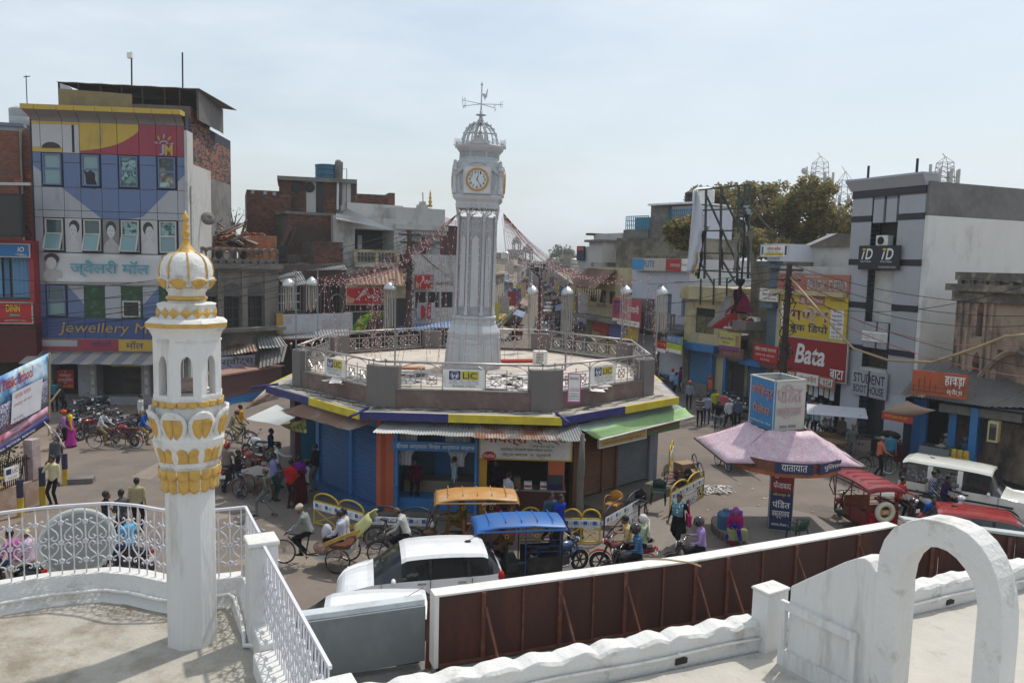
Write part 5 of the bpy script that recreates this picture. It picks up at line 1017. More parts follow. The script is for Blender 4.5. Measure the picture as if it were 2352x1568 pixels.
 for h in holes:SL(F,h[0],h[1],h[2],h[3],-.95,-.9).B('shop_interior',m_dark,T)
 SL(F,V_(100,930),0,V_(222,930),.45,.02,1.1).B('step',m_conc,T);SL(F,V_(100,930),0,V_(222,930),.22,1.1,1.5).B('step',m_conc,T)
 sign(F,130,849,170,892,-.3,m_red,'red glass door poster offering mobile downloading in Hindi',[('ॐ',.45,.86,.56,.97,m_txtw),('मोबाइल',.15,.62,.85,.82,m_txtw),('डाउनलोडिंग',.06,.38,.94,.58,m_txtw),('एवं',.4,.26,.6,.35,m_txtw),('मोबाइल ग्लास',.06,.04,.94,.22,m_txty)])
 sign(F,256,830,325,842,.04,mat('board_olive',(.42,.36,.12)),'dull yellow name board over the dark mall entrance',[('CHOWK FAIZABAD',.2,.3,.8,.7,m_txtb)])
 for x in(213,336):sign(F,x-5,835,x+5,905,.06,m_frw,'thin pasted paper strip with Hindi print on the %s mall pillar'%('left' if x<300 else 'right'),[('पता',.1,.75,.9,.9,m_txtk),('दुकान',.1,.5,.9,.65,m_txtr),('मोबाइल',.1,.2,.9,.34,m_txtk)],th=.01,group='paper strips on the mall pillars')
 S=Face(F.at(F.w,0),F.at(F.w,0,-10.5));ST=thing('stair_block','tall red brick stair block behind the right edge of the mall','building',S.at(5,0),world=1)
 SL(S,-.1,0,.9,F.uz(425,300)[1],-.05,.1).B('white_edge',m_plast,T)
 for u in(.35,.6):MB().tube([S.at(u,3,.16),S.at(u,ztop-3-u*2,.16)],.06,8).B('drain_pipe',m_pipe,T)
 zt=S.uz(455,255)[1];SL(S,.9,0,4.5,zt,-4,-.02).B('wall',m_mortar,ST);SL(S,4.5,0,9,zt-1.2,-3.5,-.02).B('wall',m_mortar,ST)
 zm=S.uz(475,390)[1];bricks(S,(.9,zm,4.5,zt),ST,m_brick,0.);bricks(S,(4.52,zm-.4,9,zt-1.2),ST,m_brick,0.)
 SL(S,.9,0,4.48,zm-.01,0,.02).B('render_coat',m_plast,ST);SL(S,4.52,0,8.9,zm-.42,0,.015).B('render_coat',m_conc,ST)
 dsh=thing('satellite_dish','grey satellite dish fixed to the plastered wall right of the mall','dish',S.p(478,502,.4),.6);MB().lathe([(.02,.1),(.2,.07),(.4,0)],16,cap=False).B('bowl',m_conc,dsh,smooth=1,solid=.02).rotation_euler=(R(70),0,0);MB().bar((0,-.1,0),(.1,-.5,.1),.02).B('arm',m_black,dsh)
 sh=thing('roof_shed','dark corrugated iron shed on top of the mall with tattered sides','shed',F.at(F.w/2,ztop),world=1);o0=-.9;ua,ub=V_(116,240),V_(441,240);zr=Zy(186,120)
 zl,zr2=F.uz(116,187,o0)[1],F.uz(436,203,o0)[1]
 corr(F.at(ua-.2,zl+.25,-6),F.at(ub+.9,zr2-.2,-6),F.at(ub+.15,zr2,o0),F.at(ua-.1,zl,o0),pitch=.12,amp=.025).B('tin_roof',m_corr_dark,sh)
 for f in(0,.14,.30,.45,.60,.76,.87,1):MB().tube([F.at(ua+(ub-ua)*f,ztop,o0-.1),F.at(ua+(ub-ua)*f,zl+(zr2-zl)*f,o0-.1)],.05,6).B('post',m_rustbar,sh)
 MB().grid([[F.at(ua+(ub-ua)*i/8,zz,-3.5)for i in range(9)]for zz in(ztop,zl-.25)]).B('rear_shade_sheet',m_dark,sh);MB().grid([[F.at(ua+(ub-ua)*i/8,zz,-3.6)for i in range(5)]for zz in(ztop,zl-.2)]).B('rear_shade_sheet',m_dark,sh)  # near-black rear sheets put the shed's inner shade into their colour
 corr(F.at(ub,zr2,-.9),F.at(ub,zr2-.2,-6),F.at(ub,ztop,-6),F.at(ub,ztop,-.9),pitch=.2).B('side_sheet',m_corr_dark,sh)
 MB().grid([[F.at(V_(118,250)+(V_(290,250)-V_(118,250))*i/12,ztop+(1.35-.012*i)*j/3,o0+.04+.03*sin(i*1.1))for i in range(13)]for j in range(4)]).B('tarpaulin',mat('tarp_brown',(.24,.19,.10),rough=.8,var=.2,dirt=(.15,.12,.08),dscale=.8),sh,smooth=1)
 MB().grid([[F.at(ua,ztop+(zl-ztop)*j/4,-.9-5*i/6)for i in range(3)]for j in range(5)]).B('mesh_panel',mat('mesh_grey',(.12,.12,.125),alpha=.7),sh)
 for x,y0,y1,lab in((303,197,120,'thin mast with a small white box aerial on the mall roof'),(420,200,121,'bare thin pole standing above the right end of the roof shed')):
  t=thing('roof_mast',lab,'mast',D(x,y0+8,45.5),world=1);MB().tube([D(x,y0+30,45.5),D(x-1,y1,45.5)],.045,6).B('pole',m_black,t)
  if x==303:c=D(x-4,y1+8,45.5);MB().obox(c,.28,.2,.3).B('aerial_box',m_white,t)
mall()
# RED SHOP BUILDING AT THE LEFT EDGE
def red_shop():
 F=FX(-140,41.6,78,42.3);T=bthing('red_shop_building','red painted shop building at the left photo edge with a curtained window',F);V_=lambda x,y=650:F.uz(x,y)[0];Zy=lambda y,x=40:F.uz(x,y)[1];U1=F.w;mr=mat('red_wall',(.36,.03,.035),rough=.5,var=.1,dirt=(.15,.04,.04));mm=mat('maroon_wall',(.085,.012,.012),rough=.5,var=.15)
 zt=Zy(552);wh=(V_(-140),Zy(688),V_(68),Zy(590));wallh(F,(0,Zy(742),U1,zt),[wh],mr,T,th=.4);body(F,(0,Zy(742),U1,zt),7,mr,T,off=-.4)
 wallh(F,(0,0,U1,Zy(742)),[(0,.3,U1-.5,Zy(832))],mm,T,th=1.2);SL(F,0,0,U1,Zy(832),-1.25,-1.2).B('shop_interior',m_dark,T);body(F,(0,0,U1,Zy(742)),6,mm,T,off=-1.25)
 w=SL(F,wh[0],wh[1],wh[2],wh[3],-.42,-.35).B('window',m_pane,T)
 for a,b in((-130,-70),(-60,0),(5,18),(24,66)):MB().grid([[F.at(V_(a)+(V_(b)-V_(a))*i/14,wh[1]+(wh[3]-wh[1])*(.05+.95*j),-.3+.05*sin(i*1.9))for i in range(15)]for j in(0,1)]).B('curtain',mat('curtain_blue',(.12,.26,.42),rough=.8,var=.2,scale=2,stretch=4),w,smooth=1)
 sign(F,-140,557,67,590,.25,mat('sign_blue',(.03,.15,.36)),'blue signboard with white lettering and a tin number on the red building',[('IO',.87,.4,.945,.8,m_txtw,.03,.2),('FAIZABAD',.85,.12,.94,.26,m_txtw),('Europa Digital Ltd.',.89,.1,.975,.2,m_txtw),('Tin No. 05365720470',.88,.03,.975,.1,m_txtw)],frame=m_frw)
 sign(F,-140,693,74,742,.3,m_red,'red signboard with big yellow letters and a green Delicious tag',[('DINN',.72,.55,.87,.92,m_txty,.04),('#',.74,.34,.88,.46,paint('#1d6b35')),('Delicious!',.76,.36,.87,.44,m_txtw,.0,.3),('SHAKES|MANY MORE..',.7,.06,.94,.16,m_txtw)],frame=m_frw)
 sc=thing('screen_hoarding','black blank screen hoarding above the blue sign at the left edge','screen',F.at(V_(20),zt,0),world=1);Fs=FX(-140,41,52,41.3);u0,z0,u1,z1=Fs.rect(-140,540,50,445);SL(Fs,u0,z0,u1,z1,-.3,0).B('frame',m_black,sc);SL(Fs,u0+.1,z0+.12,u1-.12,z1-.12,0,.01).B('panel',mat('screen_black',(.03,.03,.028),rough=.35,bump=0),sc)
 MB().bar(Fs.p(-100,421),Fs.p(70,423),.14).B('top_beam',m_frw,sc);MB().bar(Fs.p(46,423,-.1),Fs.p(46,445,-.1),.1).B('post',m_black,sc);MB().bar(Fs.p(52,500,-.4),Fs.p(73,545,-.4),.06).B('strut',m_black,sc)
 B=FX(-140,47,72,48.5,400);t=bthing('brick_house','unplastered red brick house behind the screen at the left edge, with a white roof room',B);Zb=lambda y,x=30:B.uz(x,y)[1];Vb=lambda x:B.uz(x,400)[0]
 body(B,(0,0,Vb(47),Zb(300)),8,m_mortar,t,off=-.03);bricks(B,(0,Zb(560),Vb(45),Zb(300)),t,m_brick);body(B,(Vb(45)+.01,0,B.w,Zb(292)),8,m_mortar,t,off=-.83);bricks(B,(Vb(45)+.02,Zb(560),B.w,Zb(292)),t,m_brick,off=-.8)
 for x0,y0,x1,y1 in((51,388,67,408),(33,410,47,424)):r_=B.rect(x0,y0,x1,y1);bricks(B,r_,t,m_brickn,off=.03 if x1<50 else-.76,L=.18)
 body(B,(Vb(-60),Zb(310),Vb(38),Zb(282)),5,m_plast,t,off=-1.8);SL(B,Vb(-60),Zb(282),Vb(42),Zb(274),-6,-1.6).B('roof',mat('roof_blue',(.16,.2,.27)),t)
 tk=thing('water_tank','pale grey round water tank on the white roof room at the far left','tank',B.at(Vb(27),Zb(274),-3));MB().lathe([(.75,0),(.78,.05),(.78,.5),(.75,.55),(.78,.6),(.78,1.05),(.5,1.2),(.2,1.25)],18).B('shell',mat('tank_grey',(.42,.43,.43)),tk,smooth=2)
 t=thing('roof_aerial','thin aerial above the white roof room at the far left','aerial',B.at(Vb(38),Zb(274),-3));MB().tube([(0,0,0),(0,0,3.2)],.03,5).tube([(-.15,0,3.1),(.25,0,3.15)],.03,5).B('pole',m_black,t)
red_shop()
# OLD ARCADED HOUSE AND THE HOUSES UP TO THE STREET
def mid():
 F=FX(436,45.5,640,49.5);T=bthing('arcaded_house','grey old house with a pierced parapet and dark arched windows, right of the minaret',F);V_=lambda x,y=680:F.uz(x,y)[0];Zy=lambda y,x=560:F.uz(x,y)[1]
 mo=mat('old_grey',(.21,.19,.165),rough=.9,var=.2,bump=.2,dirt=(.085,.08,.075),damt=.75,dscale=.6,dlow=.46,stretch=1.5)
 zt,zc,zb=Zy(604),Zy(612),Zy(755);hs=[(V_(a,710),Zy(760),V_(b,710),Zy(680))for a,b in((470,500),(511,553),(566,606))]
 wallh(F,(0,zb,F.w,zt),hs,mo,T,th=.5);body(F,(0,0,F.w,zt),7,mo,T,off=-.5);wallh(F,(0,0,F.w,zb),[(V_(450),.3,V_(500),2.7),(V_(510),.3,V_(578),2.6),(V_(590),.3,F.w-.2,2.7)],mo,T,th=1.2)
 for i,h in enumerate(hs):
  win(F,h,T,nx=3,nz=3,off=-.35);u=(h[0]+h[2])/2;w=(h[2]-h[0])/2
  MB().prism([F.at(u+w*.95*cos(t),h[3]+.75*sin(t),.03)for t in[PI*k/10 for k in range(11)]],-F.n*.05).B('arch_tympanum',mat('tympanum_grey',(.1,.095,.09),var=.3),T)  # arch infill in a darker grey than the wall
  MB().tube([F.at(u+w*1.05*cos(t),h[3]+.85*sin(t),.03)for t in[PI*k/12 for k in range(13)]],.06,4).B('arch_moulding',mo,T)
 for x in(461,505,560,612):SL(F,V_(x)-.18,zb,V_(x)+.18,zt-.3,0,.14).B('pilaster',mo,T)
 SL(F,-.2,zt-.35,F.w+.1,zt-.08,-.2,.45).B('cornice',mo,T);SL(F,-.2,zt-.5,F.w+.1,zt-.36,-.2,.25).B('cornice',mo,T);SL(F,-.1,zb-.1,F.w,zb+.12,0,.9).B('balcony_slab',mo,T)
 n=11;zp0,zp1=zt-.07,Zy(574);st=F.w/n;mb=MB()
 for i in range(n):
  u0=i*st;c=(u0+st/2,zp0+.62*(zp1-zp0));r_=.27;N=16;sq=[(u0,zp0),(u0+st,zp0),(u0+st,zp1),(u0,zp1)]
  circ=[(c[0]+r_*cos(2*PI*k/N+PI/4),c[1]+r_*sin(2*PI*k/N+PI/4))for k in range(N)]
  per=[]
  for k in range(N):
   a=2*PI*k/N+PI/4;dx,dz=cos(a),sin(a);t=min(((st/2)/abs(dx))if abs(dx)>1e-6 else 9,((zp1-c[1])if dz>0 else(c[1]-zp0))/abs(dz)if abs(dz)>1e-6 else 9);per.append((c[0]+dx*t,c[1]+dz*t))
  for k in range(N):
   j=(k+1)%N;q=[circ[k],per[k],per[j],circ[j]];mb.poly([F.at(*p,0)for p in q]);mb.poly([F.at(*p,-.2)for p in q]);mb.poly([F.at(*circ[k],0),F.at(*circ[j],0),F.at(*circ[j],-.2),F.at(*circ[k],-.2)])
  SL(F,u0+.1,zp0+.05,u0+.24,zp0+.2,.0,.006).B('drain_slot',m_black,T)
 mb.B('pierced_parapet',mo,T)
 MB().grid([[F.at(F.w*i/110,zp1+.1*abs(sin(i*PI/10))+dz,o)for i in range(111)]for dz,o in((-.1,.06),(.03,.06),(.03,-.26),(-.1,-.26))]).B('wavy_coping',mat('coping_brown',(.2,.135,.1),dirt=(.1,.09,.08)),T)
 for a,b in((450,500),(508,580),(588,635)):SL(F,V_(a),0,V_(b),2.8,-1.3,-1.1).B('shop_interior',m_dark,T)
 sign(F,505,820,586,848,.9,paint('#a79ab5'),'pale lilac sweets signboard with dark green Hindi lettering right of the minaret',[('स्वीट्स',.03,.3,.95,.95,mat('letter_green',(.03,.11,.06),bump=0),.04),('चौक-फैजाबाद',.35,.06,.85,.25,m_txtk)])
 for x0,x1 in((508,540),(542,578)):w=SL(F,V_(x0),.5,V_(x1),2.45,-.5,-.45).B('shop_window',m_pane,T);SL(F,V_(x0),1.6,V_(x1),1.68,-.45,-.4).B('frame',m_frw,w)
 def tin(lab,x0,y0,x1,y1,x2,y2,x3,y3,Y0,Y1,m=None,**k):
  o=corr(D(x0,y0,Y0),D(x1,y1,Y0),D(x2,y2,Y1),D(x3,y3,Y1),**k).B('tin_roof_sheet',m or m_corr,None);tag(o,lab,'tin roof','tin roofs of the old houses');return o
 tin('torn pale tin canopy above the sweets signboard',505,790,585,788,592,806,500,818,47.5,46.2,m_corr_rust,pitch=.2,amp=.03);tin('bent grey tin sheet hanging at the corner beyond the sweets sign',588,770,645,772,660,795,596,800,48.5,47,m_corr,pitch=.2,amp=.03)
 tin('dark patched tin canopy over the shops left of the octagon',600,800,660,790,650,830,596,845,48,46,m_corr_dark,pitch=.25,amp=.03)
 hp=thing('timber_heap','heap of broken planks, doors and bricks on the roof beside the brick stair block','heap',F.at(V_(500),zt,-2),world=1);random.seed(11)
 for i in range(46):
  c=D(rnd(452,560),rnd(520,568),49.5+rnd(-.6,.6));c.z=max(c.z,zt+.1);big=i%6==0
  MB().obox(c,rnd(.8,2.0)if not big else 2.4,rnd(.06,.16)if not big else.9,rnd(.04,.1),rnd(0,3),rnd(-.5,.5),rnd(-.7,.7)).B('plank' if not big else 'old_door',(mat('plank_grey',(.18,.145,.125),var=.3,objvar=.6)if i%4 else m_brickn),hp)
 for i in range(40):c=D(rnd(455,520),rnd(545,575),48.8);MB().obox(c,.24,.12,.08,rnd(0,3),rnd(-.4,.4)).B('brick',m_brickn,hp)
 B=FX(560,50,645,51.5,560);bs=bthing('brick_stack','stack of fresh orange bricks on the roof in front of the dark brick house',B,'brick stack');r_=B.rect(565,572,636,542);body(B,(r_[0],r_[1]-1.5,r_[2],r_[3]),1.2,m_mortar,bs,off=-.03);bricks(B,(r_[0],r_[1]-1,r_[2],r_[3]),bs,m_brickn,jag=.35)
 for i in range(12):MB().obox(B.at(rnd(r_[0],r_[2]),r_[3]+rnd(.02,.15),rnd(-.5,-.05)),.24,.12,.08,rnd(0,3)).B('brick',m_brickn,bs)
 def bhouse(name,lab,x0,Y0,x1,Y1,tops,yb,depth=6,m=m_brickd,holes=(),yref=500):
  F=FX(x0,Y0,x1,Y1,yref);t=bthing(name,lab,F)
  for xa,xb,yt in tops:
   ua,ub=F.uz(xa,yref)[0],F.uz(xb,yref)[0];zt_=F.uz((xa+xb)/2,yt)[1];zb_=F.uz((xa+xb)/2,yb)[1];body(F,(ua,0,ub,zt_),depth,m_mortar,t,off=-.035);bricks(F,(ua,zb_,ub,zt_),t,m)
  return F,t
 F2,t=bhouse('dark_brick_house','dark sooty brick house with a stepped parapet left of the water tank house',567,55,668,56,[(567,600,436),(600,642,438),(642,668,448)],590)
 for x,y in((580,441),(609,443),(630,445)):MB().obox(F2.p(x,y,.02),.22,.04,.22).B('vent_hole',paint('#a8b4bc'),t)
 r_=F2.rect(592,548,612,536);SL(F2,*r_,.0,.02).B('window',m_pane,t);MB().bar(F2.p(565,541,.1),F2.p(600,534,.1),.12).B('beam',m_wood,t)
 F3=FX(641,57,820,58.5,450);t=bthing('tank_house','brick and plaster roof block carrying a blue water tank and a grey slab roof',F3);V3=lambda x:F3.uz(x,450)[0];Z3=lambda y,x=730:F3.uz(x,y)[1]
 body(F3,(0,0,F3.w,Z3(412)),6,m_conc,t,off=-.04)
 for a,b,m in((641,703,'b'),(703,726,'p'),(744,773,'b'),(782,806,'p'),(807,818,'b')):
  if m=='b':bricks(F3,(V3(a),Z3(490),V3(b),Z3(418)),t,m_brickd)
  else:SL(F3,V3(a)+.02,Z3(490),V3(b)-.02,Z3(418),-.03,.015).B('plaster_strip',m_plast,t)
 SL(F3,V3(726),Z3(490),V3(743),Z3(418),-.04,-.01).B('dark_opening',m_dark,t);SL(F3,V3(637),Z3(418),V3(819),Z3(409),-5.5,.35).B('roof_slab',m_conc,t)
 for x in(682,711):MB().prism([F3.at(V3(x)+.38*cos(q),Z3(417)+.0-.35+.38*sin(q)-.1,.05)for q in[2*PI*i/16 for i in range(16)]],-F3.n*.04).B('round_vent',m_black,t)
 MB().tube([F3.at(V3(775),Z3(480),.12),F3.at(V3(776),Z3(412),.12)],.09,8).B('drain_pipe',m_pipe,t)
 tk=thing('water_tank','round teal blue water tank on the grey slab roof of the brick house','tank',F3.at(V3(753),Z3(409),-1.6));MB().lathe([(.82,0),(.85,.06),(.85,.3),(.81,.34),(.85,.38),(.85,.68),(.81,.72),(.85,.76),(.85,1.0),(.88,1.02),(.88,1.12),(.8,1.14)],20).B('shell',mat('tank_teal',(.03,.13,.2),rough=.5,dirt=(.1,.2,.25),damt=.4),tk,smooth=2)
 o=MB().lathe([(.28,0),(.28,1.2),(.24,1.4),(.12,1.5)],12).B('chimney_post',m_conc,None,smooth=2);o.location=F3.at(V3(779),Z3(409),-1);tag(o,'stubby round concrete post beside the teal water tank','post')
 t=thing('roof_pipe','thin bent pipes standing up beside the concrete post on the slab roof','pipe',F3.at(V3(785),Z3(409),-.5),world=1);MB().tube([F3.at(V3(784),Z3(470),.2),F3.at(V3(786),Z3(370),.2)],.05,5).B('pipe',m_conc,t);MB().tube([F3.at(V3(770),Z3(387),.2),F3.at(V3(796),Z3(385),.2),F3.at(V3(795),Z3(470),.2)],.03,5).B('pipe',m_conc,t)
 F4,t=bhouse('low_brick_wall_house','low dark brick roof room right of the tank house',804,60,907,61,[(804,893,446),(893,907,443)],476,yref=460);r_=F4.rect(891,472,904,452);SL(F4,*r_,0,.03).B('door',mat('door_rust',(.14,.06,.04)),t)
 F5,t=bhouse('broken_brick_house','brown brick house with a broken lower edge in front of the tank house',661,53.5,768,55.5,[(661,766,490)],585,yref=540);SL(F5,F5.uz(655,490)[0],F5.uz(700,493)[1],F5.w,F5.uz(700,487)[1],-2,.1).B('coping',m_conc,t)
 Fb=FX(720,53,795,55,580);bricks(Fb,Fb.rect(722,606,790,556),t,m_brickd,jag=.6);body(Fb,Fb.rect(722,640,788,558),2,m_mortar,t,off=-.035)
 for i,x in enumerate((655,668)):o=MB().bar(D(x-10,566,52.6),D(x+10,526-i*6,53),.5,.05).B('leaning_board',m_wood,None);tag(o,'dark timber board leaning on the brown brick wall, %s of a pair'%('left' if i==0 else 'right'),'board','leaning boards')
 F=FX(766,55,935,58.5,560);T=bthing('balcony_house','stained white house with a balustraded balcony and a sloping tin roof',F);V_=lambda x:F.uz(x,560)[0];Zy=lambda y,x=860:F.uz(x,y)[1]
 zb,zt=Zy(612),Zy(526);h=(V_(815),Zy(574),V_(905),Zy(527));wallh(F,(0,Zy(660),F.w,Zy(500)),[h],m_plast,T,th=1.8);body(F,(0,0,F.w,Zy(500)),6,m_dark,T,off=-1.81);SL(F,V_(818),Zy(572),V_(830),Zy(545),-1.7,-1.65).B('wall_patch',m_plast,T);SL(F,V_(838),Zy(574),V_(848),Zy(541),-1.2,-1.15).B('door',m_plast,T)
 SL(F,V_(806),Zy(613),V_(908),Zy(606),-.1,.6).B('balcony_slab',m_plast,T);SL(F,V_(806),Zy(580),V_(908),Zy(574),.45,.6).B('handrail',m_cream,T);SL(F,V_(806),Zy(606),V_(908),Zy(602),.45,.6).B('balustrade_base',m_cream,T)
 for x in(808,857,906):SL(F,V_(x)-.12,Zy(606),V_(x)+.12,Zy(576),.43,.62).B('balustrade_post',m_cream,T)
 for x in[817+7.8*i for i in range(5)]+[864+7.8*i for i in range(5)]:
  H_=Zy(580)-Zy(602);MB().lathe([(.05,0),(.07,.05),(.04,.1),(.085,H_*.35),(.1,H_*.45),(.05,H_*.6),(.035,H_*.75),(.07,H_*.9),(.06,H_)],8,F.at(V_(x),Zy(602),.52)).B('baluster',mat('baluster_dark',(.08,.075,.07)),T,smooth=1)
 tin('long sagging grey tin roof over the balcony of the white house',772,488,800,480,908,530,773,503,57.5,54.5,m_corr,pitch=.22,amp=.035)
 F6=FX(797,58,930,60.5,490);W6=bthing('white_parapet_house','white stained parapet house with a stepped crest and gold finial behind the balcony house',F6);r_=F6.rect(797,540,926,473);body(F6,(r_[0],0,r_[2],r_[3]),5,m_plast,W6,off=0)
 F7=FX(906,58.5,1018,60.5,520);r_=F7.rect(907,514,1016,488);SL(F7,0,r_[1],F7.w,r_[3]+.2,-3,.3).B('frieze',m_plast,W6);SL(F7,-.2,r_[1]-.4,F7.w+.1,r_[1]-.02,-3,.7).B('cornice',m_plast,W6);body(F7,(0,0,F7.uz(1011,520)[0],r_[1]-.4),6,m_plast,W6,off=0)
 for i in range(20):SL(F7,.2+F7.w*i/20.5,r_[1]-.75,.34+F7.w*i/20.5,r_[1]-.41,0,.5).B('bracket',m_plast,W6)
 for k,(a,b,y)in enumerate(((955,988,478),(962,981,470),(968,976,463))):SL(F7,F7.uz(a,480)[0],r_[3],F7.uz(b,480)[0],F7.uz(970,y)[1],-.5+.02*k,.2-.02*k).B('crest',m_plast,W6)
 c=F7.p(988,476);MB().lathe([(.14,0),(.2,.1),(.08,.25),(.16,.4),(.06,.55),(.12,.7),(.05,.85),(.08,.95),(.01,1.3)],10,c).B('finial',m_gold,W6,smooth=1);MB().tube([F7.p(972,468,-.2),F7.p(971,442,-.2)],.04,5).B('pole',m_conc,W6)
 r_=F7.rect(968,583,978,545);SL(F7,*r_,0,.04).B('window',mat('shutter_maroon',(.12,.05,.045)),W6);SL(F7,F7.uz(940,550)[0],F7.uz(940,560)[1],F7.uz(1000,550)[0],F7.uz(940,562)[1]+.3,0,1.1).B('sunshade',m_conc,W6)
 F8=FX(1005,63,1062,64,550);t=bthing('maroon_house','dark maroon house with a pale pink roof just left of the clock tower',F8);body(F8,(0,0,F8.w,F8.uz(1030,518)[1]),6,mat('maroon_brick',(.11,.05,.045),var=.25,dirt=(.05,.04,.04)),t,off=0);corr(F8.at(0,F8.uz(1030,485)[1],-6),F8.at(F8.w+.5,F8.uz(1030,485)[1],-6),F8.at(F8.w+.5,F8.uz(1030,517)[1],.5),F8.at(-.2,F8.uz(1030,517)[1],.5),pitch=.25,amp=.03).B('tin_roof',mat('tin_pinkish',(.42,.36,.36),rough=.5),t)
 F=FX(940,56.5,1046,58.5,690);T=bthing('cola_shop','white walled corner shop with strip windows and two red cola boards beside the tower',F);V_=lambda x:F.uz(x,690)[0];Zy=lambda y,x=1000:F.uz(x,y)[1]
 hs=[(V_(a),Zy(707),V_(b),Zy(670))for a,b in((954,980),(983,1010),(1013,1041))];wallh(F,(0,Zy(748),F.w,Zy(585)),hs,m_plast,T,th=.25);body(F,(0,0,F.w,Zy(586)),6,m_dark,T,off=-.26)
 for h in hs:win(F,h,T,frame=m_frw,nx=1,nz=1,off=-.15)
 def cola(F,x0,y0,x1,y1,off,lab,words,split):
  t=sign(F,x0,y0,x1,y1,off,m_red,lab,[('Coca-Cola',*words,m_txtw,.012,.25),('#',split,0,1,1,mat('cola_dark',(.22,.01,.015),bump=0)),('DALIP',split+.03,.66,.97,.92,m_txtw,.02),('JUICE',split+.03,.37,.97,.62,m_txtw,.02),('CORNER',split+.03,.08,.97,.33,m_txtw,.02)],frame=m_frw if x1<900 else None)
  r_=F.rect(x0,y0,x1,y1,off);w,h=r_[2]-r_[0],r_[3]-r_[1];Q=lambda a,b,o=.012:F.at(r_[0]+a*w,r_[1]+b*h,off+o)
  MB().prism([Q(*p)for p in((.0,.05),(.16,.08),(.2,.35),(.1,.42),(.02,.55),(0,.4))],F.n*.004).B('printed_face',mat('print_skin',(.5,.25,.17),bump=0),t);MB().prism([Q(*p)for p in((.2,.3),(.24,.34),(.42,.95),(.47,.9),(.48,.62),(.36,.5),(.26,.26))],F.n*.005).B('printed_hand',mat('print_pink',(.58,.42,.38),bump=0),t);return t
 Fm=FX(790,53.8,945,56.6,680);cola(Fm,796,661,890,698,.5,'wide red Coca-Cola board reading Dalip Juice Corner',(.5,.38,.78,.68),.8);cola(F,955,631,995,663,.35,'small red Coca-Cola board on the white wall beside the tower',(.47,.38,.76,.64),.8)
 t=sign(F,958,695,999,731,.35,mat('board_grey',(.32,.33,.34),bump=0),'grey and red Coca-Cola poster board below the strip windows of the cola shop',[('#',.56,.02,.78,.98,m_red),('Coca-Cola',.6,.15,.74,.85,m_txtw),('#',.79,.02,.99,.98,m_frw)]);MB().ell(F.p(968,716,.36),(.35,.02,.5),12,6).B('printed_figure',m_red,t)
 F.txt(T,'A-LASER OPTICAL',V_(1000),Zy(654),V_(1040),Zy(647),.02,m_txtk)
 F=FX(620,50,795,53.5,700);T=bthing('tin_roof_house','low dark house with tin roofs and a long white parapet left of the tower',F);V_=lambda x:F.uz(x,700)[0];Zy=lambda y,x=720:F.uz(x,y)[1]
 hs=[(V_(640),Zy(715),V_(660),Zy(655)),(V_(664),Zy(712),V_(695),Zy(655)),(V_(703),Zy(722),V_(780),Zy(640))];wallh(F,(0,Zy(735),F.w,Zy(608)),hs,mat('dark_plaster',(.09,.065,.055),var=.25),T,th=.6);body(F,(0,0,F.w,Zy(608)),6,m_dark,T,off=-.61)
 for h in hs[:2]:win(F,h,T,frame=m_frw,nx=2,nz=3,off=-.3,fw=.09)
 win(F,hs[2],T,frame=m_wood,nx=4,nz=1,off=-.4,fw=.15);SL(F,V_(624),Zy(762),V_(792),Zy(718),.9,1.1).B('parapet',mat('parapet_pale',(.46,.46,.49),dirt=(.33,.25,.22),damt=.5),T);SL(F,V_(617),Zy(758),V_(632),Zy(714),1.12,1.2).B('ochre_panel',mat('ochre_panel',(.42,.24,.05)),T);SL(F,0,Zy(764),F.w,Zy(760),-.2,1.3).B('floor_slab',m_conc,T)
 MB().tube([F.at(V_(772)+.55*cos(q),Zy(700)+.7*sin(q),.1)for q in[2*PI*i/16 for i in range(16)]],.05,6,closed=1).B('cable_coil',m_conc,T)
 wallh(F,(0,0,F.w,Zy(764)),[(V_(628),.2,V_(700),3),(V_(706),.2,V_(790),3)],m_oran,T,th=1,closed=False);
 tin('grey tin roof on the dark storey left of the long red board',671,602,790,604,798,619,700,621,54,51.5,m_corr,pitch=.2,amp=.03);tin('pale tin roof sloping over the white framed windows',617,624,690,622,708,655,655,655,51,49,m_corr,pitch=.2,amp=.03)
 tin('brown weathered tin roof above the long red cola board',795,621,935,615,940,655,805,652,57,53.6,m_corr_brown,pitch=.3,amp=.03);tin('grey tin eaves below the long white parapet',636,762,800,755,802,774,652,778,51,48.5,m_corr,pitch=.2,amp=.03);tin('blue tarpaulin covered tin eaves below the cola shop',912,745,1042,738,1042,752,914,762,57,54.5,mat('tin_blue',(.12,.22,.4),dirt=(.4,.35,.3),dscale=.8),pitch=.25,amp=.03)
 F=FX(788,53.8,945,56.8,720);T=bthing('juice_shop','dark juice shop behind yellow bars under the long red board',F);V_=lambda x:F.uz(x,720)[0];Zy=lambda y,x=860:F.uz(x,y)[1];body(F,(0,0,F.w,Zy(652)),6,m_dark,T,off=0);SL(F,V_(890),Zy(685),V_(930),Zy(652),0,.1).B('plaster_band',m_cream,T);SL(F,0,Zy(658),V_(932),Zy(652),0,.5).B('fascia',m_cream,T)
 for i in range(6):SL(F,V_(800+i*13),Zy(715),V_(801.5+i*13),Zy(699),.1,.2).B('bar',mat('post_yellow',None),T)
 t=sign(F,794,717,884,763,.6,mat('board_charcoal',(.03,.03,.03),bump=0),'dark drink billboard with a green bottle and red Mountain Dew wording',[('JUICE CORNER',.52,.03,.8,.13,m_txty,.02)],frame=m_frw);r_=F.rect(794,717,884,763,.6);w,h=r_[2]-r_[0],r_[3]-r_[1];Q=lambda a,b,o=.012:F.at(r_[0]+a*w,r_[1]+b*h,.6+o)
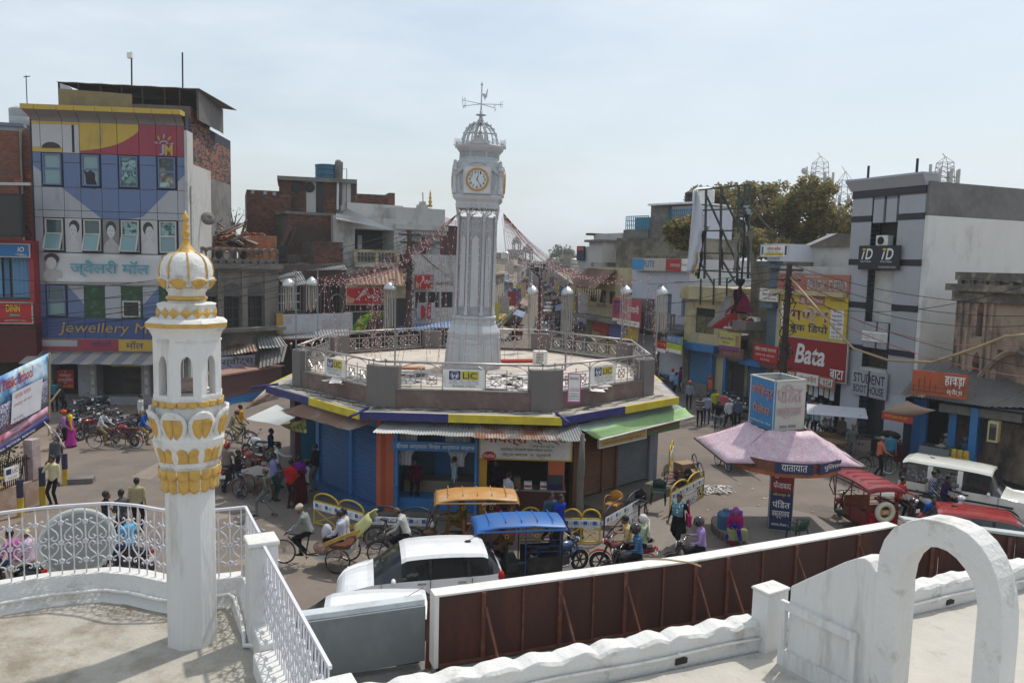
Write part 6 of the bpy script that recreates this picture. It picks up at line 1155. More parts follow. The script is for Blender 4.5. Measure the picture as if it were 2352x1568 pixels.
 MB().prism([Q(*p)for p in((.08,.1),(.48,.1),(.58,.55),(.66,.8),(.72,.95),(.58,.98),(.5,.88),(.36,.82),(.24,.5))],F.n*.005).B('printed_bottle',blotch('bottle_green',['#2e5a0c','#6f9a1c','#3d7012','#9cbf35'],2.5,rough=.5),t);MB().prism([Q(*p)for p in((.6,.9),(.7,.75),(.85,.6),(.97,.75),(.99,.95),(.8,.99))],F.n*.004).B('printed_splash',blotch('splash_green',['#1a1d10','#5a7a1c','#20240f','#8aa83a'],9,rough=.5),t)
 txt(t,'Mountain',Q(.27,.58,.02),F.u+V((0,0,-.5)),ZU+F.u*.5,w*.2,h*.1,m_txtw,shear=.2);txt(t,'Dew',Q(.27,.34,.02),F.u+V((0,0,-.45)),ZU+F.u*.45,w*.22,h*.2,m_red,shear=.2,bold=.03)
mid()
# RIGHT SIDE OF THE SQUARE
def ac_unit(F,x0,y0,x1,y1,off,lab):
 r_=F.rect(x0,y0,x1,y1,off);t=thing('air_conditioner',lab,'air conditioner',F.at(r_[0],r_[1],off),world=1);SL(F,*r_,off-.35,off).B('case',m_white,t)
 c=F.at(r_[0]+(r_[2]-r_[0])*.42,(r_[1]+r_[3])/2,off+.005);q=(r_[3]-r_[1])*.38;MB().prism([c+F.u*q*cos(a)+V((0,0,q*sin(a)))for a in[2*PI*i/16 for i in range(16)]],F.n*.015).B('fan',m_black,t)
def right():
 F=FX(1948,40.5,2113,36.5,640);T=bthing('shoe_shop_building','tall grey and black clad footwear shop with a huge white side wall',F);V_=lambda x,y=640:F.uz(x,y)[0];Zy=lambda y,x=2030:F.uz(x,y)[1]
 mg=mat('acp_silver',(.37,.38,.41),rough=.4,var=.06,dirt=(.25,.25,.26),damt=.3);mk=mat('acp_black',(.025,.026,.034),rough=.4,bump=0);w=F.w;zt=Zy(450,2040)
 wp=1.25;a0,a1=wp,w-wp-.2;body(F,(0,0,w,zt),2.5,m_plast,T,off=-.8)
 P1z=[0,Zy(915),Zy(845)]
 for u0,u1 in((0,wp),(a1,w)):
  SL(F,u0,0,u1,zt,-.79,-.03).B('pilaster_core',mk,T);z=2.6;i=0
  while z<zt-.2:z1=min(z+1.85,zt);SL(F,u0,z,u1,z1,-.6,.02).B('panel',mg,T);SL(F,u0-.01,z1,u1+.01,min(z1+.3,zt),-.6,.04).B('black_band',mk,T);z=z1+.3
  SL(F,u0,0,u1,2.6,-.79,.0).B('pilaster_foot',m_lilac,T)
 zc=Zy(512,2030);um=(a0+a1)/2;SL(F,a0,zc,a1,zt,-.79,-.1).B('panel_backing',mk,T)
 for u0,u1 in((a0+.12,um-.08),(um+.08,a1-.12)):
  for z0,z1 in((zc+.02,zc+1.62),(zc+1.66,zt-.15)):SL(F,u0,z0,u1,z1,-.1,.03).B('panel',mg,T)
 SL(F,-.02,zt-.02,w+.02,zt+.35,-.6,.06).B('black_band',mk,T)
 MB().hexa([F.at(-.1,zt+.35,-.6),F.at(w+.05,zt+.35,-.6),F.at(w+.05,zt+.35,.1),F.at(-.1,zt+.35,.1),F.at(-.2,zt+.8,-.6),F.at(w+.1,zt+.8,-.6),F.at(w+.1,zt+.8,.4),F.at(-.2,zt+.8,.4)]).B('cornice',mg,T);SL(F,-.2,zt+.81,w+.1,zt+.92,-.6,.42).B('cornice_cap',mg,T)
 msw_=mat('white_front_wall',(.6,.59,.56),dirt=(.4,.38,.35),dscale=.8);z0,z1=Zy(742),Zy(622);SL(F,a0,z0,a1,z1,-.79,-.5).B('white_wall',msw_,T);SL(F,a0,Zy(563),a1,zc,-.79,-.75).B('recess_back',m_dark,T)
 SL(F,a0,Zy(800),a1,z0,-.79,-.05).B('panel_backing',mk,T)
 for u0,u1 in((a0+.03,um-.06),(um+.06,a1-.15)):SL(F,u0,Zy(762),u1,z0,-.05,.02).B('panel',mg,T);SL(F,u0,Zy(802),u1,Zy(787),-.05,.02).B('panel',mg,T)
 sg=SL(F,a0,Zy(855),a1,Zy(800),-.79,-.45).B('show_window',blotch('shoe_shelves',['#121212','#3a3128','#15171a','#5a4a3a','#1b1b1d'],7),T);SL(F,a0,Zy(858),a1,Zy(850),-.45,.1).B('sill',m_frw,sg)
 SL(F,a0,0,a1,Zy(917),-.79,-.6).B('shop_glass',m_pane,T)
 sign(F,1977,566,2073,620,.25,mk,'black signboard with two white iD FOOTWEAR logos and yellow dots',[s for k in(0,.5)for s in(('D',.18+k,.42,.36+k,.88,m_txtw,.05,.2),('I',.08+k,.42,.16+k,.76,m_txtw,.03,.25),('#',.1+k,.8,.18+k,.88,m_txty),('FOOTWEAR',.06+k,.3,.33+k,.37,m_txtw))]+[('STUDENT BOOT HOUSE',.52,.08,.93,.15,m_txtw)],rect=(V_(1977),Zy(620),V_(2071),Zy(564)))
 sign(F,1975,764,2063,786,.1,m_white,'faded pale grey STUDENT BOOT HOUSE strip sign above the shoe window',[('STUDENT BOOT HOUSE',.03,.2,.97,.8,mat('letter_pale',(.38,.38,.39),bump=0))],rect=(a0,Zy(787),a1-.1,Zy(763)))
 lsl=mat('letter_mirror',(.08,.085,.10),rough=.15,metal=.6,bump=0)
 sign(F,0,0,0,0,.2,mg,'grey signboard with mirrored STUDENT BOOT HOUSE letters over the shoe shop door',[('STUDENT',.07,.5,.95,.87,lsl,.03),('BOOT HOUSE',.08,.12,.93,.42,lsl,.03),('#',.48,0,.53,1,mk)],rect=(a0-.4,Zy(917),a1+.2,Zy(856)))
 ac_unit(F,2011,565,2040,540,-.2,'outdoor air conditioner unit in the dark recess above the black footwear sign')
 msw=mat('white_side_wall',(.68,.67,.645),rough=.85,var=.08,scale=1.2,bump=.15,dirt=(.36,.34,.31),damt=.6,dscale=.7,dlow=.53,stretch=2)
 S=Face(F.at(w,0),D(2420,640,40.2));zs=F.uz(2112,418)[1];body(S,(.02,0,S.w,zs-1.55),.5,msw,T,off=.2,name='side_wall');body(S,(.02,zs-1.53,S.w,zs),.5,mat('raw_cement',(.17,.165,.155),var=.25,dirt=(.09,.085,.08),damt=.7,dscale=.6),T,off=.17,name='side_parapet')
 for x,y,lab in((1993,416,'left'),(2105,402,'right')):o=MB().tube([(0,0,0),(0,0,.75)],.06,6).B('rod_stub',m_black,None);o.location=D(x,y,40 if x<2000 else 37);tag(o,'short dark steel rod stub on the %s end of the shoe shop cornice'%lab,'rod','rod stubs on the cornice')
 mr=mat('ruin_plaster',(.36,.27,.20),rough=.95,var=.25,scale=1.5,bump=.3,dirt=(.06,.055,.05),damt=.85,dscale=.9,dlow=.46,stretch=1.5);mrk=mat('ruin_black',(.11,.1,.09),rough=.95,var=.5,dirt=(.34,.28,.2),damt=.85,dscale=1.6,dlow=.48)
 F=FX(2197,34.5,2400,30.6,700);T=bthing('ruined_house','black stained old house with ornate niches and a crumbling parapet at the right edge',F);V_=lambda x:F.uz(x,700)[0];Zy=lambda y,x=2270:F.uz(x,y)[1];zt=Zy(665)
 niches=[(V_(a),Zy(c),V_(b),Zy(d))for a,b,c,d in((2246,2262,775,720),(2244,2262,870,838))];wallh(F,(0,0,F.w,zt),niches+[(V_(2300),Zy(960),F.w-.1,Zy(800))],mr,T,th=.35);body(F,(0,0,F.w,zt),5,mr,T,off=-.36)
 for h in niches:u=(h[0]+h[2])/2;MB().prism([F.at(*p,.02)for p in((h[0],h[3]),(h[2],h[3]),(u+.12,h[3]+.3),(u,h[3]+.5),(u-.12,h[3]+.3))],-F.n*.05).B('niche_head',mat('niche_red',(.16,.07,.05)),T)
 for x in(2212,2228,2268,2284):SL(F,V_(x)-.06,Zy(960),V_(x)+.06,zt-.2,0,.1).B('moulded_strip',mr,T)
 uc=V_(2345);MB().tube([F.at(uc-1.6+3.2*i/16,Zy(815)+1.3*sin(PI*i/16)-1.0,.05)for i in range(17)],.12,5).B('arch_moulding',mr,T)
 SL(F,-.25,zt-.1,F.w,zt+.2,-.3,.45).B('cornice',mrk,T);SL(F,-.1,zt-.55,F.w,zt-.12,-.3,.2).B('cornice',mrk,T);zp=Zy(626)
 SL(F,-.1,zp-.35,F.w,zp,-.25,.1).B('parapet_rail',mrk,T)
 for i in range(9):u=.1+i*.62;SL(F,u-.1,zt+.2,u+.1,zp-.35,-.2,.05).B('parapet_baluster',mrk,T);SL(F,u+.1,zt+.2,u+.52,zp-.36,-.2,-.1).B('parapet_panel',mr,T)
 T=thing('sweets_shop','open fronted sweets shop with blue posts under a dark tin roof at the right','shop',D(2200,1000,31),0,world=1)
 A,B_=G(2070,892,3.55),G(2262,945,3.05);e=V((1.5,2.9,0));F=Face(A,B_)
 a,b=V((A.x,A.y,3.3)),V((B_.x,B_.y,3.25));back=-F.n*3.6+V((0,0,1.3))
 corr(a+back,b+back+F.u*1.8,b,a,pitch=.2,amp=.03).B('tin_roof',m_corr_dark,T);corr(b+back+F.u*1.8,b+back+F.u*3.5-V((0,0,.8)),b+F.u*2.2+V((0,0,.1))-F.n*1.5,b,pitch=.25,amp=.03).B('tin_roof',m_corr_dark,T)
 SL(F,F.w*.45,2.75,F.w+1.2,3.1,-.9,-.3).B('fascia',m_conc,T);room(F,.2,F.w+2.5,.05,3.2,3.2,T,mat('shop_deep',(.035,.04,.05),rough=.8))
 for x,off in((2100,-1),(2117,-1),(2186,-.7),(2235,-.25)):u=F.uz(x,990,off)[0];SL(F,u-.14,0,u+.14,3.1,off-.28,off).B('post',m_tileb,T)
 SL(F,F.uz(2190,990)[0],.9,F.uz(2226,990)[0],3,-2.0,-1.9).B('blue_panel',mat('dull_blue',(.02,.07,.17)),T)
 sign(F,2096,864,2220,925,.05,mat('sign_orange',(.42,.095,.035),var=.2,dirt=(.2,.08,.04),damt=.6),'orange signboard with a printed bridge and white Hindi name on the dark tin roof',[('हावड़ा',.6,.42,.96,.88,m_txtw,.04),('स्वीट्स',.64,.1,.93,.38,m_txtw,.02)],rect=(F.uz(2096,880)[0],3.42,F.uz(2222,890)[0],4.42))
 for k,(z0,z1)in enumerate(((3.55,3.6),(3.75,3.78))):SL(F,.45,z0,F.w*.55,z1,.055,.062).B('printed_bridge_deck',mat('print_brown',(.16,.07,.04),bump=0),T)
 for i in range(12):u=.5+i*.21;MB().tube([F.at(u,3.58,.065),F.at(u,3.62+.55*abs(sin(i*.55+.4)),.065)],.014,4).B('printed_bridge_bar',mat('print_brown',None),T)
 c=thing('glass_counter','curved glass sweets counter in front of the sweets shop','counter',F.p(2150,1065,.2),world=1);u0,u1=F.uz(2107,1060,.5)[0],F.uz(2178,1060,.5)[0];pr=[(.2,.0),(.2,.5),(.1,.55),(.3,.75),(.28,1.05),(.05,1.35),(-.4,1.42),(-.4,0)]
 MB().prism([F.at(u0,z,o+.3)for o,z in pr[:2]+[(-.4,.5),(-.4,0)]],F.u*(u1-u0)).B('base',m_black,c);MB().prism([F.at(u0,z,o+.3)for o,z in((.2,.51),(.3,.75),(.28,1.05),(.05,1.35),(-.4,1.42),(-.4,.51))],F.u*(u1-u0)).B('glass_case',glass('case_dark_glass',(.05,.055,.055)),c)
 for i in range(3):SL(F,u0+.1,.7+i*.2,u1-.1,.72+i*.2,-.1,.605-.05*i).B('tray',m_steel,c)
 for i in range(7):p=F.at(F.uz(2180+i*7,1050,.6)[0],1.05+.32*(i%2),.5-.1*(i%2));j=thing('snack_jar','clear jar of yellow snacks with a yellow lid stacked beside the glass counter','jar',p,group='yellow lidded snack jars');MB().lathe([(.11,-.3),(.12,-.27),(.12,-.06),(.09,0)],12).B('jar_body',mat('jar_snack',(.40,.27,.05),rough=.25),j,smooth=1);MB().lathe([(.1,0),(.1,.06)],12).B('lid',m_yel,j)
 SL(F,F.uz(2176,1060,.5)[0],0,F.uz(2228,1060,.5)[0],.72,.2,.62).B('jar_bench',m_black,T)
 cb=thing('wall_cabinet','cream framed glass cabinet hung on the blue post of the sweets shop','cabinet',F.p(2275,990,.1),world=1);r_=F.rect(2266,1013,2294,970,.1);SL(F,*r_,-.3,.1).B('case',mat('cream_paint',(.5,.43,.2)),cb);SL(F,r_[0]+.06,r_[1]+.08,r_[2]-.06,r_[3]-.08,.1,.11).B('glass',m_pane,cb)
 aw=thing('brown_awning','tan cloth awning with a red printed frill left of the sweets shop','awning',G(2080,950,2.7),world=1);q=[G(2084,920,3.1),G(2150,942,3.05),G(2098,957,2.5),G(2026,944,2.55)]
 MB().grid([[q[0].lerp(q[3],j/4).lerp(q[1].lerp(q[2],j/4),i/8)+V((0,0,-.05*sin(PI*i/8)))for i in range(9)]for j in range(5)]).B('cloth',mat('awning_tan',(.33,.23,.17),rough=.85,var=.1),aw,smooth=1,solid=.015);fr=MB().grid([[q[3].lerp(q[2],i/8)+V((0,0,-.32*j))for i in range(9)]for j in(0,1)]).B('frill',m_txtr,aw,solid=.01);u=(q[2]-q[3]).normalized()
 txt(aw,'अनरसे खसता की बाटी',q[3]+u*.1-V((0,0,.2)),u,ZU,(q[2]-q[3]).length*.75,.14,m_txty,depth=.02)
 st=thing('food_stall','street food stall with a dark red cloth skirt and metal trays','stall',G(2090,1060,0),R(-55));MB().box(-1.6,-.5,0,1.5,.6,.78).B('table',m_black,st)
 MB().grid([[V((-1.2+1.3*i/10,-.53-.02*sin(i*2),z))for i in range(11)]for z in(.02,.4,.8)]).B('skirt',cloth('#5e1417'),st,smooth=1)
 for i in range(9):x,y=-1.4+.36*i,-.2+.3*(i%2);tr=MB().lathe([(.17,0),(.2,.07),(.18,.07),(.16,.02)],12,(x,y,.79+(.1 if i>6 else 0))).B('tray',m_steel,st,smooth=1);MB().ell((x,y,.83+(.1 if i>6 else 0)),(.15,.15,.06),8,4).B('snack',blotch('snack',None),tr)
 MB().ell((-1.2,.4,.95),(.5,.25,.2),10,6).B('covered_bundle',cloth('#3c3230'),st,smooth=1)
 F=FX(1783,45,1950,40.5,740);T=bthing('book_shop_building','book shop building almost hidden by stacked yellow, red and brown signboards',F);V_=lambda x:F.uz(x,740)[0];Zy=lambda y,x=1868:F.uz(x,y)[1];w=F.w
 op=(V_(1815),.3,V_(1942),Zy(872));wallh(F,(0,0,w,Zy(612)),[op],m_plast,T,th=.3);body(F,(0,Zy(850),w,Zy(612)),6,m_plast,T,off=-.3);room(F,op[0],op[2],.3,op[3],3.5,T,m_dark);SL(F,0,Zy(678),w,Zy(668),0,.6).B('ledge',m_cream,T)
 SL(F,op[0],0,op[2],.3,-.3,1.0).B('step',m_conc,T)
 F2=FX(1815,47,1965,44,580);body(F2,(0,6,F2.w,F2.uz(1890,562)[1]),5,m_plast,T,off=0);q=F2.rect(1900,568,1962,541);MB().prism([F2.at(*p,.3)for p in((q[0]-1.2,q[1]),(q[2],q[1]),(q[2],q[3]),(q[0]+.6,q[3]))],-F2.n*3).B('stair_roof',m_mortar,T);MB().prism([F2.at(*p,.35)for p in((q[0]-1.5,q[1]),(q[0]-1.1,q[1]),(q[0]+.7,q[3]+.1),(q[0]+.3,q[3]+.1))],-F2.n*3.1).B('stair_coping',m_white,T)
 lb=mat('letter_slate',(.06,.13,.22),bump=0);mbr=mat('sign_terracotta',(.36,.15,.09),dirt=(.4,.25,.2));my=mat('sign_yellow',(.58,.42,.03),rough=.5,var=.1,dirt=(.42,.3,.05),damt=.5,dscale=1)
 sign(F,1785,668,1952,632,.3,mbr,'terracotta Ganesh BOOK DEPO signboard below the white roof wall',[('Ganesh',.03,.2,.42,.8,mat('letter_pink',(.5,.1,.12),bump=0),.03,.3),('BOOK DEPO',.45,.18,.97,.7,m_txtw,.06),('BOOK DEPO',.455,.2,.965,.68,lb,.03),('1965 FAMOUS SHOP',.4,.82,.62,.9,m_txtw)])
 sign(F,1786,800,1948,684,.35,my,'large yellow bookshop signboard with red and navy Hindi lettering',[('#',.3,.84,.68,1.0,mbr),('98',.33,.87,.38,.96,m_txtw),('वरष की सफल सेवा',.42,.87,.66,.95,m_txtw),('फोन 05278-222222',.76,.93,.96,.97,m_txtk),('गणेश',.17,.54,.76,.82,m_txtw,.07),('गणेश',.18,.55,.75,.81,m_txtr,.045),('बुक डिपो',.18,.32,.75,.52,m_txtb,.05),('#',.78,.3,.96,.8,m_txtw),('#',.03,.4,.14,.86,m_txtw),('बी.एड.',.81,.73,.93,.78,m_txtr)]+[('सकूल पुसतक',.8,.65-.07*i,.94,.7-.07*i,m_txtb)for i in range(6)]+[('कापी',.05,.78-.08*i,.12,.83-.08*i,m_txtb)for i in range(5)])
 sign(F,1788,852,1947,790,.5,mat('bata_red',(.27,.018,.022),rough=.5,bump=0),'dark red Bata signboard with big white script name',[('Bata',.25,.32,.7,.86,m_txtw,.06,.2),('बाटा',.78,.06,.97,.3,m_txtw,.03),('बाटा',.03,.2,.13,.34,m_txtw,.02)],frame=m_frw)
 for i,(a,b,tx,mm,ml)in enumerate(((1820,1857,'बाटा',mbr,m_txtw),(1858,1909,'गणेश बुक डिपो',m_white,mbr),(1910,1948,'बाटा',mbr,m_txtw))):sign(F,0,0,0,0,.7,mm,('left brown strip sign reading Bata in Hindi below the red Bata board','white strip sign reading Ganesh book depot in Hindi below the red Bata board','right brown strip sign reading Bata in Hindi below the red Bata board')[i],[(tx,.08,.15,.92,.85,ml,.03)],rect=(V_(a),Zy(882)+.05,V_(b),Zy(856)))
 bk=thing('book_counter','white counter with stacks of colourful packets in front of the book shop','counter',F.p(1900,960,.8),world=1);SL(F,V_(1885),0,V_(1940),1.0,.3,1.1).B('table',m_white,bk)
 for i in range(22):u=V_(1888)+(V_(1938)-V_(1888))*(i%11)/11;SL(F,u,1.01+.22*(i//11),u+.17,1.2+.22*(i//11),.55,1.0).B('packet',paint(['#b03a7a','#2a6fb0','#d0b030','#3a8a4a','#c8c8d0','#7a3aa0'][i*5%6]),bk)
 for i in range(9):u=V_(1828)+i*.36;o=SL(F,u,Zy(872)-.7-.08*(i%3),u+.28,Zy(872)-.1,.25,.27).B('hanging_paper',paint(['#d8d6d0','#cfc8b8','#c9d0d8'][i%3]),None);tag(o,'pale printed sheet hung on a line across the book shop opening','paper','sheets hung over the book shop opening')
 F=FX(1716,47.5,1786,45,760);T=bthing('narrow_shop_house','narrow shop house with grey roller shutters between the yellow house and the book shop',F);V_=lambda x:F.uz(x,760)[0];Zy=lambda y,x=1770:F.uz(x,y)[1];body(F,(0,0,F.w,Zy(600)),6,m_ochre,T,off=-.1)
 ms=mat('shutter_slate',(.13,.17,.21),rough=.55,var=.15);SL(F,V_(1756),Zy(600),F.w,Zy(560),-3,.1).B('roof_room',m_lilac,T)
 for a,b,y0,y1 in((1760,1784,662,615),(1760,1784,796,706)):shutter(F,V_(a),Zy(y0),V_(b),Zy(y1),.0,ms,'roller_shutter',T);SL(F,V_(a)-.1,Zy(y1),V_(b)+.1,Zy(y1-8),0,.5).B('shutter_box',mat('slate_box',(.1,.15,.2)),T)
 SL(F,V_(1725),Zy(760),V_(1758),Zy(740),-.1,1.4).B('sunshade',m_corr_dark,T);wallh(F,(V_(1718),0,F.w,Zy(830)),[(V_(1722),.2,V_(1764),Zy(842))],m_ochre,T,th=.3);
 sh2=mat('shutter_blue2',(.05,.16,.31),rough=.5,var=.15,dirt=(.1,.13,.18));shutter(F,V_(1722),.4,V_(1764),Zy(845),-.1,sh2,'roller_shutter',T);SL(F,V_(1716),Zy(846),V_(1766),Zy(832),0,.5).B('shutter_box',m_tileb,T)
 sign(F,1748,588,1803,563,.4,m_white,'white signboard with red Hindi name and yellow base on the narrow house roof',[('मोगरा बलैक',.25,.5,.75,.85,m_txtr,.03),('इसमें जानो अजगर',.25,.34,.7,.46,m_txtb),('#',.14,.06,.85,.3,m_txty),('मेसर मुनीर अलताफ',.2,.1,.8,.25,m_txtk),('#',.03,.15,.1,.85,paint('#2f7a8a')),('#',.9,.1,.97,.9,m_txtb)],frame=m_frw,rect=(V_(1750),Zy(589),F.w+.9,Zy(563)))
 sign(F,1744,690,1787,664,.5,m_white,'white board with red Hindi lettering above the lower slate shutter',[('लहंगे चूड़िया',.2,.75,.9,.93,m_txtb),('शिमर की माला',.15,.42,.95,.72,m_txtr,.03),('सेठ बरादरस',.25,.1,.9,.32,m_txtb)])
 sign(F,1730,826,1786,797,.7,m_red,'red shop sign with rows of small white Hindi print left of the book shop',[('राजेंदर परसाद जगननाथ',.05,.62,.95,.9,m_txtw,.02),('सराफ एवं जवेलरस',.1,.3,.9,.5,m_txtw),('चौक फैजाबाद',.3,.08,.7,.22,m_txtw)]);sign(F,1744,841,1788,827,.6,mat('sign_maroon',(.17,.03,.03)),'dull maroon strip sign under the red sign left of the book shop',[('राज अगरवाल',.1,.2,.9,.85,mat('letter_rose',(.4,.18,.16),bump=0))])
 F=FX(1572,52,1722,47.4,740);T=bthing('yellow_house','cream yellow corner house with one barred window above blue shutters',F);V_=lambda x:F.uz(x,740)[0];Zy=lambda y,x=1620:F.uz(x,y)[1];ue=V_(1672)
 wn=(V_(1598),Zy(766),V_(1641),Zy(708));wallh(F,(0,Zy(792),ue,Zy(660)),[wn],m_cream,T,th=.25);body(F,(0,0,ue,Zy(660)),5,m_cream,T,off=-.26);w=win(F,wn,T,nx=2,nz=3,off=-.12);SL(F,wn[0]+.05,wn[1],wn[2]-.05,wn[1]+1.1,-.11,-.09).B('cardboard',blotch('window_card',['#3a3d38','#7a7440','#4a4c48'],3),w)
 SL(F,-.1,Zy(688),ue+.1,Zy(658),0,.45).B('parapet',m_cream,T);wallh(F,(0,0,F.w,Zy(792)),[(V_(1585),.1,V_(1633),Zy(806)),(V_(1638),.1,V_(1668),Zy(815)),(V_(1674),.1,V_(1716),Zy(820))],m_ochre,T,th=.5);SL(F,V_(1580),Zy(806),V_(1655),Zy(790),0,.5).B('shutter_box',m_tileb,T);shutter(F,V_(1587),.9,V_(1631),Zy(806),-.1,sh2,'roller_shutter',T);SL(F,V_(1585),0,V_(1633),.9,-.3,.1).B('plinth',m_conc,T)
 for u0,u1,z1 in((V_(1638),V_(1668),Zy(815)),(V_(1674),V_(1716),Zy(820))):SL(F,u0,.1,u1,z1,-.55,-.5).B('shop_interior',m_dark,T)
 body(F,(ue+.01,0,F.w,Zy(690)),4,m_ochre,T,off=-1.8);body(F,(ue+.01,0,F.w,Zy(792)),3,m_ochre,T,off=-.51);SL(F,ue,Zy(768),F.w,Zy(758),-2,.8).B('balcony_slab',m_conc,T)
 for a in(1640,1672):SL(F,V_(a)-.1,.05,V_(a)+.1,Zy(810),-.2,.12).B('blue_post',m_tileb,T)
 sign(F,1651,800,1701,766,1.0,mat('sign_lemon',(.5,.46,.12),dirt=(.4,.3,.2)),'lemon yellow shop board with purple Hindi print below the rag heap',[('शयाम परिधान',.05,.55,.7,.75,mat('letter_purple',(.2,.06,.2),bump=0),.02),('रेडी मेड',.15,.35,.5,.48,m_txtb),('#',0,0,1,.22,mat('letter_purple',None)),('#',.78,.25,.95,.85,paint('#b07a60'))])
 sign(F,1655,818,1708,803,.9,mat('sign_dirtymaroon',(.16,.08,.075)),'dirty maroon fascia sign below the lemon yellow board',[('फैनसी सटोर',.1,.2,.9,.8,mat('letter_rose',None))])
 ac_unit(F,1713,748,1738,729,.9,'white outdoor air conditioner on the ledge right of the rag heap')
 rg=thing('rag_heap','torn red and white banner rags draped over the ledge beside the yellow house','rags',F.p(1685,740,.9),world=1);random.seed(3)
 for i,(x0,y0,x1,y1,col)in enumerate(((1675,680,1652,752,'#8d8a8a'),(1690,700,1660,756,'#8e2a30'),(1700,660,1712,716,'#6a1038'),(1692,664,1700,720,'#15161c'),(1686,730,1710,752,'#a03038'),(1665,745,1690,757,'#b0aeb0'),(1722,728,1710,745,'#8e2a30'))):
  a,b=F.p(x0,y0,.9),F.p(x1,y1,1.0+.1*(i%3));MB().grid([[a.lerp(b,j/8)+F.u*((k-2)*(.1+.09*j/2)*(.7 if i in(2,3)else 1))+F.n*(.1*sin(k*1.8+j))for k in range(5)]for j in range(9)]).B('rag',cloth(col),rg,smooth=1)
 F=FX(1594,50.5,1728,46.5,560);T=bthing('billboard_frame','tall empty steel billboard frame with a torn white sheet hanging from its left end',F,'billboard');mf=mat('frame_green',(.04,.05,.045),rough=.6,var=.3);Q=lambda x,y,o=0:F.p(x,y,o)
 for x,y0,y1 in((1603,436,634),(1622,436,640),(1657,431,655),(1697,426,655),(1722,424,640),(1712,426,560)):MB().bar(Q(x,y0),Q(x-4,y1),.11).B('upright',mf,T)
 for y0,y1 in((437,424),(484,478),(530,530),(581,583),(620,628)):MB().bar(Q(1602,y0),Q(1722,y1),.09).B('crossbar',mf,T)
 for a,b in(((1623,450,0),(1700,620,-4)),((1660,448,0),(1735,600,-4)),((1698,447,0),(1772,530,-5)),((1606,600,0),(1640,655,-2)),((1660,600,0),(1690,650,-2))):MB().bar(Q(*a),Q(*b),.1).B('brace',mf,T)
 for x in(1610,1640,1670,1700):MB().bar(Q(x,640,-.2),F.p(x-2,700,-.2),.08).B('leg_bar',mf,T)
 rows=[]
 for j in range(15):
  f=j/14;y=436+195*f;xl=1594-17*f;xr=1603+(14*sin(min(1,f*2.1)*PI/2)if f<.5 else 14-16*(f-.5)*2+3*sin(j*2.2));rows.append([Q(xl+(xr-xl)*i/8,y+6*f*(i/8)*-1,.2+.12*sin(i*1.1+j*.35))for i in range(9)])
 MB().grid(rows).B('torn_sheet',mat('vinyl_white',(.55,.57,.62),rough=.5,var=.05),T,smooth=1,solid=.02)
 for x0,y0,x1,y1,wd,col in((1714,472,1722,492,.5,'#9aa0a8'),(1713,492,1704,640,.25,'#23252c'),(1711,500,1716,535,.14,'#a9adb3'),(1656,530,1660,620,.22,'#2a2a2c'),(1694,535,1687,625,.35,'#7d7872'),(1724,530,1728,640,.4,'#6e6b66'),(1618,530,1604,640,.35,'#17181c'),(1604,580,1592,632,.2,'#c08a1c'),(1690,634,1672,650,.4,'#2f6a55'),(1668,640,1690,636,.3,'#a0542a'),(1700,640,1704,715,.7,'#15171d')):
  a,b=Q(x0,y0,.15),Q(x1,y1,.25);MB().grid([[a.lerp(b,j/10)+F.u*(wd*(k-1)*(.6+.4*sin(j*1.3+1))*.5)+F.n*.06*sin(k*2+j)for k in range(3)]for j in range(11)]).B('torn_strip',cloth(col),T,smooth=1)
 F=FX(1450,58,1582,52.4,680);T=bthing('lilac_house','pale lilac house with an ELITE roof sign and a concrete balcony',F);V_=lambda x:F.uz(x,680)[0];Zy=lambda y,x=1515:F.uz(x,y)[1]
 ds=[(V_(a),Zy(720),V_(b),Zy(673))for a,b in((1530,1543),(1566,1576))];wallh(F,(0,Zy(740),F.w,Zy(620)),ds,m_lilac,T,th=.3);body(F,(0,0,F.w,Zy(594)),6,m_lilac,T,off=-.31)
 for h in ds:SL(F,*h,-.3,-.2).B('door',mat('door_teal',(.10,.17,.20),rough=.6),T)
 SL(F,V_(1500),Zy(758),F.w,Zy(752),-.2,1.2).B('balcony_slab',m_conc,T);SL(F,V_(1500),Zy(720),F.w,Zy(714),1.05,1.2).B('balcony_rail',m_conc,T)
 for i in range(12):u=V_(1501)+(F.w-V_(1501))*i/11.3;SL(F,u,Zy(752),u+.1,Zy(720),1.08,1.17).B('balcony_bar',m_conc,T)
 MB().lathe([(.9,Zy(756)),(.9,Zy(688))],16,F.at(V_(1487),0,.3)).B('round_bay',m_conc,T,smooth=2)
 SL(F,V_(1452),Zy(597),F.w,Zy(593),-.1,.25).B('parapet_rail',m_ochre,T);[SL(F,.1+i*.33,Zy(600),.22+i*.33,Zy(587),-.1,.1).B('parapet_baluster',m_ochre,T)for i in range(22)]
 sign(F,1452,620,1582,594,.4,mat('sign_beige',(.46,.44,.38)),'long beige and blue FLITE roof sign with a red panel on the lilac house',[('#',0,.05,.22,.95,paint('#3d8fc4')),('FLITE',.22,.3,.42,.8,m_lic,.03),('#',.62,.02,.88,.98,m_txtr),('THE POWER OF NEW FASHION',.7,.35,.86,.6,m_txtw),('#',.89,.02,1,.98,m_white),('RAJA SHOE CO',.9,.4,.99,.6,m_txtk)])
 wallh(F,(0,0,F.w,Zy(752)),[(.3,.2,F.w*.45,Zy(772)),(F.w*.5,.2,F.w-.2,Zy(772))],m_ochre,T,th=.6);SL(F,0,0,F.w,Zy(770),-.8,-.62).B('shop_interior',m_dark,T)
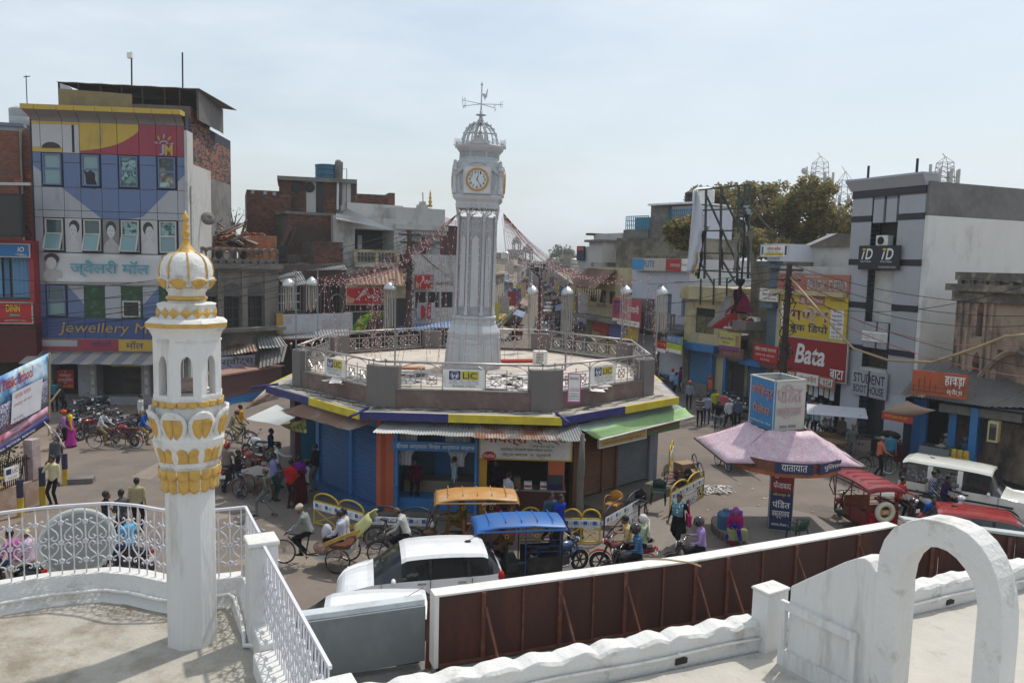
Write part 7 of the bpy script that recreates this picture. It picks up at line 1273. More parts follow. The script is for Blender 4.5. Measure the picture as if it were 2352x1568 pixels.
 R2=FX(1416,62,1590,56.5,560);t=bthing('roof_room_house','grey stair tower with blue grilles and tanks above the stained ochre wall',R2);v2=lambda x:R2.uz(x,560)[0];z2=lambda y,x=1500:R2.uz(x,y)[1];body(R2,(0,0,R2.w,z2(546)),6,m_ochre,t,off=0);body(R2,(v2(1482),z2(546),v2(1523),z2(469)),3,m_conc,t,off=-.5);body(R2,(v2(1523)+.01,z2(546),R2.w,z2(474)),4,m_lilac,t,off=-.8);SL(R2,v2(1480),z2(471),R2.w,z2(467),-4.5,-.2).B('roof_slab',m_white,t);body(R2,(v2(1425),z2(546),v2(1482)-.01,z2(526)),3,m_conc,t,off=-.3)
 mbg=mat('grille_blue',(.06,.26,.40),rough=.5)
 for x0,x1,y0,y1,o in((1524,1582,521,483,-.6),(1430,1481,527,495,-.3)):
  mb=MB()
  for i in range(13):u=v2(x0)+(v2(x1)-v2(x0))*i/12;R2.slab(mb,u,z2(y0),u+.05,z2(y1),o,o+.05)
  for i in range(4):z=z2(y0)+(z2(y1)-z2(y0))*i/3;R2.slab(mb,v2(x0),z,v2(x1),z+.05,o-.06,o-.01)
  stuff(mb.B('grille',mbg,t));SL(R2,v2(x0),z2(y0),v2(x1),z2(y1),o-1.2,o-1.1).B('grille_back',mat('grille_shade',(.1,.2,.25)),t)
 for x,m,lab in((1546,m_black,'leftmost black'),(1556,m_black,'second black'),(1572,m_white,'large white')):p=R2.at(v2(x),z2(467),-2);tk=thing('water_tank',lab+' water tank on the stair tower roof beside the big tree','tank',p);MB().lathe([(.5,0),(.55,.06),(.55,.5),(.5,.54),(.55,.58),(.55,.8),(.3,.95)]if m is m_black else[(.75,0),(.8,.06),(.8,.95),(.5,1.15)],16).B('shell',m,tk,smooth=2)
 R3=FX(1335,70,1427,64,570);t=bthing('white_block_house','plain white grey block house with a dark poster at the corner of the far street',R3);v3=lambda x:R3.uz(x,570)[0];z3=lambda y:R3.uz(1380,y)[1];body(R3,(v3(1363),0,R3.w,z3(537)),6,mat('block_grey',(.42,.42,.43),dirt=(.28,.27,.26)),t,off=0);body(R3,(0,0,v3(1363)-.01,z3(566)),6,mat('block_grey',None),t,off=.2);SL(R3,v3(1356),z3(540),v3(1366),z3(535),-2,.5).B('ledge',m_brickd,t);SL(R3,v3(1391),z3(603),v3(1423),z3(556),0,1.6).B('roof_room',m_plast,t);SL(R3,v3(1389),z3(558),v3(1425),z3(553),-.1,2).B('roof_slab',m_conc,t)
 sign(R3,1324,598,1342,565,.4,mat('poster_night',(.02,.02,.05),bump=0),'dark blue and red vertical poster board at the corner of the far street',[('#',.1,.7,.9,.95,m_txtr)])
 F=FX(1350,66,1453,58,690);T=bthing('tiled_eaves_house','yellow house with brown tiled eaves and shuttered windows at the street corner',F);V_=lambda x:F.uz(x,690)[0];Zy=lambda y,x=1400:F.uz(x,y)[1];hs=[(V_(a),Zy(698),V_(b),Zy(668))for a,b in((1354,1370),(1374,1391),(1396,1412))];wallh(F,(0,0,F.w,Zy(614)),hs,m_cream,T,th=.3);body(F,(0,0,F.w,Zy(614)),6,m_cream,T,off=-.31)
 for h in hs:win(F,h,T,nx=3,nz=1,off=-.2)
 corr(F.at(0,Zy(617,1380),.05),F.at(V_(1416),Zy(620),.05),F.at(V_(1416),Zy(662),1.8),F.at(0,Zy(660),1.8),pitch=.35,amp=.05).B('tiled_eaves',mat('tile_brown',(.17,.10,.075),rough=.9,var=.3,dirt=(.09,.07,.06)),T)
 for i in range(14):u=.2+i*.46;MB().prism([F.at(u+a,Zy(663)-b,1.7)for a,b in((0,0),(.3,0),(.15,.7))],F.n*.03).B('eaves_pendant',m_cream,T)
 F.txt(T,'मेजा भवन',V_(1371),Zy(707),V_(1395),Zy(698),.02,m_txtk);SL(F,0,Zy(735),F.w,Zy(728),-.1,1.5).B('sunshade',m_conc,T);wallh(F,(0,0,F.w,Zy(737)),[(V_(1362),.2,V_(1398),Zy(765)),(V_(1402),.2,V_(1448),Zy(775))],m_ochre,T,th=.6,off=.05);shutter(F,V_(1364),.2,V_(1396),Zy(765),-.1,mat('shutter_pale',(.26,.26,.27)),'roller_shutter',T);SL(F,V_(1402),.2,V_(1448),Zy(775),-.5,-.45).B('shop_interior',m_dark,T)
 sign(F,1405,742,1472,690,1.2,mat('sign_crimson',(.42,.06,.09)),'crimson Raja company signboard with navy and white Hindi lettering',[('राजा',.05,.35,.42,.9,m_txtb,.05),('कमपनी',.55,.5,.95,.8,m_txtw,.03),('#',.02,.02,.98,.22,m_white),('सभी परकार के जूते',.1,.06,.9,.18,m_txtr)]);sign(F,1399,773,1468,745,1.0,mat('sign_indigo',(.10,.12,.30)),'indigo and ochre FLITE signboard below the crimson sign',[('#',.5,.05,.99,.95,mat('sign_ochre',(.46,.32,.05))),('FLITE',.3,.3,.66,.8,m_lic,.05)]);sign(F,1362,760,1399,733,.9,m_txtr,'dull red shop sign with pale print left of the indigo sign',[('रामजियावन मौरया',.08,.45,.92,.75,mat('letter_rose',None),.02),('वसतर भंडार',.2,.15,.8,.35,mat('letter_rose',None))])
 lf=thing('tilted_tin_hoarding','tilted white framed brown tin hoarding hanging over the far street','hoarding',D(1330,650,67),world=1);q=[D(1275,625,66),D(1312,619,68),D(1381,675,66),D(1350,678,64)];corr(q[0],q[1],q[2],q[3],pitch=.3,amp=.04).B('tin_sheet',m_corr_brown,lf)
 for i in range(4):MB().bar(q[i]+V((0,0,.06)),q[(i+1)%4]+V((0,0,.06)),.12).B('frame_bar',m_frw,lf)
 MB().bar((q[0]+q[1])/2,(q[2]+q[3])/2,.1).B('frame_bar',m_frw,lf);MB().bar((q[0]+q[3])/2,(q[1]+q[2])/2,.1).B('frame_bar',m_frw,lf);MB().bar(D(1322,660,66),D(1325,720,66),.25).B('post',m_conc,lf)
 F=FX(1520,54.5,1584,51,790);sign(F,1530,806,1566,774,.8,paint('#b9c23a'),'lime green boot house sign under a turquoise cloth',[('#',0,.55,1,1,m_lic),('HAMEED BOOT HOUSE',.05,.62,.95,.92,m_txtw,.02),('#',0,0,1,.2,m_white)]);sign(F,1508,806,1531,784,.8,m_red,'small red and yellow footwear sign left of the lime green sign',[('जनता फुटवियर',.05,.55,.95,.85,m_txty),('#',0,0,1,.3,m_white)])
 o=MB().grid([[D(1524+46*i/6,772+2*sin(i),53.5).lerp(D(1538+38*i/6,780,51.5),j/3)+V((0,0,.05*sin(i*1.5+j)))for i in range(7)]for j in range(4)]).B('turquoise_cloth',cloth('#1f8f7a'),None,smooth=1,solid=.01);tag(o,'turquoise cloth canopy over the lime green boot house sign','canopy')
right()
# THE FAR STREET
def street():
 random.seed(21);L=[(-2.6,60),(-.6,90),(1.6,150),(4.2,250),(8.6,420)];Rr=[(6.6,66),(7.4,92),(9.0,150),(11.2,250),(13.0,420)]
 def on(l,y):
  for a,b in zip(l[:-1],l[1:]):
   if y<=b[1]:return a[0]+(b[0]-a[0])*(y-a[1])/(b[1]-a[1])
  return l[-1][0]
 cols=['#8f8b86','#a59b86','#8a8f99','#a08a80','#b3ab9c','#7f7a76','#9a948f','#8d8474']
 words=['grey three storey','cream two storey','bluish grey tall','pinkish plastered','pale stuccoed','dark stained','light grey narrow','brownish weathered']
 for sd,l in((-1,L),(1,Rr)):
  y=60 if sd<0 else 68;k=0
  while y<330:
   wd=rnd(7,12)*(1+y/220);y1=y+wd;F=Face((on(l,y),y),(on(l,y1),y1));h=rnd(6.2,8.6)if y<95 else rnd(7,10);h=min(h,8.2 if sd>0 and y<100 else 10)
   t=bthing('street_house','%s house on the %s side of the far street, %s from its mouth'%(words[(k*3+(sd>0))%8],'left' if sd<0 else 'right',['first','second','third','fourth','fifth','sixth','seventh','eighth','ninth','tenth','eleventh','twelfth','thirteenth','fourteenth','fifteenth','sixteenth','seventeenth','eighteenth','nineteenth','twentieth'][k]),F,group='houses along the far street')
   m=mat('street_'+cols[(k+2*(sd>0))%8][1:],cols[(k+2*(sd>0))%8],rough=.9,var=.15,dirt=(.12,.11,.1),damt=.6,dscale=.5);F.n=V((F.u.y,-F.u.x,0));F.n=F.n if F.n.x*sd<0 else-F.n
   hs=[];nw=3
   for fl in(1,2):
    for i in range(nw):
     u=F.w*(i+.5)/nw;z=.9+3.1*fl-.2
     if z+1.5<h:hs.append((u-.5,z,u+.5,z+1.4))
   hs+=[(F.w*i/2+.3,.1,F.w*(i+1)/2-.3,2.6)for i in(0,1)];wallh(F,(0,0,F.w,h),hs,m,t,th=.3);body(F,(0,0,F.w,h),7,m,t,off=-.31);SL(F,-.1,3.0,F.w+.1,3.2,0,rnd(.6,1.3)).B('sunshade',m_conc,t);SL(F,0,h-.9,F.w,h-.7,0,.35).B('cornice',m,t)
   for hh in hs[:-2]:SL(F,*hh,-.3,-.2).B('window',m_pane,t)
   for hh in hs[-2:]:SL(F,*hh,-.3,-.25).B('shop_interior',m_dark,t)
   for i in(0,1):SL(F,F.w*i/2+.2,2.65,F.w*(i+1)/2-.2,3.4,rnd(.3,.8),.9).B('shop_sign',paint(['#8e2a2a','#2a4f8e','#b59a2a','#3f7a4a','#b8b4ae','#a0522a'][(k*2+i+(sd>0))%6]),t)
   if k%2==0:corr(F.at(.3,3.1,.1),F.at(F.w-.3,3.1,.1),F.at(F.w-.3,2.5,2.0),F.at(.3,2.5,2.0),pitch=.3,amp=.04).B('tin_awning',[m_corr_dark,m_corr_brown,mat('tin_blue',None)][k%3],t)
   if k%3==1:q=F.at(F.w*.4,h);MB().lathe([(.5,h),(.55,h+.05),(.55,h+.9),(.3,h+1.05)],10,F.at(F.w*.4,0,-1.5)).B('water_tank',m_black if k%2 else m_corr,t)
   b=F.at(F.w*.3,3.6,.2);MB().hexa([b+F.n*a+F.u*c+V((0,0,d))for d in(0,1.6)for a,c in((0,0),(1.1,0),(1.1,.06),(0,.06))]).B('blade_sign',paint(['#c9b83a','#b8b4ae','#a03030','#3a5fa0'][k%4]),t)
   y=y1+.02;k+=1
 for x0,x1,yt,Y,c,lab in((1165,1200,573,210,'#8d8b8e','hazy grey house with a domed roof kiosk closing the street view at the left'),(1198,1222,598,235,'#86827e','hazy grey-brown house with a tall domed kiosk near the street end'),(1225,1262,600,260,'#a2a5ac','hazy pale house with an orange tank closing the far street'),(1255,1300,604,280,'#8e8a88','hazy low house at the right of the far street end')):
  F=FX(x0,Y,x1,Y,590);t=bthing('far_house',lab,F);z=F.uz((x0+x1)/2,yt)[1];m=mat('far_'+c[1:],c,rough=.9,var=.15,dirt=(.15,.14,.14));body(F,(0,0,F.w,z),8,m,t,off=0);SL(F,-.2,z-1,F.w+.2,z-.7,0,.5).B('cornice',m,t)
  for i in range(3):SL(F,F.w*(i+.3)/3,z-3.6,F.w*(i+.7)/3,z-1.6,0,.05).B('window',m_pane,t)
  if x0 in(1165,1198):
   c0=F.at(F.w*.6,z,-2);s=1.0 if x0<1190 else 1.35
   for i in range(6):a=i*PI/3;MB().tube([c0+V((cos(a)*1.0*s,sin(a)*1.0*s,0)),c0+V((cos(a)*1.0*s,sin(a)*1.0*s,1.7*s))],.16*s,6).B('kiosk_column',m,t)
   MB().lathe([(1.5*s,1.6*s),(1.5*s,1.75*s),(1.15*s,1.9*s),(1.2*s,2.4*s),(.9*s,3.0*s),(.3*s,3.4*s),(.05,3.9*s)],14,c0).B('kiosk_dome',m,t,smooth=2)
 t=thing('floodlight_mast','rusty street mast with floodlights on bent arms in the far street','street lamp',D(1237,755,68),world=1);b=D(1237,775,68);b.z=0;MB().tube([b,V((b.x+.02,b.y,7.4))],.15,10).B('mast',mat('mast_rust',(.09,.035,.025),rough=.7),t)
 for x,y in((1222,612),(1233,617),(1247,612)):e=D(x,y,68);MB().tube([V((b.x,b.y,7.2)),e-V((0,0,.35))],.06,6).B('arm',m_black,t);MB().obox(e,.35,.25,.55,.2,.3).B('floodlight',m_black,t)
street()
# TREES, MASTS
def leafm(key,cols):
 if key in MATS:return MATS[key]
 m,nt,p,N,L=_mk(key);g=N('ShaderNodeNewGeometry');cr=N('ShaderNodeValToRGB');e=cr.color_ramp.elements
 while len(e)<len(cols):e.new(.5)
 for i,c in enumerate(cols):e[i].position=i/(len(cols)-1);e[i].color=(*c,1)
 L(g.outputs['Random Per Island'],cr.inputs['Fac']);L(cr.outputs['Color'],p.inputs['Base Color']);p.inputs['Roughness'].default_value=.6;tr=N('ShaderNodeBsdfTranslucent');L(cr.outputs['Color'],tr.inputs['Color']);mx=N('ShaderNodeMixShader');mx.inputs[0].default_value=.5;L(p.outputs[0],mx.inputs[1]);L(tr.outputs[0],mx.inputs[2]);L(mx.outputs[0],nt.nodes['Material Output'].inputs['Surface']);MATS[key]=m;return m
def tree(lab,base,trunk_r,limbs,blobs,n,ls,mleaf,seed,name='tree'):
 random.seed(seed);t=thing(name,lab,'tree',base,world=1);mb=MB();mw=mat('bark',(.10,.08,.065),rough=.95,var=.3,bump=.5)
 for pts,r0,r1 in limbs:mb.tube(pts,[r0+(r1-r0)*i/(len(pts)-1)for i in range(len(pts))],7)
 mb.B('trunk',mw,t,smooth=1);mb=MB()
 for c,r in blobs:
  c=V(c);subs=[c+V((rnd(-1,1)*r[0],rnd(-1,1)*r[1],rnd(-.9,1)*r[2]))*.85 for _ in range(28)]
  for _ in range(int(n*r[0]*r[2]/4)):
   s=subs[int(rnd(0,27.99))];d=V((random.gauss(0,1),random.gauss(0,1),random.gauss(0,.8))).normalized();p=s+V((d.x*r[0],d.y*r[1],d.z*r[2]))*.45*rnd(.2,1)**.5
   a=V((rnd(-1,1),rnd(-1,1),rnd(-.6,.6))).normalized();b_=a.cross(V((rnd(-1,1),rnd(-1,1),rnd(-1,1)))).normalized();k=ls*rnd(.6,1.2)
   mb.poly([p-a*k,p+b_*k*.5,p+a*k,p-b_*k*.5])
 stuff(mb.B('crown',mleaf,t));return t
def trees():
 ml=leafm('leaf_olive',[(.07,.085,.025),(.13,.14,.045),(.2,.19,.06),(.26,.21,.07),(.3,.17,.07),(.15,.16,.05)]);P=lambda x,y,Y=72:D(x,y,Y)
 b=P(1790,640);b.z=0;fork=P(1785,590);l=[([b,P(1785,640),fork],.9,.7)]
 for x,y,Y in((1620,500,70),(1670,450,73),(1740,440,74),(1800,470,71),(1860,440,75),(1900,480,72),(1560,540,69),(1930,540,72)):l.append(([fork,P((1785+x)/2+5,(590+y)/2-4,(72+Y)/2),P(x,y,Y)],.5,.1))
 bl=[]
 for x,y,rx,rz in((1590,525,36,26),(1630,470,38,34),(1660,540,46,34),(1690,455,34,28),(1715,510,36,36),(1770,450,50,34),(1745,560,50,32),(1800,490,40,40),(1860,455,46,36),(1840,550,56,38),(1900,500,40,34),(1935,530,34,36),(1900,580,40,26),(1560,550,24,16),(1620,580,40,20)):c=P(x,y,72+rnd(-4,4));bl.append((c,(rx*.04,3,rz*.04)))
 bl+=[(P(x,y,54.5),(.9,1,.7))for x,y in((1556,536),(1574,516),(1590,540),(1570,556))];l.append(([P(1600,610,58),P(1575,540,54.5)],.12,.05))
 tree('large olive and rust leaved tree behind the billboard frame',b,.9,l,bl,4800,.21,ml,4)
 b=P(538,530,70);b.z=0;l=[([b,P(538,540,70),P(536,510,70)],.3,.12)]+[([P(537,525,70),P(x,y,70)],.08,.02)for x,y in((510,495),(522,484),(545,482),(560,490),(570,505),(530,480))]
 tree('thin half bare tree seen between the mall and the dark brick houses',b,.3,l,[(P(542,494,70),(.9,1,.6)),(P(556,505,70),(.7,1,.6)),(P(520,505,70),(.5,1,.5))],160,.12,leafm('leaf_pale',[(.09,.11,.04),(.14,.15,.06),(.2,.19,.09)]),6)
 b=P(1290,640,300);b.z=0;tree('hazy far tree at the end of the street',b,.5,[([b,P(1290,590,300)],.6,.3)],[(P(1278,586,300),(3,3,2)),(P(1292,580,300),(3.5,3,2.6)),(P(1305,588,300),(2.5,3,2))],260,.5,leafm('leaf_far',[(.05,.06,.03),(.1,.11,.05)]),8)
 def mast(lab,x,y0,y1,Y,w,dishes):
  t=thing('telecom_mast',lab,'mast',D(x,y1,Y),0,'telecom masts',world=1);m=mat('mast_grey',(.33,.3,.31),rough=.6,var=.3);top,bot=D(x,y0,Y),D(x,y1+25,Y);h=top.z-bot.z;n=7;mb=MB()
  cs=[V((w*a,w*b,0))for a,b in((-.5,-.5),(.5,-.5),(.5,.5),(-.5,.5))];zc=bot.z+h*.78
  for c in cs:mb.bar(bot+c*1.15,V((bot.x,bot.y,zc))+c*.8,.06);mb.bar(V((bot.x,bot.y,zc))+c*.8,V((bot.x,bot.y,bot.z+h*.92)),.04)
  for i in range(n):
   f0,f1=i/n,(i+1)/n
   for k in range(4):p=lambda f,c:V((bot.x,bot.y,bot.z+(zc-bot.z)*f))+c*(1.15-.35*f);a,b=cs[k],cs[(k+1)%4];mb.bar(p(f0,a),p(f1,b),.035);mb.bar(p(f1,a),p(f1,b),.035)
  mb.bar(V((bot.x,bot.y,bot.z+h*.9)),top,.05);mb.B('lattice',m,t)
  for i in range(8):a=i*PI/4;f=(.35,.55)[i%2]+.2*(i%3==0);c=V((bot.x+cos(a)*w*.95,bot.y+sin(a)*w*.95,bot.z+(zc-bot.z)*f));MB().obox(c,.22,.22,1.5,a).B('antenna_panel',m_frw,t);MB().bar(c,V((bot.x,bot.y,c.z)),.05).B('arm',m,t)
  for s,f in dishes:c=V((bot.x+s*w*1.15,bot.y-.5,bot.z+(zc-bot.z)*f));MB().ell(c,(.45,.3,.45),12,6).B('dish',m_frw,t,smooth=1)
 mast('leftmost telecom lattice mast rising from behind the big tree',1879,350,432,105,1.9,[(-1,.75)]);mast('middle telecom mast standing at the right end of the big tree crown',1934,382,500,100,1.5,[(1,.6)]);mast('rightmost telecom mast behind the white side wall of the shoe shop',2165,352,425,80,1.4,[])
trees()
# VEHICLES
m_tyre=mat('tyre',(.02,.02,.02),rough=.85,bump=0,dirt=(.12,.1,.08),damt=.5);m_chr=mat('chrome',(.55,.55,.56),rough=.18,metal=1,bump=0,var=.05);m_eng=mat('engine',(.10,.10,.105),rough=.4,metal=.7,bump=0);m_frk=paint('#15171a');m_lite=mat('lamp_lens',(.7,.7,.66),rough=.1,bump=0);m_tail=mat('tail_red',(.4,.01,.01),rough=.2,bump=0);m_seat=mat('seat_black',(.025,.025,.027),rough=.6,bump=0)
def ring(mb,c,r,t,n=22,k=6,ax='x'):
 c=V(c);return mb.tube([c+(V((0,r*cos(a),r*sin(a)))if ax=='x' else V((r*cos(a),r*sin(a),0)))for a in[2*PI*i/n for i in range(n)]],t,k,closed=1)
def wheel(p,y,r,tr,x=0.,spokes=12,z=None,hub=.03,mrim=None,alloy=False):
 z=z or r;w=ring(MB(),(x,y,z),r-tr,tr).B('wheel',m_tyre,p,smooth=1);mb=ring(MB(),(x,y,z),r-2*tr,tr*.5,k=4)
 mb.tube([(x-.05,y,z),(x+.05,y,z)],hub,8)
 for i in range(spokes):a=2*PI*i/spokes;mb.tube([(x+(.03 if i%2 else-.03)*(not alloy),y,z),(x,y+(r-2*tr)*cos(a),z+(r-2*tr)*sin(a))],.022 if alloy else.004,4,cap=False)
 mb.B('rim',mrim or m_chr,w);return w
PROTO={}
def place(key,make,label,cat,loc,rz,group,tilt=0.):
 """first use builds the vehicle, later ones copy it and each of its parts"""
 if key not in PROTO:o=make(thing(cat.replace(' ','_'),label,cat,(0,0,0),0,group));PROTO[key]=o;o.location=loc
 else:o=copy_tree(PROTO[key],None,loc,None,label);o['group']=group
 o.rotation_euler=(0,tilt,rz);return o
def bike_mk(col):
 m=paint(col)
 def f(t):
  wheel(t,.53,.34,.02);wheel(t,-.53,.34,.02);mb=MB();bb,hd,st,ax=(0,-.08,.3),(0,.36,.82),(0,-.24,.84),(0,-.53,.34)
  for a,b in((bb,(0,.4,.7)),(bb,st),(st,hd),(hd,(0,.42,.66)),(ax,st),(ax,bb)):mb.tube([a,b],.016,6)
  mb.tube([hd,(0,.47,.5),(0,.53,.34)],.014,6).B('frame',m,t);MB().tube([(-.27,.2,.98),(-.26,.34,.98),(-.1,.4,.96),(0,.36,.92),(.1,.4,.96),(.26,.34,.98),(.27,.2,.98)],.013,6).tube([(0,.36,.8),(0,.36,.93)],.014,6).B('handlebar',m_chr,t)
  MB().ell((0,-.3,.92),(.1,.14,.035),10,5).tube([(0,-.26,.84),(0,-.28,.92)],.015,6).B('saddle',m_seat,t,smooth=1);mb=MB()
  for s in(-.07,.07):mb.tube([(s,-.34,.73),(s,-.72,.73)],.008,4);mb.tube([(s,-.68,.73),(s*.5,-.53,.34)],.007,4)
  for y in(-.4,-.5,-.6,-.7):mb.tube([(-.07,y,.73),(.07,y,.73)],.007,4)
  mb.B('carrier',m_eng,t)
  for y,a0,a1 in((.53,.3,2.6),(-.53,.6,3.4)):MB().tube([(0,y+.37*cos(a0+(a1-a0)*i/10),.34+.37*sin(a0+(a1-a0)*i/10))for i in range(11)],.022,5).B('mudguard',m,t)
  ring(MB(),(.05,-.08,.3),.09,.008,14,4).tube([(.06,-.08,.3),(.06,.03,.18),(.14,.03,.18)],.01,4).tube([(-.04,-.08,.3),(-.06,-.19,.42),(-.14,-.19,.42)],.01,4).B('pedals',m_eng,t);return t
 return f
def moto_mk(col):
 m=paint(col,rough=.2,coat=.5)
 def f(t):
  wheel(t,.66,.3,.045,spokes=6,alloy=True,mrim=m_eng);wheel(t,-.62,.3,.055,spokes=6,alloy=True,mrim=m_eng)
  MB().ell((0,.17,.8),(.15,.3,.13),14,8).B('tank',m,t,smooth=1);MB().prism([(-.12,y,z)for y,z in((-.05,.74),(-.05,.82),(-.4,.82),(-.75,.88),(-.78,.84),(-.4,.74))],(.24,0,0)).B('seat',m_seat,t,bevel=.03)
  MB().prism([(-.09,y,z)for y,z in((.02,.62),(-.1,.76),(-.78,.8),(-.86,.86),(-.8,.72),(-.3,.58))],(.18,0,0)).B('side_panel',m,t,bevel=.02);MB().box(-.13,-.2,.28,.13,.25,.58).tube([(0,.1,.5),(0,.22,.64)],.09,8).B('engine',m_eng,t,bevel=.03)
  MB().tube([(.13,.3,.4),(.15,.2,.27),(.15,-.2,.25),(.16,-.75,.34)],[.025,.025,.035,.05],8).B('exhaust',m_chr,t,smooth=1);mb=MB()
  for s in(-.09,.09):mb.tube([(s,.66,.3),(s,.42,.92)],.024,6);mb.tube([(s,-.62,.3),(s,-.1,.35)],.02,5);mb.tube([(s,-.55,.35),(s,-.42,.72)],.022,6)
  mb.tube([(0,.4,.8),(0,.3,.4),(0,-.2,.3)],.025,6).B('fork',m_eng,t);MB().tube([(-.37,.2,1.02),(-.3,.32,1.03),(-.12,.38,.98),(.12,.38,.98),(.3,.32,1.03),(.37,.2,1.02)],.014,6).B('handlebar',m_chr,t)
  MB().ell((0,.52,.9),(.1,.09,.1),12,7).B('headlight_shell',m,t,smooth=1);MB().ell((0,.575,.9),(.08,.05,.08),10,6).B('headlight',m_lite,t,smooth=1);MB().box(-.07,-.9,.76,.07,-.86,.84).B('tail_light',m_tail,t);MB().box(-.1,-.9,.56,.1,-.885,.68).B('number_plate',m_white,t)
  for s in(-1,1):MB().tube([(s*.26,.33,1.02),(s*.33,.3,1.18)],.007,4).ell((s*.34,.3,1.22),(.06,.015,.04),8,5).B('mirror',m_eng,t,smooth=1)
  for y,a0,a1 in((.66,.5,2.8),(-.62,.4,3.0)):MB().grid([[(x,y+.35*cos(a0+(a1-a0)*i/9),.3+.35*sin(a0+(a1-a0)*i/9))for x in(-.06,.06)]for i in range(10)]).B('mudguard',m,t,solid=.01)
  return t
 return f
def scoot_mk(col):
 m=paint(col,rough=.2,coat=.5)
 def f(t):
  wheel(t,.6,.24,.05,spokes=5,alloy=True);wheel(t,-.55,.24,.05,spokes=5,alloy=True)
  MB().tube([(0,-.15,.45),(0,-.5,.6),(0,-.85,.68)],[.16,.2,.1],12).B('body',m,t,smooth=1);MB().prism([(-.14,y,z)for y,z in((-.05,.7),(-.1,.78),(-.8,.82),(-.82,.74))],(.28,0,0)).B('seat',m_seat,t,bevel=.04)
  MB().grid([[(x*(1-.3*j/4),.42-.1*abs(x)+.05*j/4,.3+.62*j/4)for x in(-.24,-.12,0,.12,.24)]for j in range(5)]).B('leg_shield',m,t,smooth=1,solid=.04);MB().box(-.17,-.1,.26,.17,.42,.31).B('footboard',m_frk,t);MB().ell((0,.44,.98),(.19,.12,.1),12,7).B('headlight_shell',m,t,smooth=1);MB().ell((0,.53,.98),(.11,.05,.06),10,5).B('headlight',m_lite,t,smooth=1)
  MB().tube([(-.36,.26,1.02),(-.15,.4,1.02),(.15,.4,1.02),(.36,.26,1.02)],.018,6).tube([(0,.42,.9),(0,.6,.26)],.03,6).B('handlebar',m_eng,t);MB().ell((0,.6,.36),(.1,.2,.14),10,6).B('front_mudguard',m,t,smooth=1);MB().box(-.08,-.95,.62,.08,-.9,.72).B('tail_light',m_tail,t);MB().box(-.1,.6,.6,.1,.61,.72).B('number_plate',m_white,t)
  for s in(-1,1):MB().tube([(s*.24,.34,1.02),(s*.32,.32,1.2)],.008,4).ell((s*.33,.32,1.24),(.06,.015,.045),8,5).B('mirror',m_eng,t,smooth=1)
  return t
 return f
BK=lambda lab,p,rz,col='#1b1c1d':place('b'+col,bike_mk(col),lab,'bicycle',p,rz,'bicycles in the square')
MO=lambda lab,p,rz,col='#17181b',tilt=0:place('m'+col,moto_mk(col),lab,'motorcycle',p,rz,'motorcycles in the square',tilt)
SCO=lambda lab,p,rz,col='#17181b',tilt=0:place('s'+col,scoot_mk(col),lab,'scooter',p,rz,'scooters in the square',tilt)
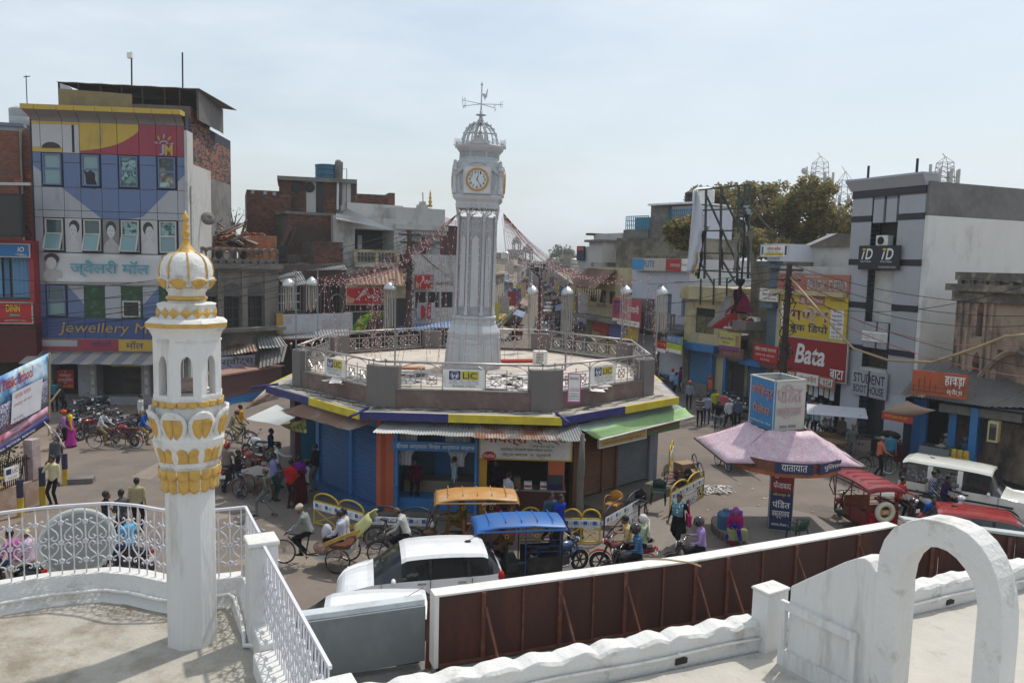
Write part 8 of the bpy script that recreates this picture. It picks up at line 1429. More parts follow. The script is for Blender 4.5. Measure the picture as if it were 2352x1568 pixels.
def car(label,loc,rz,col,prof,wid,L,wr=.3,boxy=False,name='parked_car'):
 """lofted car facing +Y: prof rows (y, z_bottom, z_belt, z_roof, half width at belt, half width at roof, window?)"""
 t=thing(name,label,'car' if not boxy else 'jeep',loc,rz);m=paint(col,rough=.22,coat=.7,dirt=(.3,.28,.25),damt=.12);mg=glass('car_glass',(.015,.018,.02));
 row=lambda y,zb,zt,zr,wb,wt:[(wb*.93,y,zb),(wb,y,zb+.2*(zt-zb)),(wb*1.0,y,zb+.7*(zt-zb)),(wb*.975,y,zt),(wt,y,zr-.1*(zr>zt+.2)),(wt*.9,y,zr-.03),(wt*.5,y,zr+.005),(0,y,zr+.015)]
 src=prof;cr_=lambda p,q,r_,s,f:q+.5*f*(r_-p+f*(2*p-5*q+4*r_-s+f*(3*(q-r_)+s-p)));den=[];seg=[]
 for i in range(len(src)-1):
  a,b,c,d=src[max(i-1,0)],src[i],src[i+1],src[min(i+2,len(src)-1)]
  for f in(0,.33,.67):den.append(tuple(cr_(w,x,y,z,f)for w,x,y,z in zip(a,b,c,d)));seg.append(i)
 R_=[]
 for y,zb,zt,zr,wb,wt in den+[src[-1]]:R_.append(row(y,zb,zt,zr,wb,wt))
 full=[[V((-a[0],a[1],a[2]))for a in r_[:-1]]+[V(a)for a in r_[::-1]]for r_ in R_];n=len(full[0]);bod,sg,ws,rw=MB(),MB(),MB(),MB()
 for i in range(len(full)-1):
  a,b=src[seg[i]],src[seg[i]+1]
  for k in range(n-1):
   q=[full[i][k],full[i][k+1],full[i+1][k+1],full[i+1][k]];hi=a[3]>a[2]+.12 or b[3]>b[2]+.12;side=k in(3,n-5);top=4<=k<=n-6;slope=abs(a[3]-b[3])>.1
   if hi and side and(a[3]>a[2]+.25 or b[3]>b[2]+.25):sg.poly(q)
   elif hi and top and slope:(ws if a[1]>0 or b[1]>.2 else rw).poly(q)
   else:bod.poly(q)
 for r_ in(full[0],full[-1]):bod.poly(r_)
 bod.B('body',m,t,smooth=1);sg.B('side_window',mg,t,smooth=2);ws.B('windscreen',mg,t);rw.B('rear_window',mg,t);W_=wid
 for y in(L*.31,-L*.31):
  for s in(-1,1):w=wheel(t,y,wr,.07,x=s*(W_-.12),spokes=7,alloy=True,mrim=m_chr);MB().tube([(s*(W_-.2),y,wr),(s*(W_+.004),y,wr)],wr+.05,20).B('wheel_arch',m_frk,t)
 for s in(-1,1):
  MB().ell((s*(W_+.09),L*.17,prof[len(prof)//2][2]+.05),(.11,.06,.08),10,6).B('mirror',m,t,smooth=1)
  zl=prof[-1][2]-.1;MB().ell((s*W_*.72,L/2-.16,zl),(.17,.14,.09),10,6).B('headlight',m_lite,t,smooth=1);MB().ell((s*W_*.85,-L/2+.1,prof[1][2]-.02),(.1,.12,.16),8,6).B('tail_light',m_tail,t,smooth=1)
  for y in(L*.24,-L*.05,-L*.3):MB().box(s*W_-.03,y-.006,.35,s*W_+.003,y+.006,prof[4][2]-.02).B('door_seam',m_frk,t)
  for y in(0,-L*.24):MB().box(s*W_*1.0-.015,y-.1,prof[3][2]-.14,s*W_*1.0+.02,y+.1,prof[3][2]-.1).B('handle',m_chr if not boxy else m_frk,t)
  for y in(-L*.05,-L*.28):MB().obox((s*(W_-.07),y,prof[4][2]+(.21 if not boxy else.33)),.05,.07 if not boxy else.16,.42 if not boxy else.66,ry=-s*.34 if not boxy else-s*.17).B('pillar',m_frk if not boxy else m,t)
 MB().box(-.26,L/2-.02,.4,.26,L/2+.012,.52).box(-.26,-L/2-.012,.5,.26,-L/2+.02,.62).B('number_plate',m_white,t);MB().ell((0,-L*.3,max(p[3]for p in prof)+.02),(.04,.09,.03),8,5).tube([(0,-L*.3,max(p[3]for p in prof)+.03),(0,-L*.39,max(p[3]for p in prof)+.22)],.006,4).B('antenna',m_frk,t);return t
HB=[(-2.0,.34,.7,.72,.7,.6),(-1.98,.28,.95,.98,.78,.66),(-1.9,.26,1.02,1.08,.82,.7),(-1.6,.24,1.0,1.46,.85,.7),(-1.2,.24,.99,1.52,.86,.71),(-.5,.22,.97,1.54,.87,.72),(.15,.22,.95,1.51,.87,.71),(.48,.22,.94,1.43,.87,.7),(1.12,.23,.9,.97,.86,.66),(1.5,.24,.82,.88,.84,.62),(1.8,.27,.72,.79,.76,.52),(1.95,.3,.58,.65,.64,.42),(2.0,.36,.5,.54,.5,.34)]
car('white hatchback with dark windows parked beside the grey signboard, nose to the left',V((D(962,1330,18.6).x,18.7,0)),R(101),'#e9e9ea',HB,.87,3.98)
HB2=[(a,b,c,d,e*.96,f*.95)for a,b,c,d,e,f in HB]
o=G(800,1390,1.45);car('second white hatchback mostly hidden behind the grey signboard, only roof showing',V((o.x,o.y,0)),R(100),'#e6e8e8',HB2,.83,3.9)
o=G(2290,1185,1.4);car('red hatchback half hidden behind the round arch and hoarding at the right',V((o.x,o.y,0)),R(-112),'#8e1c1c',HB2,.83,3.7)
SUV=[(-2.1,.5,.85,.85,.8,.7),(-2.08,.42,1.1,1.12,.85,.78),(-2.02,.42,1.14,1.84,.86,.74),(-1.2,.4,1.13,1.9,.87,.76),(0,.4,1.12,1.9,.87,.76),(.62,.4,1.12,1.86,.87,.75),(.72,.4,1.12,1.8,.87,.74),(1.02,.4,1.1,1.16,.86,.76),(1.7,.42,1.04,1.1,.82,.72),(1.95,.45,.98,1.02,.78,.66),(2.0,.48,.7,.7,.7,.6)]
o=G(2235,1115,1.2);sv=car('white boxy jeep with patterned curtains in its side windows, facing right',V((o.x,o.y+.2,0)),R(-128),'#d9d9d0',SUV,.87,4.0,wr=.36,boxy=True,name='jeep')
for s in(-1,1):
 MB().box(s*.875-.012,-1.9,.8,s*.875+.012,1.4,.86).B('side_stripe',m_frk,sv)
 for y0,y1 in((-1.85,-1.15),(-1.0,-.2)):MB().grid([[V((s*(.875-.11*(j/3)),y0+(y1-y0)*i/8,1.2+.5*j/3))for i in range(9)]for j in range(4)]).B('curtain',blotch('curtain_bw',['#1c1c1e','#8a8a8a','#2a2a2c','#5c5c5e'],9),sv)
def erick(label,loc,rz,rc,bc,cab=False):
 t=thing('electric_rickshaw',label,'rickshaw',loc,rz,'electric rickshaws');m=paint(bc,rough=.35);mr=paint(rc,rough=.4,dirt=(.6,.5,.4)if rc=='#b5854a' else(.15,.1,.08),damt=.35)
 wheel(t,1.25,.27,.05,spokes=8);[wheel(t,-.75,.27,.05,x=s*.45,spokes=8)for s in(-1,1)]
 MB().box(-.5,-1.15,.32,.5,.75,.42).B('floor',m_frk,t);rows=[]
 for y,z in((-1.3,1.62),(-1.22,1.74),(-.4,1.8),(.5,1.79),(1.0,1.72),(1.15,1.62)):rows.append([(x*.62,y,z-.1*abs(x)**3)for x in(-1,-.9,-.5,0,.5,.9,1)])
 MB().grid(rows).B('roof',mr,t,smooth=2,solid=.03);MB().tube([(-.62,-1.28,1.6),(-.62,1.1,1.6)],.03,6).tube([(.62,-1.28,1.6),(.62,1.1,1.6)],.03,6).B('roof_rail',mr,t)
 for i in range(5):MB().box(-.45,-.95+i*.42,1.795,.45,-.93+i*.42,1.815).B('roof_rib',mr,t)
 for x in(-.52,.52):
  for y,y2 in((-1.12,-1.12),(-.2,-.2),(.72,.72),(1.3,.95)):MB().tube([(x*(1 if y<1 else.35),y,.4 if y<1 else.75),(x,y2,1.66)],.02,6).B('post',m,t)
  MB().box(x-.02,-1.15,.42,x+.02,-.25,.85).B('side_panel',m if not cab else m_frk,t)
  for z in(1.0,1.15,1.3):MB().tube([(x,-1.12,z),(x,-.2,z)],.012,4).B('side_bar',m,t)
  for y in(-.5,.3):ring(MB(),(x*.9,y,1.42),.05,.009,10,4).B('hand_strap',m_txty,t)
 MB().box(-.5,-1.2,.42,.5,-1.15,.95 if not cab else 1.6).B('rear_panel',m if not cab else m_frk,t);MB().box(-.46,-1.1,.42,.46,-.7,.72).box(-.46,-1.12,.72,.46,-1.04,1.15).B('seat',cloth('#7a4a34')if not cab else m_seat,t,bevel=.03);MB().box(-.46,-.05,.42,.46,.3,.7).box(-.46,.24,.7,.46,.32,1.05).B('seat',cloth('#8a5a3c')if not cab else m_seat,t,bevel=.03)
 for z in(1.1,1.22,1.34,1.46):MB().tube([(-.5,-1.15,z),(.5,-1.15,z)],.012,4).B('rear_bar',m,t)
 MB().tube([(0,1.25,.27),(0,1.05,.95)],.035,6).tube([(-.33,.92,1.0),(0,1.02,.98),(.33,.92,1.0)],.016,6).B('fork',m_eng,t);MB().ell((0,1.2,.78),(.1,.08,.1),10,6).B('headlight',m_lite,t,smooth=1);MB().tube([(-.5,1.0,1.6),(-.42,1.28,1.1),(-.2,1.36,.75),(.2,1.36,.75),(.42,1.28,1.1),(.5,1.0,1.6)],.02,6).B('windscreen_frame',m_eng,t);MB().ell((0,1.24,.55),(.17,.22,.1),10,6).B('front_mudguard',m,t,smooth=1)
 for s in(-1,1):MB().box(s*.4-.06,-1.215,.6,s*.4+.06,-1.2,.75).B('tail_light',m_tail,t)
 return t
e1=erick('e-rickshaw with a scuffed tan roof, standing before the sweet shop',G(1085,1262),R(96),'#b5854a','#6a4a2a');o=G(1180,1335);e2=erick('e-rickshaw with a faded blue roof and black sides behind the white car',o,R(100),'#2f66a8','#1c3f70',True);e3=erick('red e-rickshaw with a cream spare wheel cover on its back',G(1975,1212),R(8),'#8a2430','#7c141c')
w=ring(MB(),(0,-1.26,.95),.26,.09,28,8);w2=MB().tube([(0.26*cos(a),-1.26,.95+.26*sin(a))for a in[2*PI*i/24 for i in range(24)]],.085,8,closed=1).B('spare_wheel',mat('cream_cover',(.6,.57,.42),rough=.4),e3,smooth=1);MB().box(-.2,-1.3,.87,.2,-1.24,1.03).B('cover_badge',mat('badge_tan',(.45,.27,.1)),w2);txt(w2,'JK',V((-.09,-1.305,.9)),(1,0,0),(0,0,1),.18,.1,m_txtw)
MB().box(-.22,-1.35,1.5,.22,-1.33,1.6).B('roof_label',m_white,e3);txt(e2,'SHAKTI CAR',V((-.66,.45,1.52)),(0,-1,0),(0,0,1),.7,.07,m_txtr,depth=.02);txt(e1,'JANNI',V((-.66,-.2,1.55)),(0,-1,0),(0,0,1),.4,.09,m_txtw,depth=.02)
def cycle_rickshaw():
 t=thing('cycle_rickshaw','old cycle rickshaw with a folded yellow hood carrying two men and sacks','cycle rickshaw',G(752,1300),R(84));wheel(t,1.25,.35,.022,spokes=24);[wheel(t,-.45,.36,.024,x=s*.48,spokes=24)for s in(-1,1)];mf=paint('#1d1a17');my=mat('rick_yellow',(.45,.28,.05),dirt=(.2,.05,.03),damt=.7,dscale=6)
 mb=MB()
 for a,b in(((0,1.12,.78),(0,.62,.32)),((0,1.1,.86),(0,.52,.82)),((0,.52,.86),(0,.62,.3)),((0,.62,.3),(-.3,-.45,.4)),((0,.62,.3),(.3,-.45,.4)),((-.5,-.45,.36),(.5,-.45,.36))):mb.tube([a,b],.02,6)
 mb.B('frame',mf,t);MB().tube([(0,1.1,.92),(0,1.14,.7),(0,1.25,.35)],.018,6).tube([(-.26,.9,1.0),(-.24,1.04,1.02),(0,1.1,.95),(.24,1.04,1.02),(.26,.9,1.0)],.014,6).B('fork',m_chr,t);MB().tube([(0,1.25,.42),(-.02,1.7,.66)],.015,5).tube([(.06,1.25,.38),(.02,1.7,.66)],.015,5).B('front_stay',my,t);MB().ell((0,.5,.94),(.1,.15,.04),10,5).B('saddle',m_seat,t,smooth=1)
 MB().prism([(-.42,y,z)for y,z in((.2,.38),(-.1,.36),(-.2,.68),(-.75,.68),(-.75,.52),(-.3,.46))],(.84,0,0)).B('carriage',mat('carriage_grey',(.42,.43,.41),dirt=(.25,.2,.12)),t);MB().box(-.44,-.75,.68,.44,-.2,.78).B('seat',cloth('#5a3a2a'),t,bevel=.03);txt(t,'Po BL',V((-.43,-.32,.5)),(0,-1,0),(0,0,1),.3,.14,m_txtr,depth=.012)
 for s in(-1,1):MB().bar((s*.44,-.05,.78),(s*.44,-.75,1.1),.04,.1).B('arm_board',my,t);MB().bar((s*.44,-.75,1.1),(s*.4,-1.05,1.2),.04,.1).B('arm_board',my,t)
 MB().grid([[V((.44*cos(PI*i/12),-.9-.1*j+.08*sin(i),1.0+.1*j+.28*sin(PI*i/12)+.02*sin(i*2.5)))for i in range(13)]for j in range(5)]).B('folded_hood',mat('hood_olive',(.42,.42,.18),rough=.8,var=.25),t,smooth=1,solid=.03)
 ring(MB(),(.06,.62,.3),.1,.01,14,4).tube([(.06,.62,.3),(.08,.64,.14),(.18,.64,.14)],.012,4).B('pedals',m_eng,t);o=MB().ell((0,0,.18),(.3,.24,.2),12,8).B('sack',blotch('sack_pink',['#6a4a40','#9a7a6c','#7a5a50','#b09488'],14),None,smooth=1);o.location=t.matrix_basis@V((-.05,.08,.38));tag(o,'mottled pinkish sack at the feet of the rickshaw passengers','sack');o2=MB().ell((0,0,.2),(.15,.13,.26),10,7).B('white_bag',cloth('#b9bcc4'),None,smooth=1);o2.location=t.matrix_basis@V((.1,.05,.72));tag(o2,'white plastic bag standing on the mottled sack of the rickshaw','bag');return t
cyr=cycle_rickshaw()
# STREET FURNITURE
def barrier(lab,a,b,m,pan=True,arcs=2,poster=False):
 a,b=V((a[0],a[1],0)),V((b[0],b[1],0));F=Face(a,b);t=thing('street_barrier',lab,'barrier',F.at(F.w/2,0),0,'LIC street barriers',world=1);w=F.w
 for u in(0,w/2,w):MB().bar(F.at(u,.02),F.at(u,.78 if u!=w/2 else.8),.045).B('post',m,t)
 for z in(.06,.78):MB().bar(F.at(0,z),F.at(w,z),.04).B('rail',m,t)
 for i in range(arcs):u0=w*i/arcs;s=w/arcs;MB().tube([F.at(u0+s/2-s/2*cos(q),.8+.28*sin(q))for q in[PI*k/14 for k in range(15)]],.03,6).B('arch_bar',m,t,smooth=1)
 for i in range(2):
  u0,u1=w*i/2+.03,w*(i+1)/2-.03;MB().bar(F.at(u0,.08),F.at(u1,.5),.03).B('brace',m,t);MB().bar(F.at(u0,.5),F.at(u1,.08),.03).B('brace',m,t)
 pn=SL(F,0,.52,w,.77,.03,.04).B('banner_panel',m_white,t);n=5 if w>1.8 else 4
 for i in range(n):u=w*(i+.2)/n;SL(F,u,.6,u+.12,.72,.04,.044).B('emblem_square',m_lic,pn);F.txt(pn,'LIC',u+.14,.61,u+.14+.2,.71,.042,m_lic);F.txt(pn,'जीवन बीमा',u,.55,u+.33,.58,.042,m_lic)
 if poster:q=SL(F,w*.42,.04,w*.78,.5,.03,.045).B('poster',m_white,t);F.txt(q,'जिन्दगी के साथ भी',w*.44,.4,w*.76,.46,.046,m_txtk);F.txt(q,'LIC',w*.56,.1,w*.76,.25,.046,m_lic);SL(F,w*.45,.1,w*.54,.25,.045,.05).B('emblem_square',m_blue,q)
 return t
m_by=mat('barrier_yellow',(.55,.37,.02),rough=.45,dirt=(.25,.15,.05),damt=.4,dscale=4);m_bb=mat('barrier_navy',(.025,.03,.06),rough=.45)
for lab,p,q,m,po in(('yellow LIC barrier left of the blue shutters',G(722,1203),G(836,1236),m_by,False),('navy LIC barrier in front of the open blue shop',G(846,1240),G(992,1246),m_bb,False),('yellow LIC barrier before the sweet counter, behind the blue roofed rickshaw',G(1195,1243),G(1287,1247),m_by,False),('yellow LIC barrier with a brace beside the sack wrapped pole',G(1290,1247),G(1377,1249),m_by,False),('navy LIC barrier with a poster next to the brown shutters',G(1386,1244),G(1480,1187),m_bb,True),('yellow LIC barrier with a poster near the cardboard boxes',G(1538,1184),G(1612,1142),m_by,True),('navy barrier running back behind the cardboard boxes',G(1614,1141),G(1588,1096),m_bb,False),('small yellow barrier by the lavender end wall',G(1536,1088),G(1544,1062),m_by,False)):barrier(lab,p,q,m,poster=po)
def chair(lab,p,rz,col,tip=0):
 t=thing('plastic_chair',lab,'chair',p,rz,'plastic chairs');m=mat('plastic_'+col[1:],col,rough=.35,bump=0,var=.05);MB().box(-.22,-.22,.4,.22,.22,.44).B('seat',m,t,bevel=.02);MB().grid([[V((.24*sin(a),-.2-.06*cos(a)+.04-.06*j,.46+.36*j*(1-.25*abs(a))))for a in(-1.2,-.6,0,.6,1.2)]for j in(0,.5,1)]).B('backrest',m,t,smooth=1,solid=.02)
 for s in(-1,1):MB().tube([(s*.25,.22,0),(s*.24,.2,.62),(s*.25,0,.66),(s*.22,-.24,.62)],.018,6).B('armrest',m,t,smooth=1);MB().tube([(s*.2,-.2,.42),(s*.25,-.27,0)],.02,6).B('leg',m,t);MB().tube([(s*.2,.2,.42),(s*.24,.23,0)],.02,6).B('leg',m,t)
for a in(('tan plastic armchair in front of the brown shutters',G(1408,1185,.3),2.6,'#b07a35'),('black plastic armchair in front of the grey shutter',G(1462,1180,.3),2.4,'#1c2024'),('dark green plastic armchair at the right end of the shutters',G(1512,1155,.3),2.9,'#12332a'),('black plastic chair among the cardboard boxes',G(1568,1125),2.0,'#20242a'),('dark red plastic chair beside the dark green one',G(1540,1125),1.6,'#5a1418'),('green plastic armchair beside the police kiosk pillar',G(1830,1245,.25),.6,'#1b3f33')):chair(*a)
for x,y,s,lab in((1572,1108,.75,'taller cardboard carton behind the yellow barrier'),(1594,1118,.6,'squat cardboard carton right of the taller one')):o=MB().box(-s/2,-s*.35,0,s/2,s*.35,s*1.1).B('carton',mat('cardboard',(.30,.19,.10),var=.2),None);o.location=G(x,y);o.rotation_euler=(0,0,.5);tag(o,lab,'carton','cartons by the barrier')
o=MB().grid([[G(1545,1092,.1).lerp(G(1580,1128,.1),i/6)+V((.25*j,.5*j,.15+.05*sin(i+j)))for i in range(7)]for j in range(4)]).B('green_sheet',cloth('#1f7a2a'),None,smooth=1,solid=.02);tag(o,'bright green and orange plastic sheet dumped by the lavender end wall','sheet')
random.seed(9);mb=MB()
for i in range(420):
 if i<150:p=G(rnd(1612,1676),rnd(1118,1136))
 else:p=G(rnd(500,2100),rnd(950,1330))
 a,s=rnd(0,3),rnd(.03,.09)*(1.6 if i<150 else 1);c,d=cos(a)*s,sin(a)*s;z=.02+rnd(0,.06 if i<150 else.01);mb.poly([(p.x+c,p.y+d,z),(p.x-d*.6,p.y+c*.6,z+.02),(p.x-c,p.y-d,z),(p.x+d*.6,p.y-c*.6,z+.01)])
stuff(mb.B('litter',mat('litter',(.42,.4,.38),island=1.1),None))
def kiosk():
 C=V((8.72,24.45,0));nv=mat('poster_navy',(.022,.026,.085),rough=.5);t=thing('police_kiosk','traffic police kiosk with a pink patterned roof on a postered pillar','kiosk',C,world=1);MB().lathe([(2.1,0),(2.1,.25)],40,C).B('platform',mat('kiosk_base',(.19,.165,.145),bump=.2),t)
 mb=MB();[mb.obox(C+V((2.11*cos(a),2.11*sin(a),.12)),.04,.09,.24,a)for a in[2*PI*i/60 for i in range(60)]];stuff(mb.B('edge_rib',mat('rib_brown',(.13,.1,.085)),t));a0=R(-18);ux,uy=V((cos(a0),sin(a0),0)),V((-sin(a0),cos(a0),0));h=.36
 pc=[C+ux*a*h+uy*b*h for a,b in((-1,-1),(1,-1),(1,1),(-1,1))];MB().prism([p+V((0,0,.25))for p in pc],(0,0,2.2)).B('pillar',m_frw,t)
 for i,lines in((0,(('पुलिस',.78,.9,m_txtw),('फैजाबाद',.62,.74,m_txtw),('सौजन्य से',.5,.56,m_txty),('पंडित',.33,.45,m_txtw),('वस्त्रालय',.16,.28,m_txtw),('बजाजा-फैजाबाद',.05,.1,m_txtw))),(3,(('यातायात नियम',.85,.9,m_txty),('कृपया',.2,.28,m_txtw),('वस्त्रालय',.12,.18,m_txtw)))):
  F=Face(pc[i],pc[(i+1)%4]);SL(F,.02,1.5,F.w-.02,2.4,.0,.01).B('red_poster',mat('poster_red',(.22,.018,.025),rough=.5),t);SL(F,.02,.27,F.w-.02,1.5,.0,.01).B('blue_poster',nv,t)
  for s,z0,z1,m in lines:F.txt(t,s,.1,.3+2.1*z0,F.w-.1,.3+2.1*z1,.015,m,bold=.02)
  if i==3:[SL(F,.1,.9+.11*k,F.w-.12-.1*(k%3),.93+.11*k,.01,.014).B('printed_line',m_txtw,t)for k in range(12)]
 rb=1.62;N=40;pts=[C+V((rb*cos(2*PI*i/N),rb*sin(2*PI*i/N),0))for i in range(N)]
 for j,(z0,z1,m)in enumerate(((2.3,2.42,mat('band_orange',(.38,.11,.04),dirt=(.15,.06,.04))),(2.42,2.75,mat('band_rust',(.16,.055,.035),dirt=(.25,.1,.05))))):MB().grid([[p+V((0,0,z0))for p in pts+pts[:1]],[p+V((0,0,z1))for p in pts+pts[:1]]]).B('ring_band',m,t,solid=.02)
 for s,a,m in(('यातायात',-1.72,m_txtw),('पुलिस',-.95,m_txtw)):c=C+V((1.64*cos(a),1.64*sin(a),2.46));u=V((-sin(a),cos(a),0));F=Face(c-u*.45,c+u*.45);SL(F,-.1,2.42,1.0,2.75,-.02,.01).B('name_plate',nv,t);F.txt(t,s,.08,2.5,.82,2.7,.015,m)
 E_=[V((6.35,26.5,2.62)),V((6.6,23.4,2.55)),V((10.85,23.3,2.55)),V((11.0,26.7,2.6))];T_=[V((7.75,25.3,3.48)),V((7.95,24.05,3.46)),V((9.45,24.1,3.46)),V((9.4,25.5,3.48))];mp=blotch('roof_pink',['#c4b2b6','#c9bcbf','#bf96aa','#c6b4b8','#be9aac'],5,rough=.55,detail=5)
 for i in range(4):a,b,c,d=E_[i],E_[(i+1)%4],T_[(i+1)%4],T_[i];MB().grid([[a.lerp(b,k/10).lerp(d.lerp(c,k/10),j/5)+V((0,0,.02*sin(k*1.7+j)-.1*sin(PI*j/5)*.6))for k in range(11)]for j in range(6)]).B('roof_panel',mp,t,smooth=1,solid=.02);MB().tube([a,b],.03,6).B('eave_pipe',m_rustbar,t);MB().tube([C+(a-C)*.15+V((0,0,2.4)),a],.025,6).B('rafter',m_rustbar,t)
 sg=thing('cube_sign','open topped cube sign with faded pink and blue Hindi faces on the kiosk roof','sign',C+V((0,.3,3.4)),world=1);q=[D(1722,950,25.5),D(1776,972,24.1),D(1843,978,24.6)];q.append(q[0]+q[2]-q[1])
 for p in q:p.z=0
 for i in range(4):
  F=Face(q[i],q[(i+1)%4]);n0=F.n;cen=(q[0]+q[2])/2
  SL(F,.0,3.42,F.w,4.98,-.05,0).B('face',paint('#3b82b5')if i==0 else mat('sign_cream',(.52,.5,.44),dirt=(.4,.35,.3)),sg);SL(F,-.02,4.98,F.w+.02,5.02,-.06,.02).B('edge',m_frw,sg)
 F=Face(q[1],q[2]);mk=mat('letter_fadepink',(.46,.32,.35),bump=0);F.txt(sg,'पंडित',.1,4.3,F.w-.1,4.9,.01,mk,bold=.03);F.txt(sg,'वस्त्रालय',.1,3.78,F.w-.1,4.15,.01,mk,bold=.03);F.txt(sg,'बजाजा - फैजाबाद',.25,3.5,F.w-.3,3.62,.01,m_txtb,bold=.01);F=Face(q[0],q[1]);mo=mat('letter_salmon',(.52,.2,.15),bump=0);F.txt(sg,'कोहिनूर',.06,4.35,F.w-.06,4.8,.01,mo,bold=.03);F.txt(sg,'पैलेस',.2,3.85,F.w-.2,4.2,.01,mo,bold=.03);F.txt(sg,'फतेहगंज रोड',.1,3.55,F.w-.1,3.65,.01,m_txtw)
kiosk()
def leftedge():
 F=FX(-60,21.5,115,24.5,900);t=thing('school_banner','large printed D.R.M Public School banner tied at the left edge','banner',F.at(F.w/2,3),world=1);P=lambda x,y,o=0:F.p(x,y,o);rows=[]
 for j in range(9):
  f=j/8;rows.append([P(-60+175*i/20,(893-84*i/20)*(1-f)+(1086-117*i/20)*f,.05*sin(i*.7+j*.5))for i in range(21)])
 def strip(j0,j1,m,nm):return MB().grid(rows[j0:j1+1]).B(nm,m,t,smooth=1,solid=.01)
 strip(0,3,blotch('ban_sky',['#2a4a9a','#7fb4d8','#c9dce6','#4a7ac0'],1.2),'printed_header');strip(3,6,blotch('ban_crowd',['#2a2f4a','#6a5a6a','#3a4a7a','#8a8a9a','#c0b8b8'],26),'printed_crowd');strip(6,7,blotch('ban_red',['#9a3a5a','#c9a0b0','#b0708a'],1.5),'printed_strip');strip(7,8,m_blue,'printed_footer')
 def st(s,x,y,w,h,m,b=.02):p=P(x,y,.07);u=(P(115,812)-P(0,868)).normalized();txt(t,s,p,u,ZU,w,h,m,depth=.01,bold=b)
 st('D.R.M Public School',-34,920,1.95,.32,m_red,.05);st('Admission Open',45,861,.62,.16,m_txty);st('School No. 70651',90,836,.3,.06,m_txtw);st('Affiliation No. 2132215',-10,888,.62,.07,m_txtr)
 MB().prism([P(25,975,.075),P(93,940,.075),P(98,868,.075),P(28,903,.075)],F.n*.004).B('printed_panel',mat('ban_pale',(.58,.58,.62),bump=0),t)
 st('आपका मतदान',34,918,.68,.13,m_txtr);st('लोकतंत्र की जान',31,938,.76,.13,m_txtr);st('वोट है ताकत',30,968,.42,.09,m_txtk);st('दिनांक 6 मई 2019',6,988,.9,.08,m_txtr);st('Mob.: 9457356386, 9454914742',-2,1040,1.5,.09,m_txtw)
 for a,b in(((114,810),(112,1000)),((139,893),(112,928))):MB().tube([P(*a,.1),P(*b,-.1)],.03,6).B('bamboo_pole',mat('bamboo',None),t)
 tb=thing('torn_poster','torn white poster dangling below the school banner','poster',P(118,985),world=1);MB().grid([[P(100+8*i+7*j,966+7*i+13*j,.1+.06*sin(i*2+j))for i in range(5)]for j in range(4)]).B('paper',blotch('torn_print',['#c9c9cc','#b08a70','#d0d0d2','#6a4a48'],4),tb,smooth=1,solid=.01)
 a,b=G(-40,1205),G(96,1152);w=Face(a,b);wl=thing('garden_wall','peeling pinkish garden wall topped by a dark fence at the left edge','wall',w.at(w.w/2,0),world=1);SL(w,0,0,w.w,.85,-.3,0).B('wall_base',mat('peeling_pink',(.36,.24,.18),var=.25,dirt=(.45,.4,.33),damt=.8,dscale=2),wl);SL(w,w.w-.35,.85,w.w,2.2,-.32,.02).B('gate_pier',mat('pier_pink',(.38,.27,.27),dirt=(.5,.5,.5),damt=.6,dscale=3),wl)
 for i in range(24):u=.05+i*(w.w-.45)/24;MB().bar(w.at(u,.85,-.1),w.at(u,1.75,-.1),.022).B('fence_bar',m_black,wl)
 MB().bar(w.at(0,1.6,-.1),w.at(w.w-.35,1.6,-.1),.03).B('fence_rail',m_black,wl);MB().bar(w.at(0,1.25,.03),w.at(w.w*.33,1.3,.03),.05).bar(w.at(0,.95,.03),w.at(w.w*.33,1.0,.03),.05).B('yellow_rail',m_by,wl)
 lb=thing('insurance_board','tilted white LIC board hung on the dark garden fence','sign',w.at(w.w*.5,1.3,.1),world=1);u0,z0,u1,z1=w.rect(12,1106,43,1066,.08);SL(w,u0,z0,u1,z1,.05,.08).B('board',m_white,lb);SL(w,u0+.05,(z0+z1)/2-.02,u0+.25,z1-.06,.08,.084).B('emblem_square',m_blue,lb);w.txt(lb,'LIC',u0+.28,(z0+z1)/2,u1-.06,z1-.08,.082,m_txtb);w.txt(lb,'फैजाबाद मणडल',u0+.1,z0+.05,u1-.1,z0+.12,.082,m_txtk)
 random.seed(13);ml=leafm('leaf_shrub',[(.02,.045,.01),(.05,.095,.02),(.09,.13,.03),(.03,.06,.015),(.3,.13,.13)]);t=thing('flowering_shrub','leafy green shrub with pale pink flowers behind the garden fence','shrub',w.at(w.w*.4,0,-1),world=1);mb=MB()
 for i in range(6000):p=w.at(rnd(-2,w.w-.1),.9+1.9*rnd(0,1)**.8,-.4-2.2*rnd(0,1));k=rnd(.04,.09);a=V((rnd(-1,1),rnd(-1,1),rnd(-.5,.5))).normalized();b=a.cross(V((rnd(-1,1),rnd(-1,1),rnd(-1,1)))).normalized();mb.poly([p-a*k,p+b*k*.5,p+a*k,p-b*k*.5])
 stuff(mb.B('foliage',ml,t));[MB().tube([w.at(i*.7,.3,-1.2),w.at(i*.7+.2,2,-1.0)],.03,5).B('stem',mat('bark',None),t)for i in range(5)]
 for x,y,h,lab in((150,1113,1.15,'black and yellow bollard standing alone beside the broken kerb'),(99,1160,1.3,'black and yellow bollard beside the man in the cream shirt'),(48,1185,1.2,'black and yellow bollard in front of the peeling garden wall')):
  t=thing('bollard',lab,'bollard',G(x,y),group='black and yellow bollards');MB().lathe([(.1,0),(.1,h*.52)],14).B('yellow_half',m_by,t,smooth=2);MB().lathe([(.1,h*.52),(.1,h),(.02,h+.01)],14).B('black_half',m_bb,t,smooth=2)
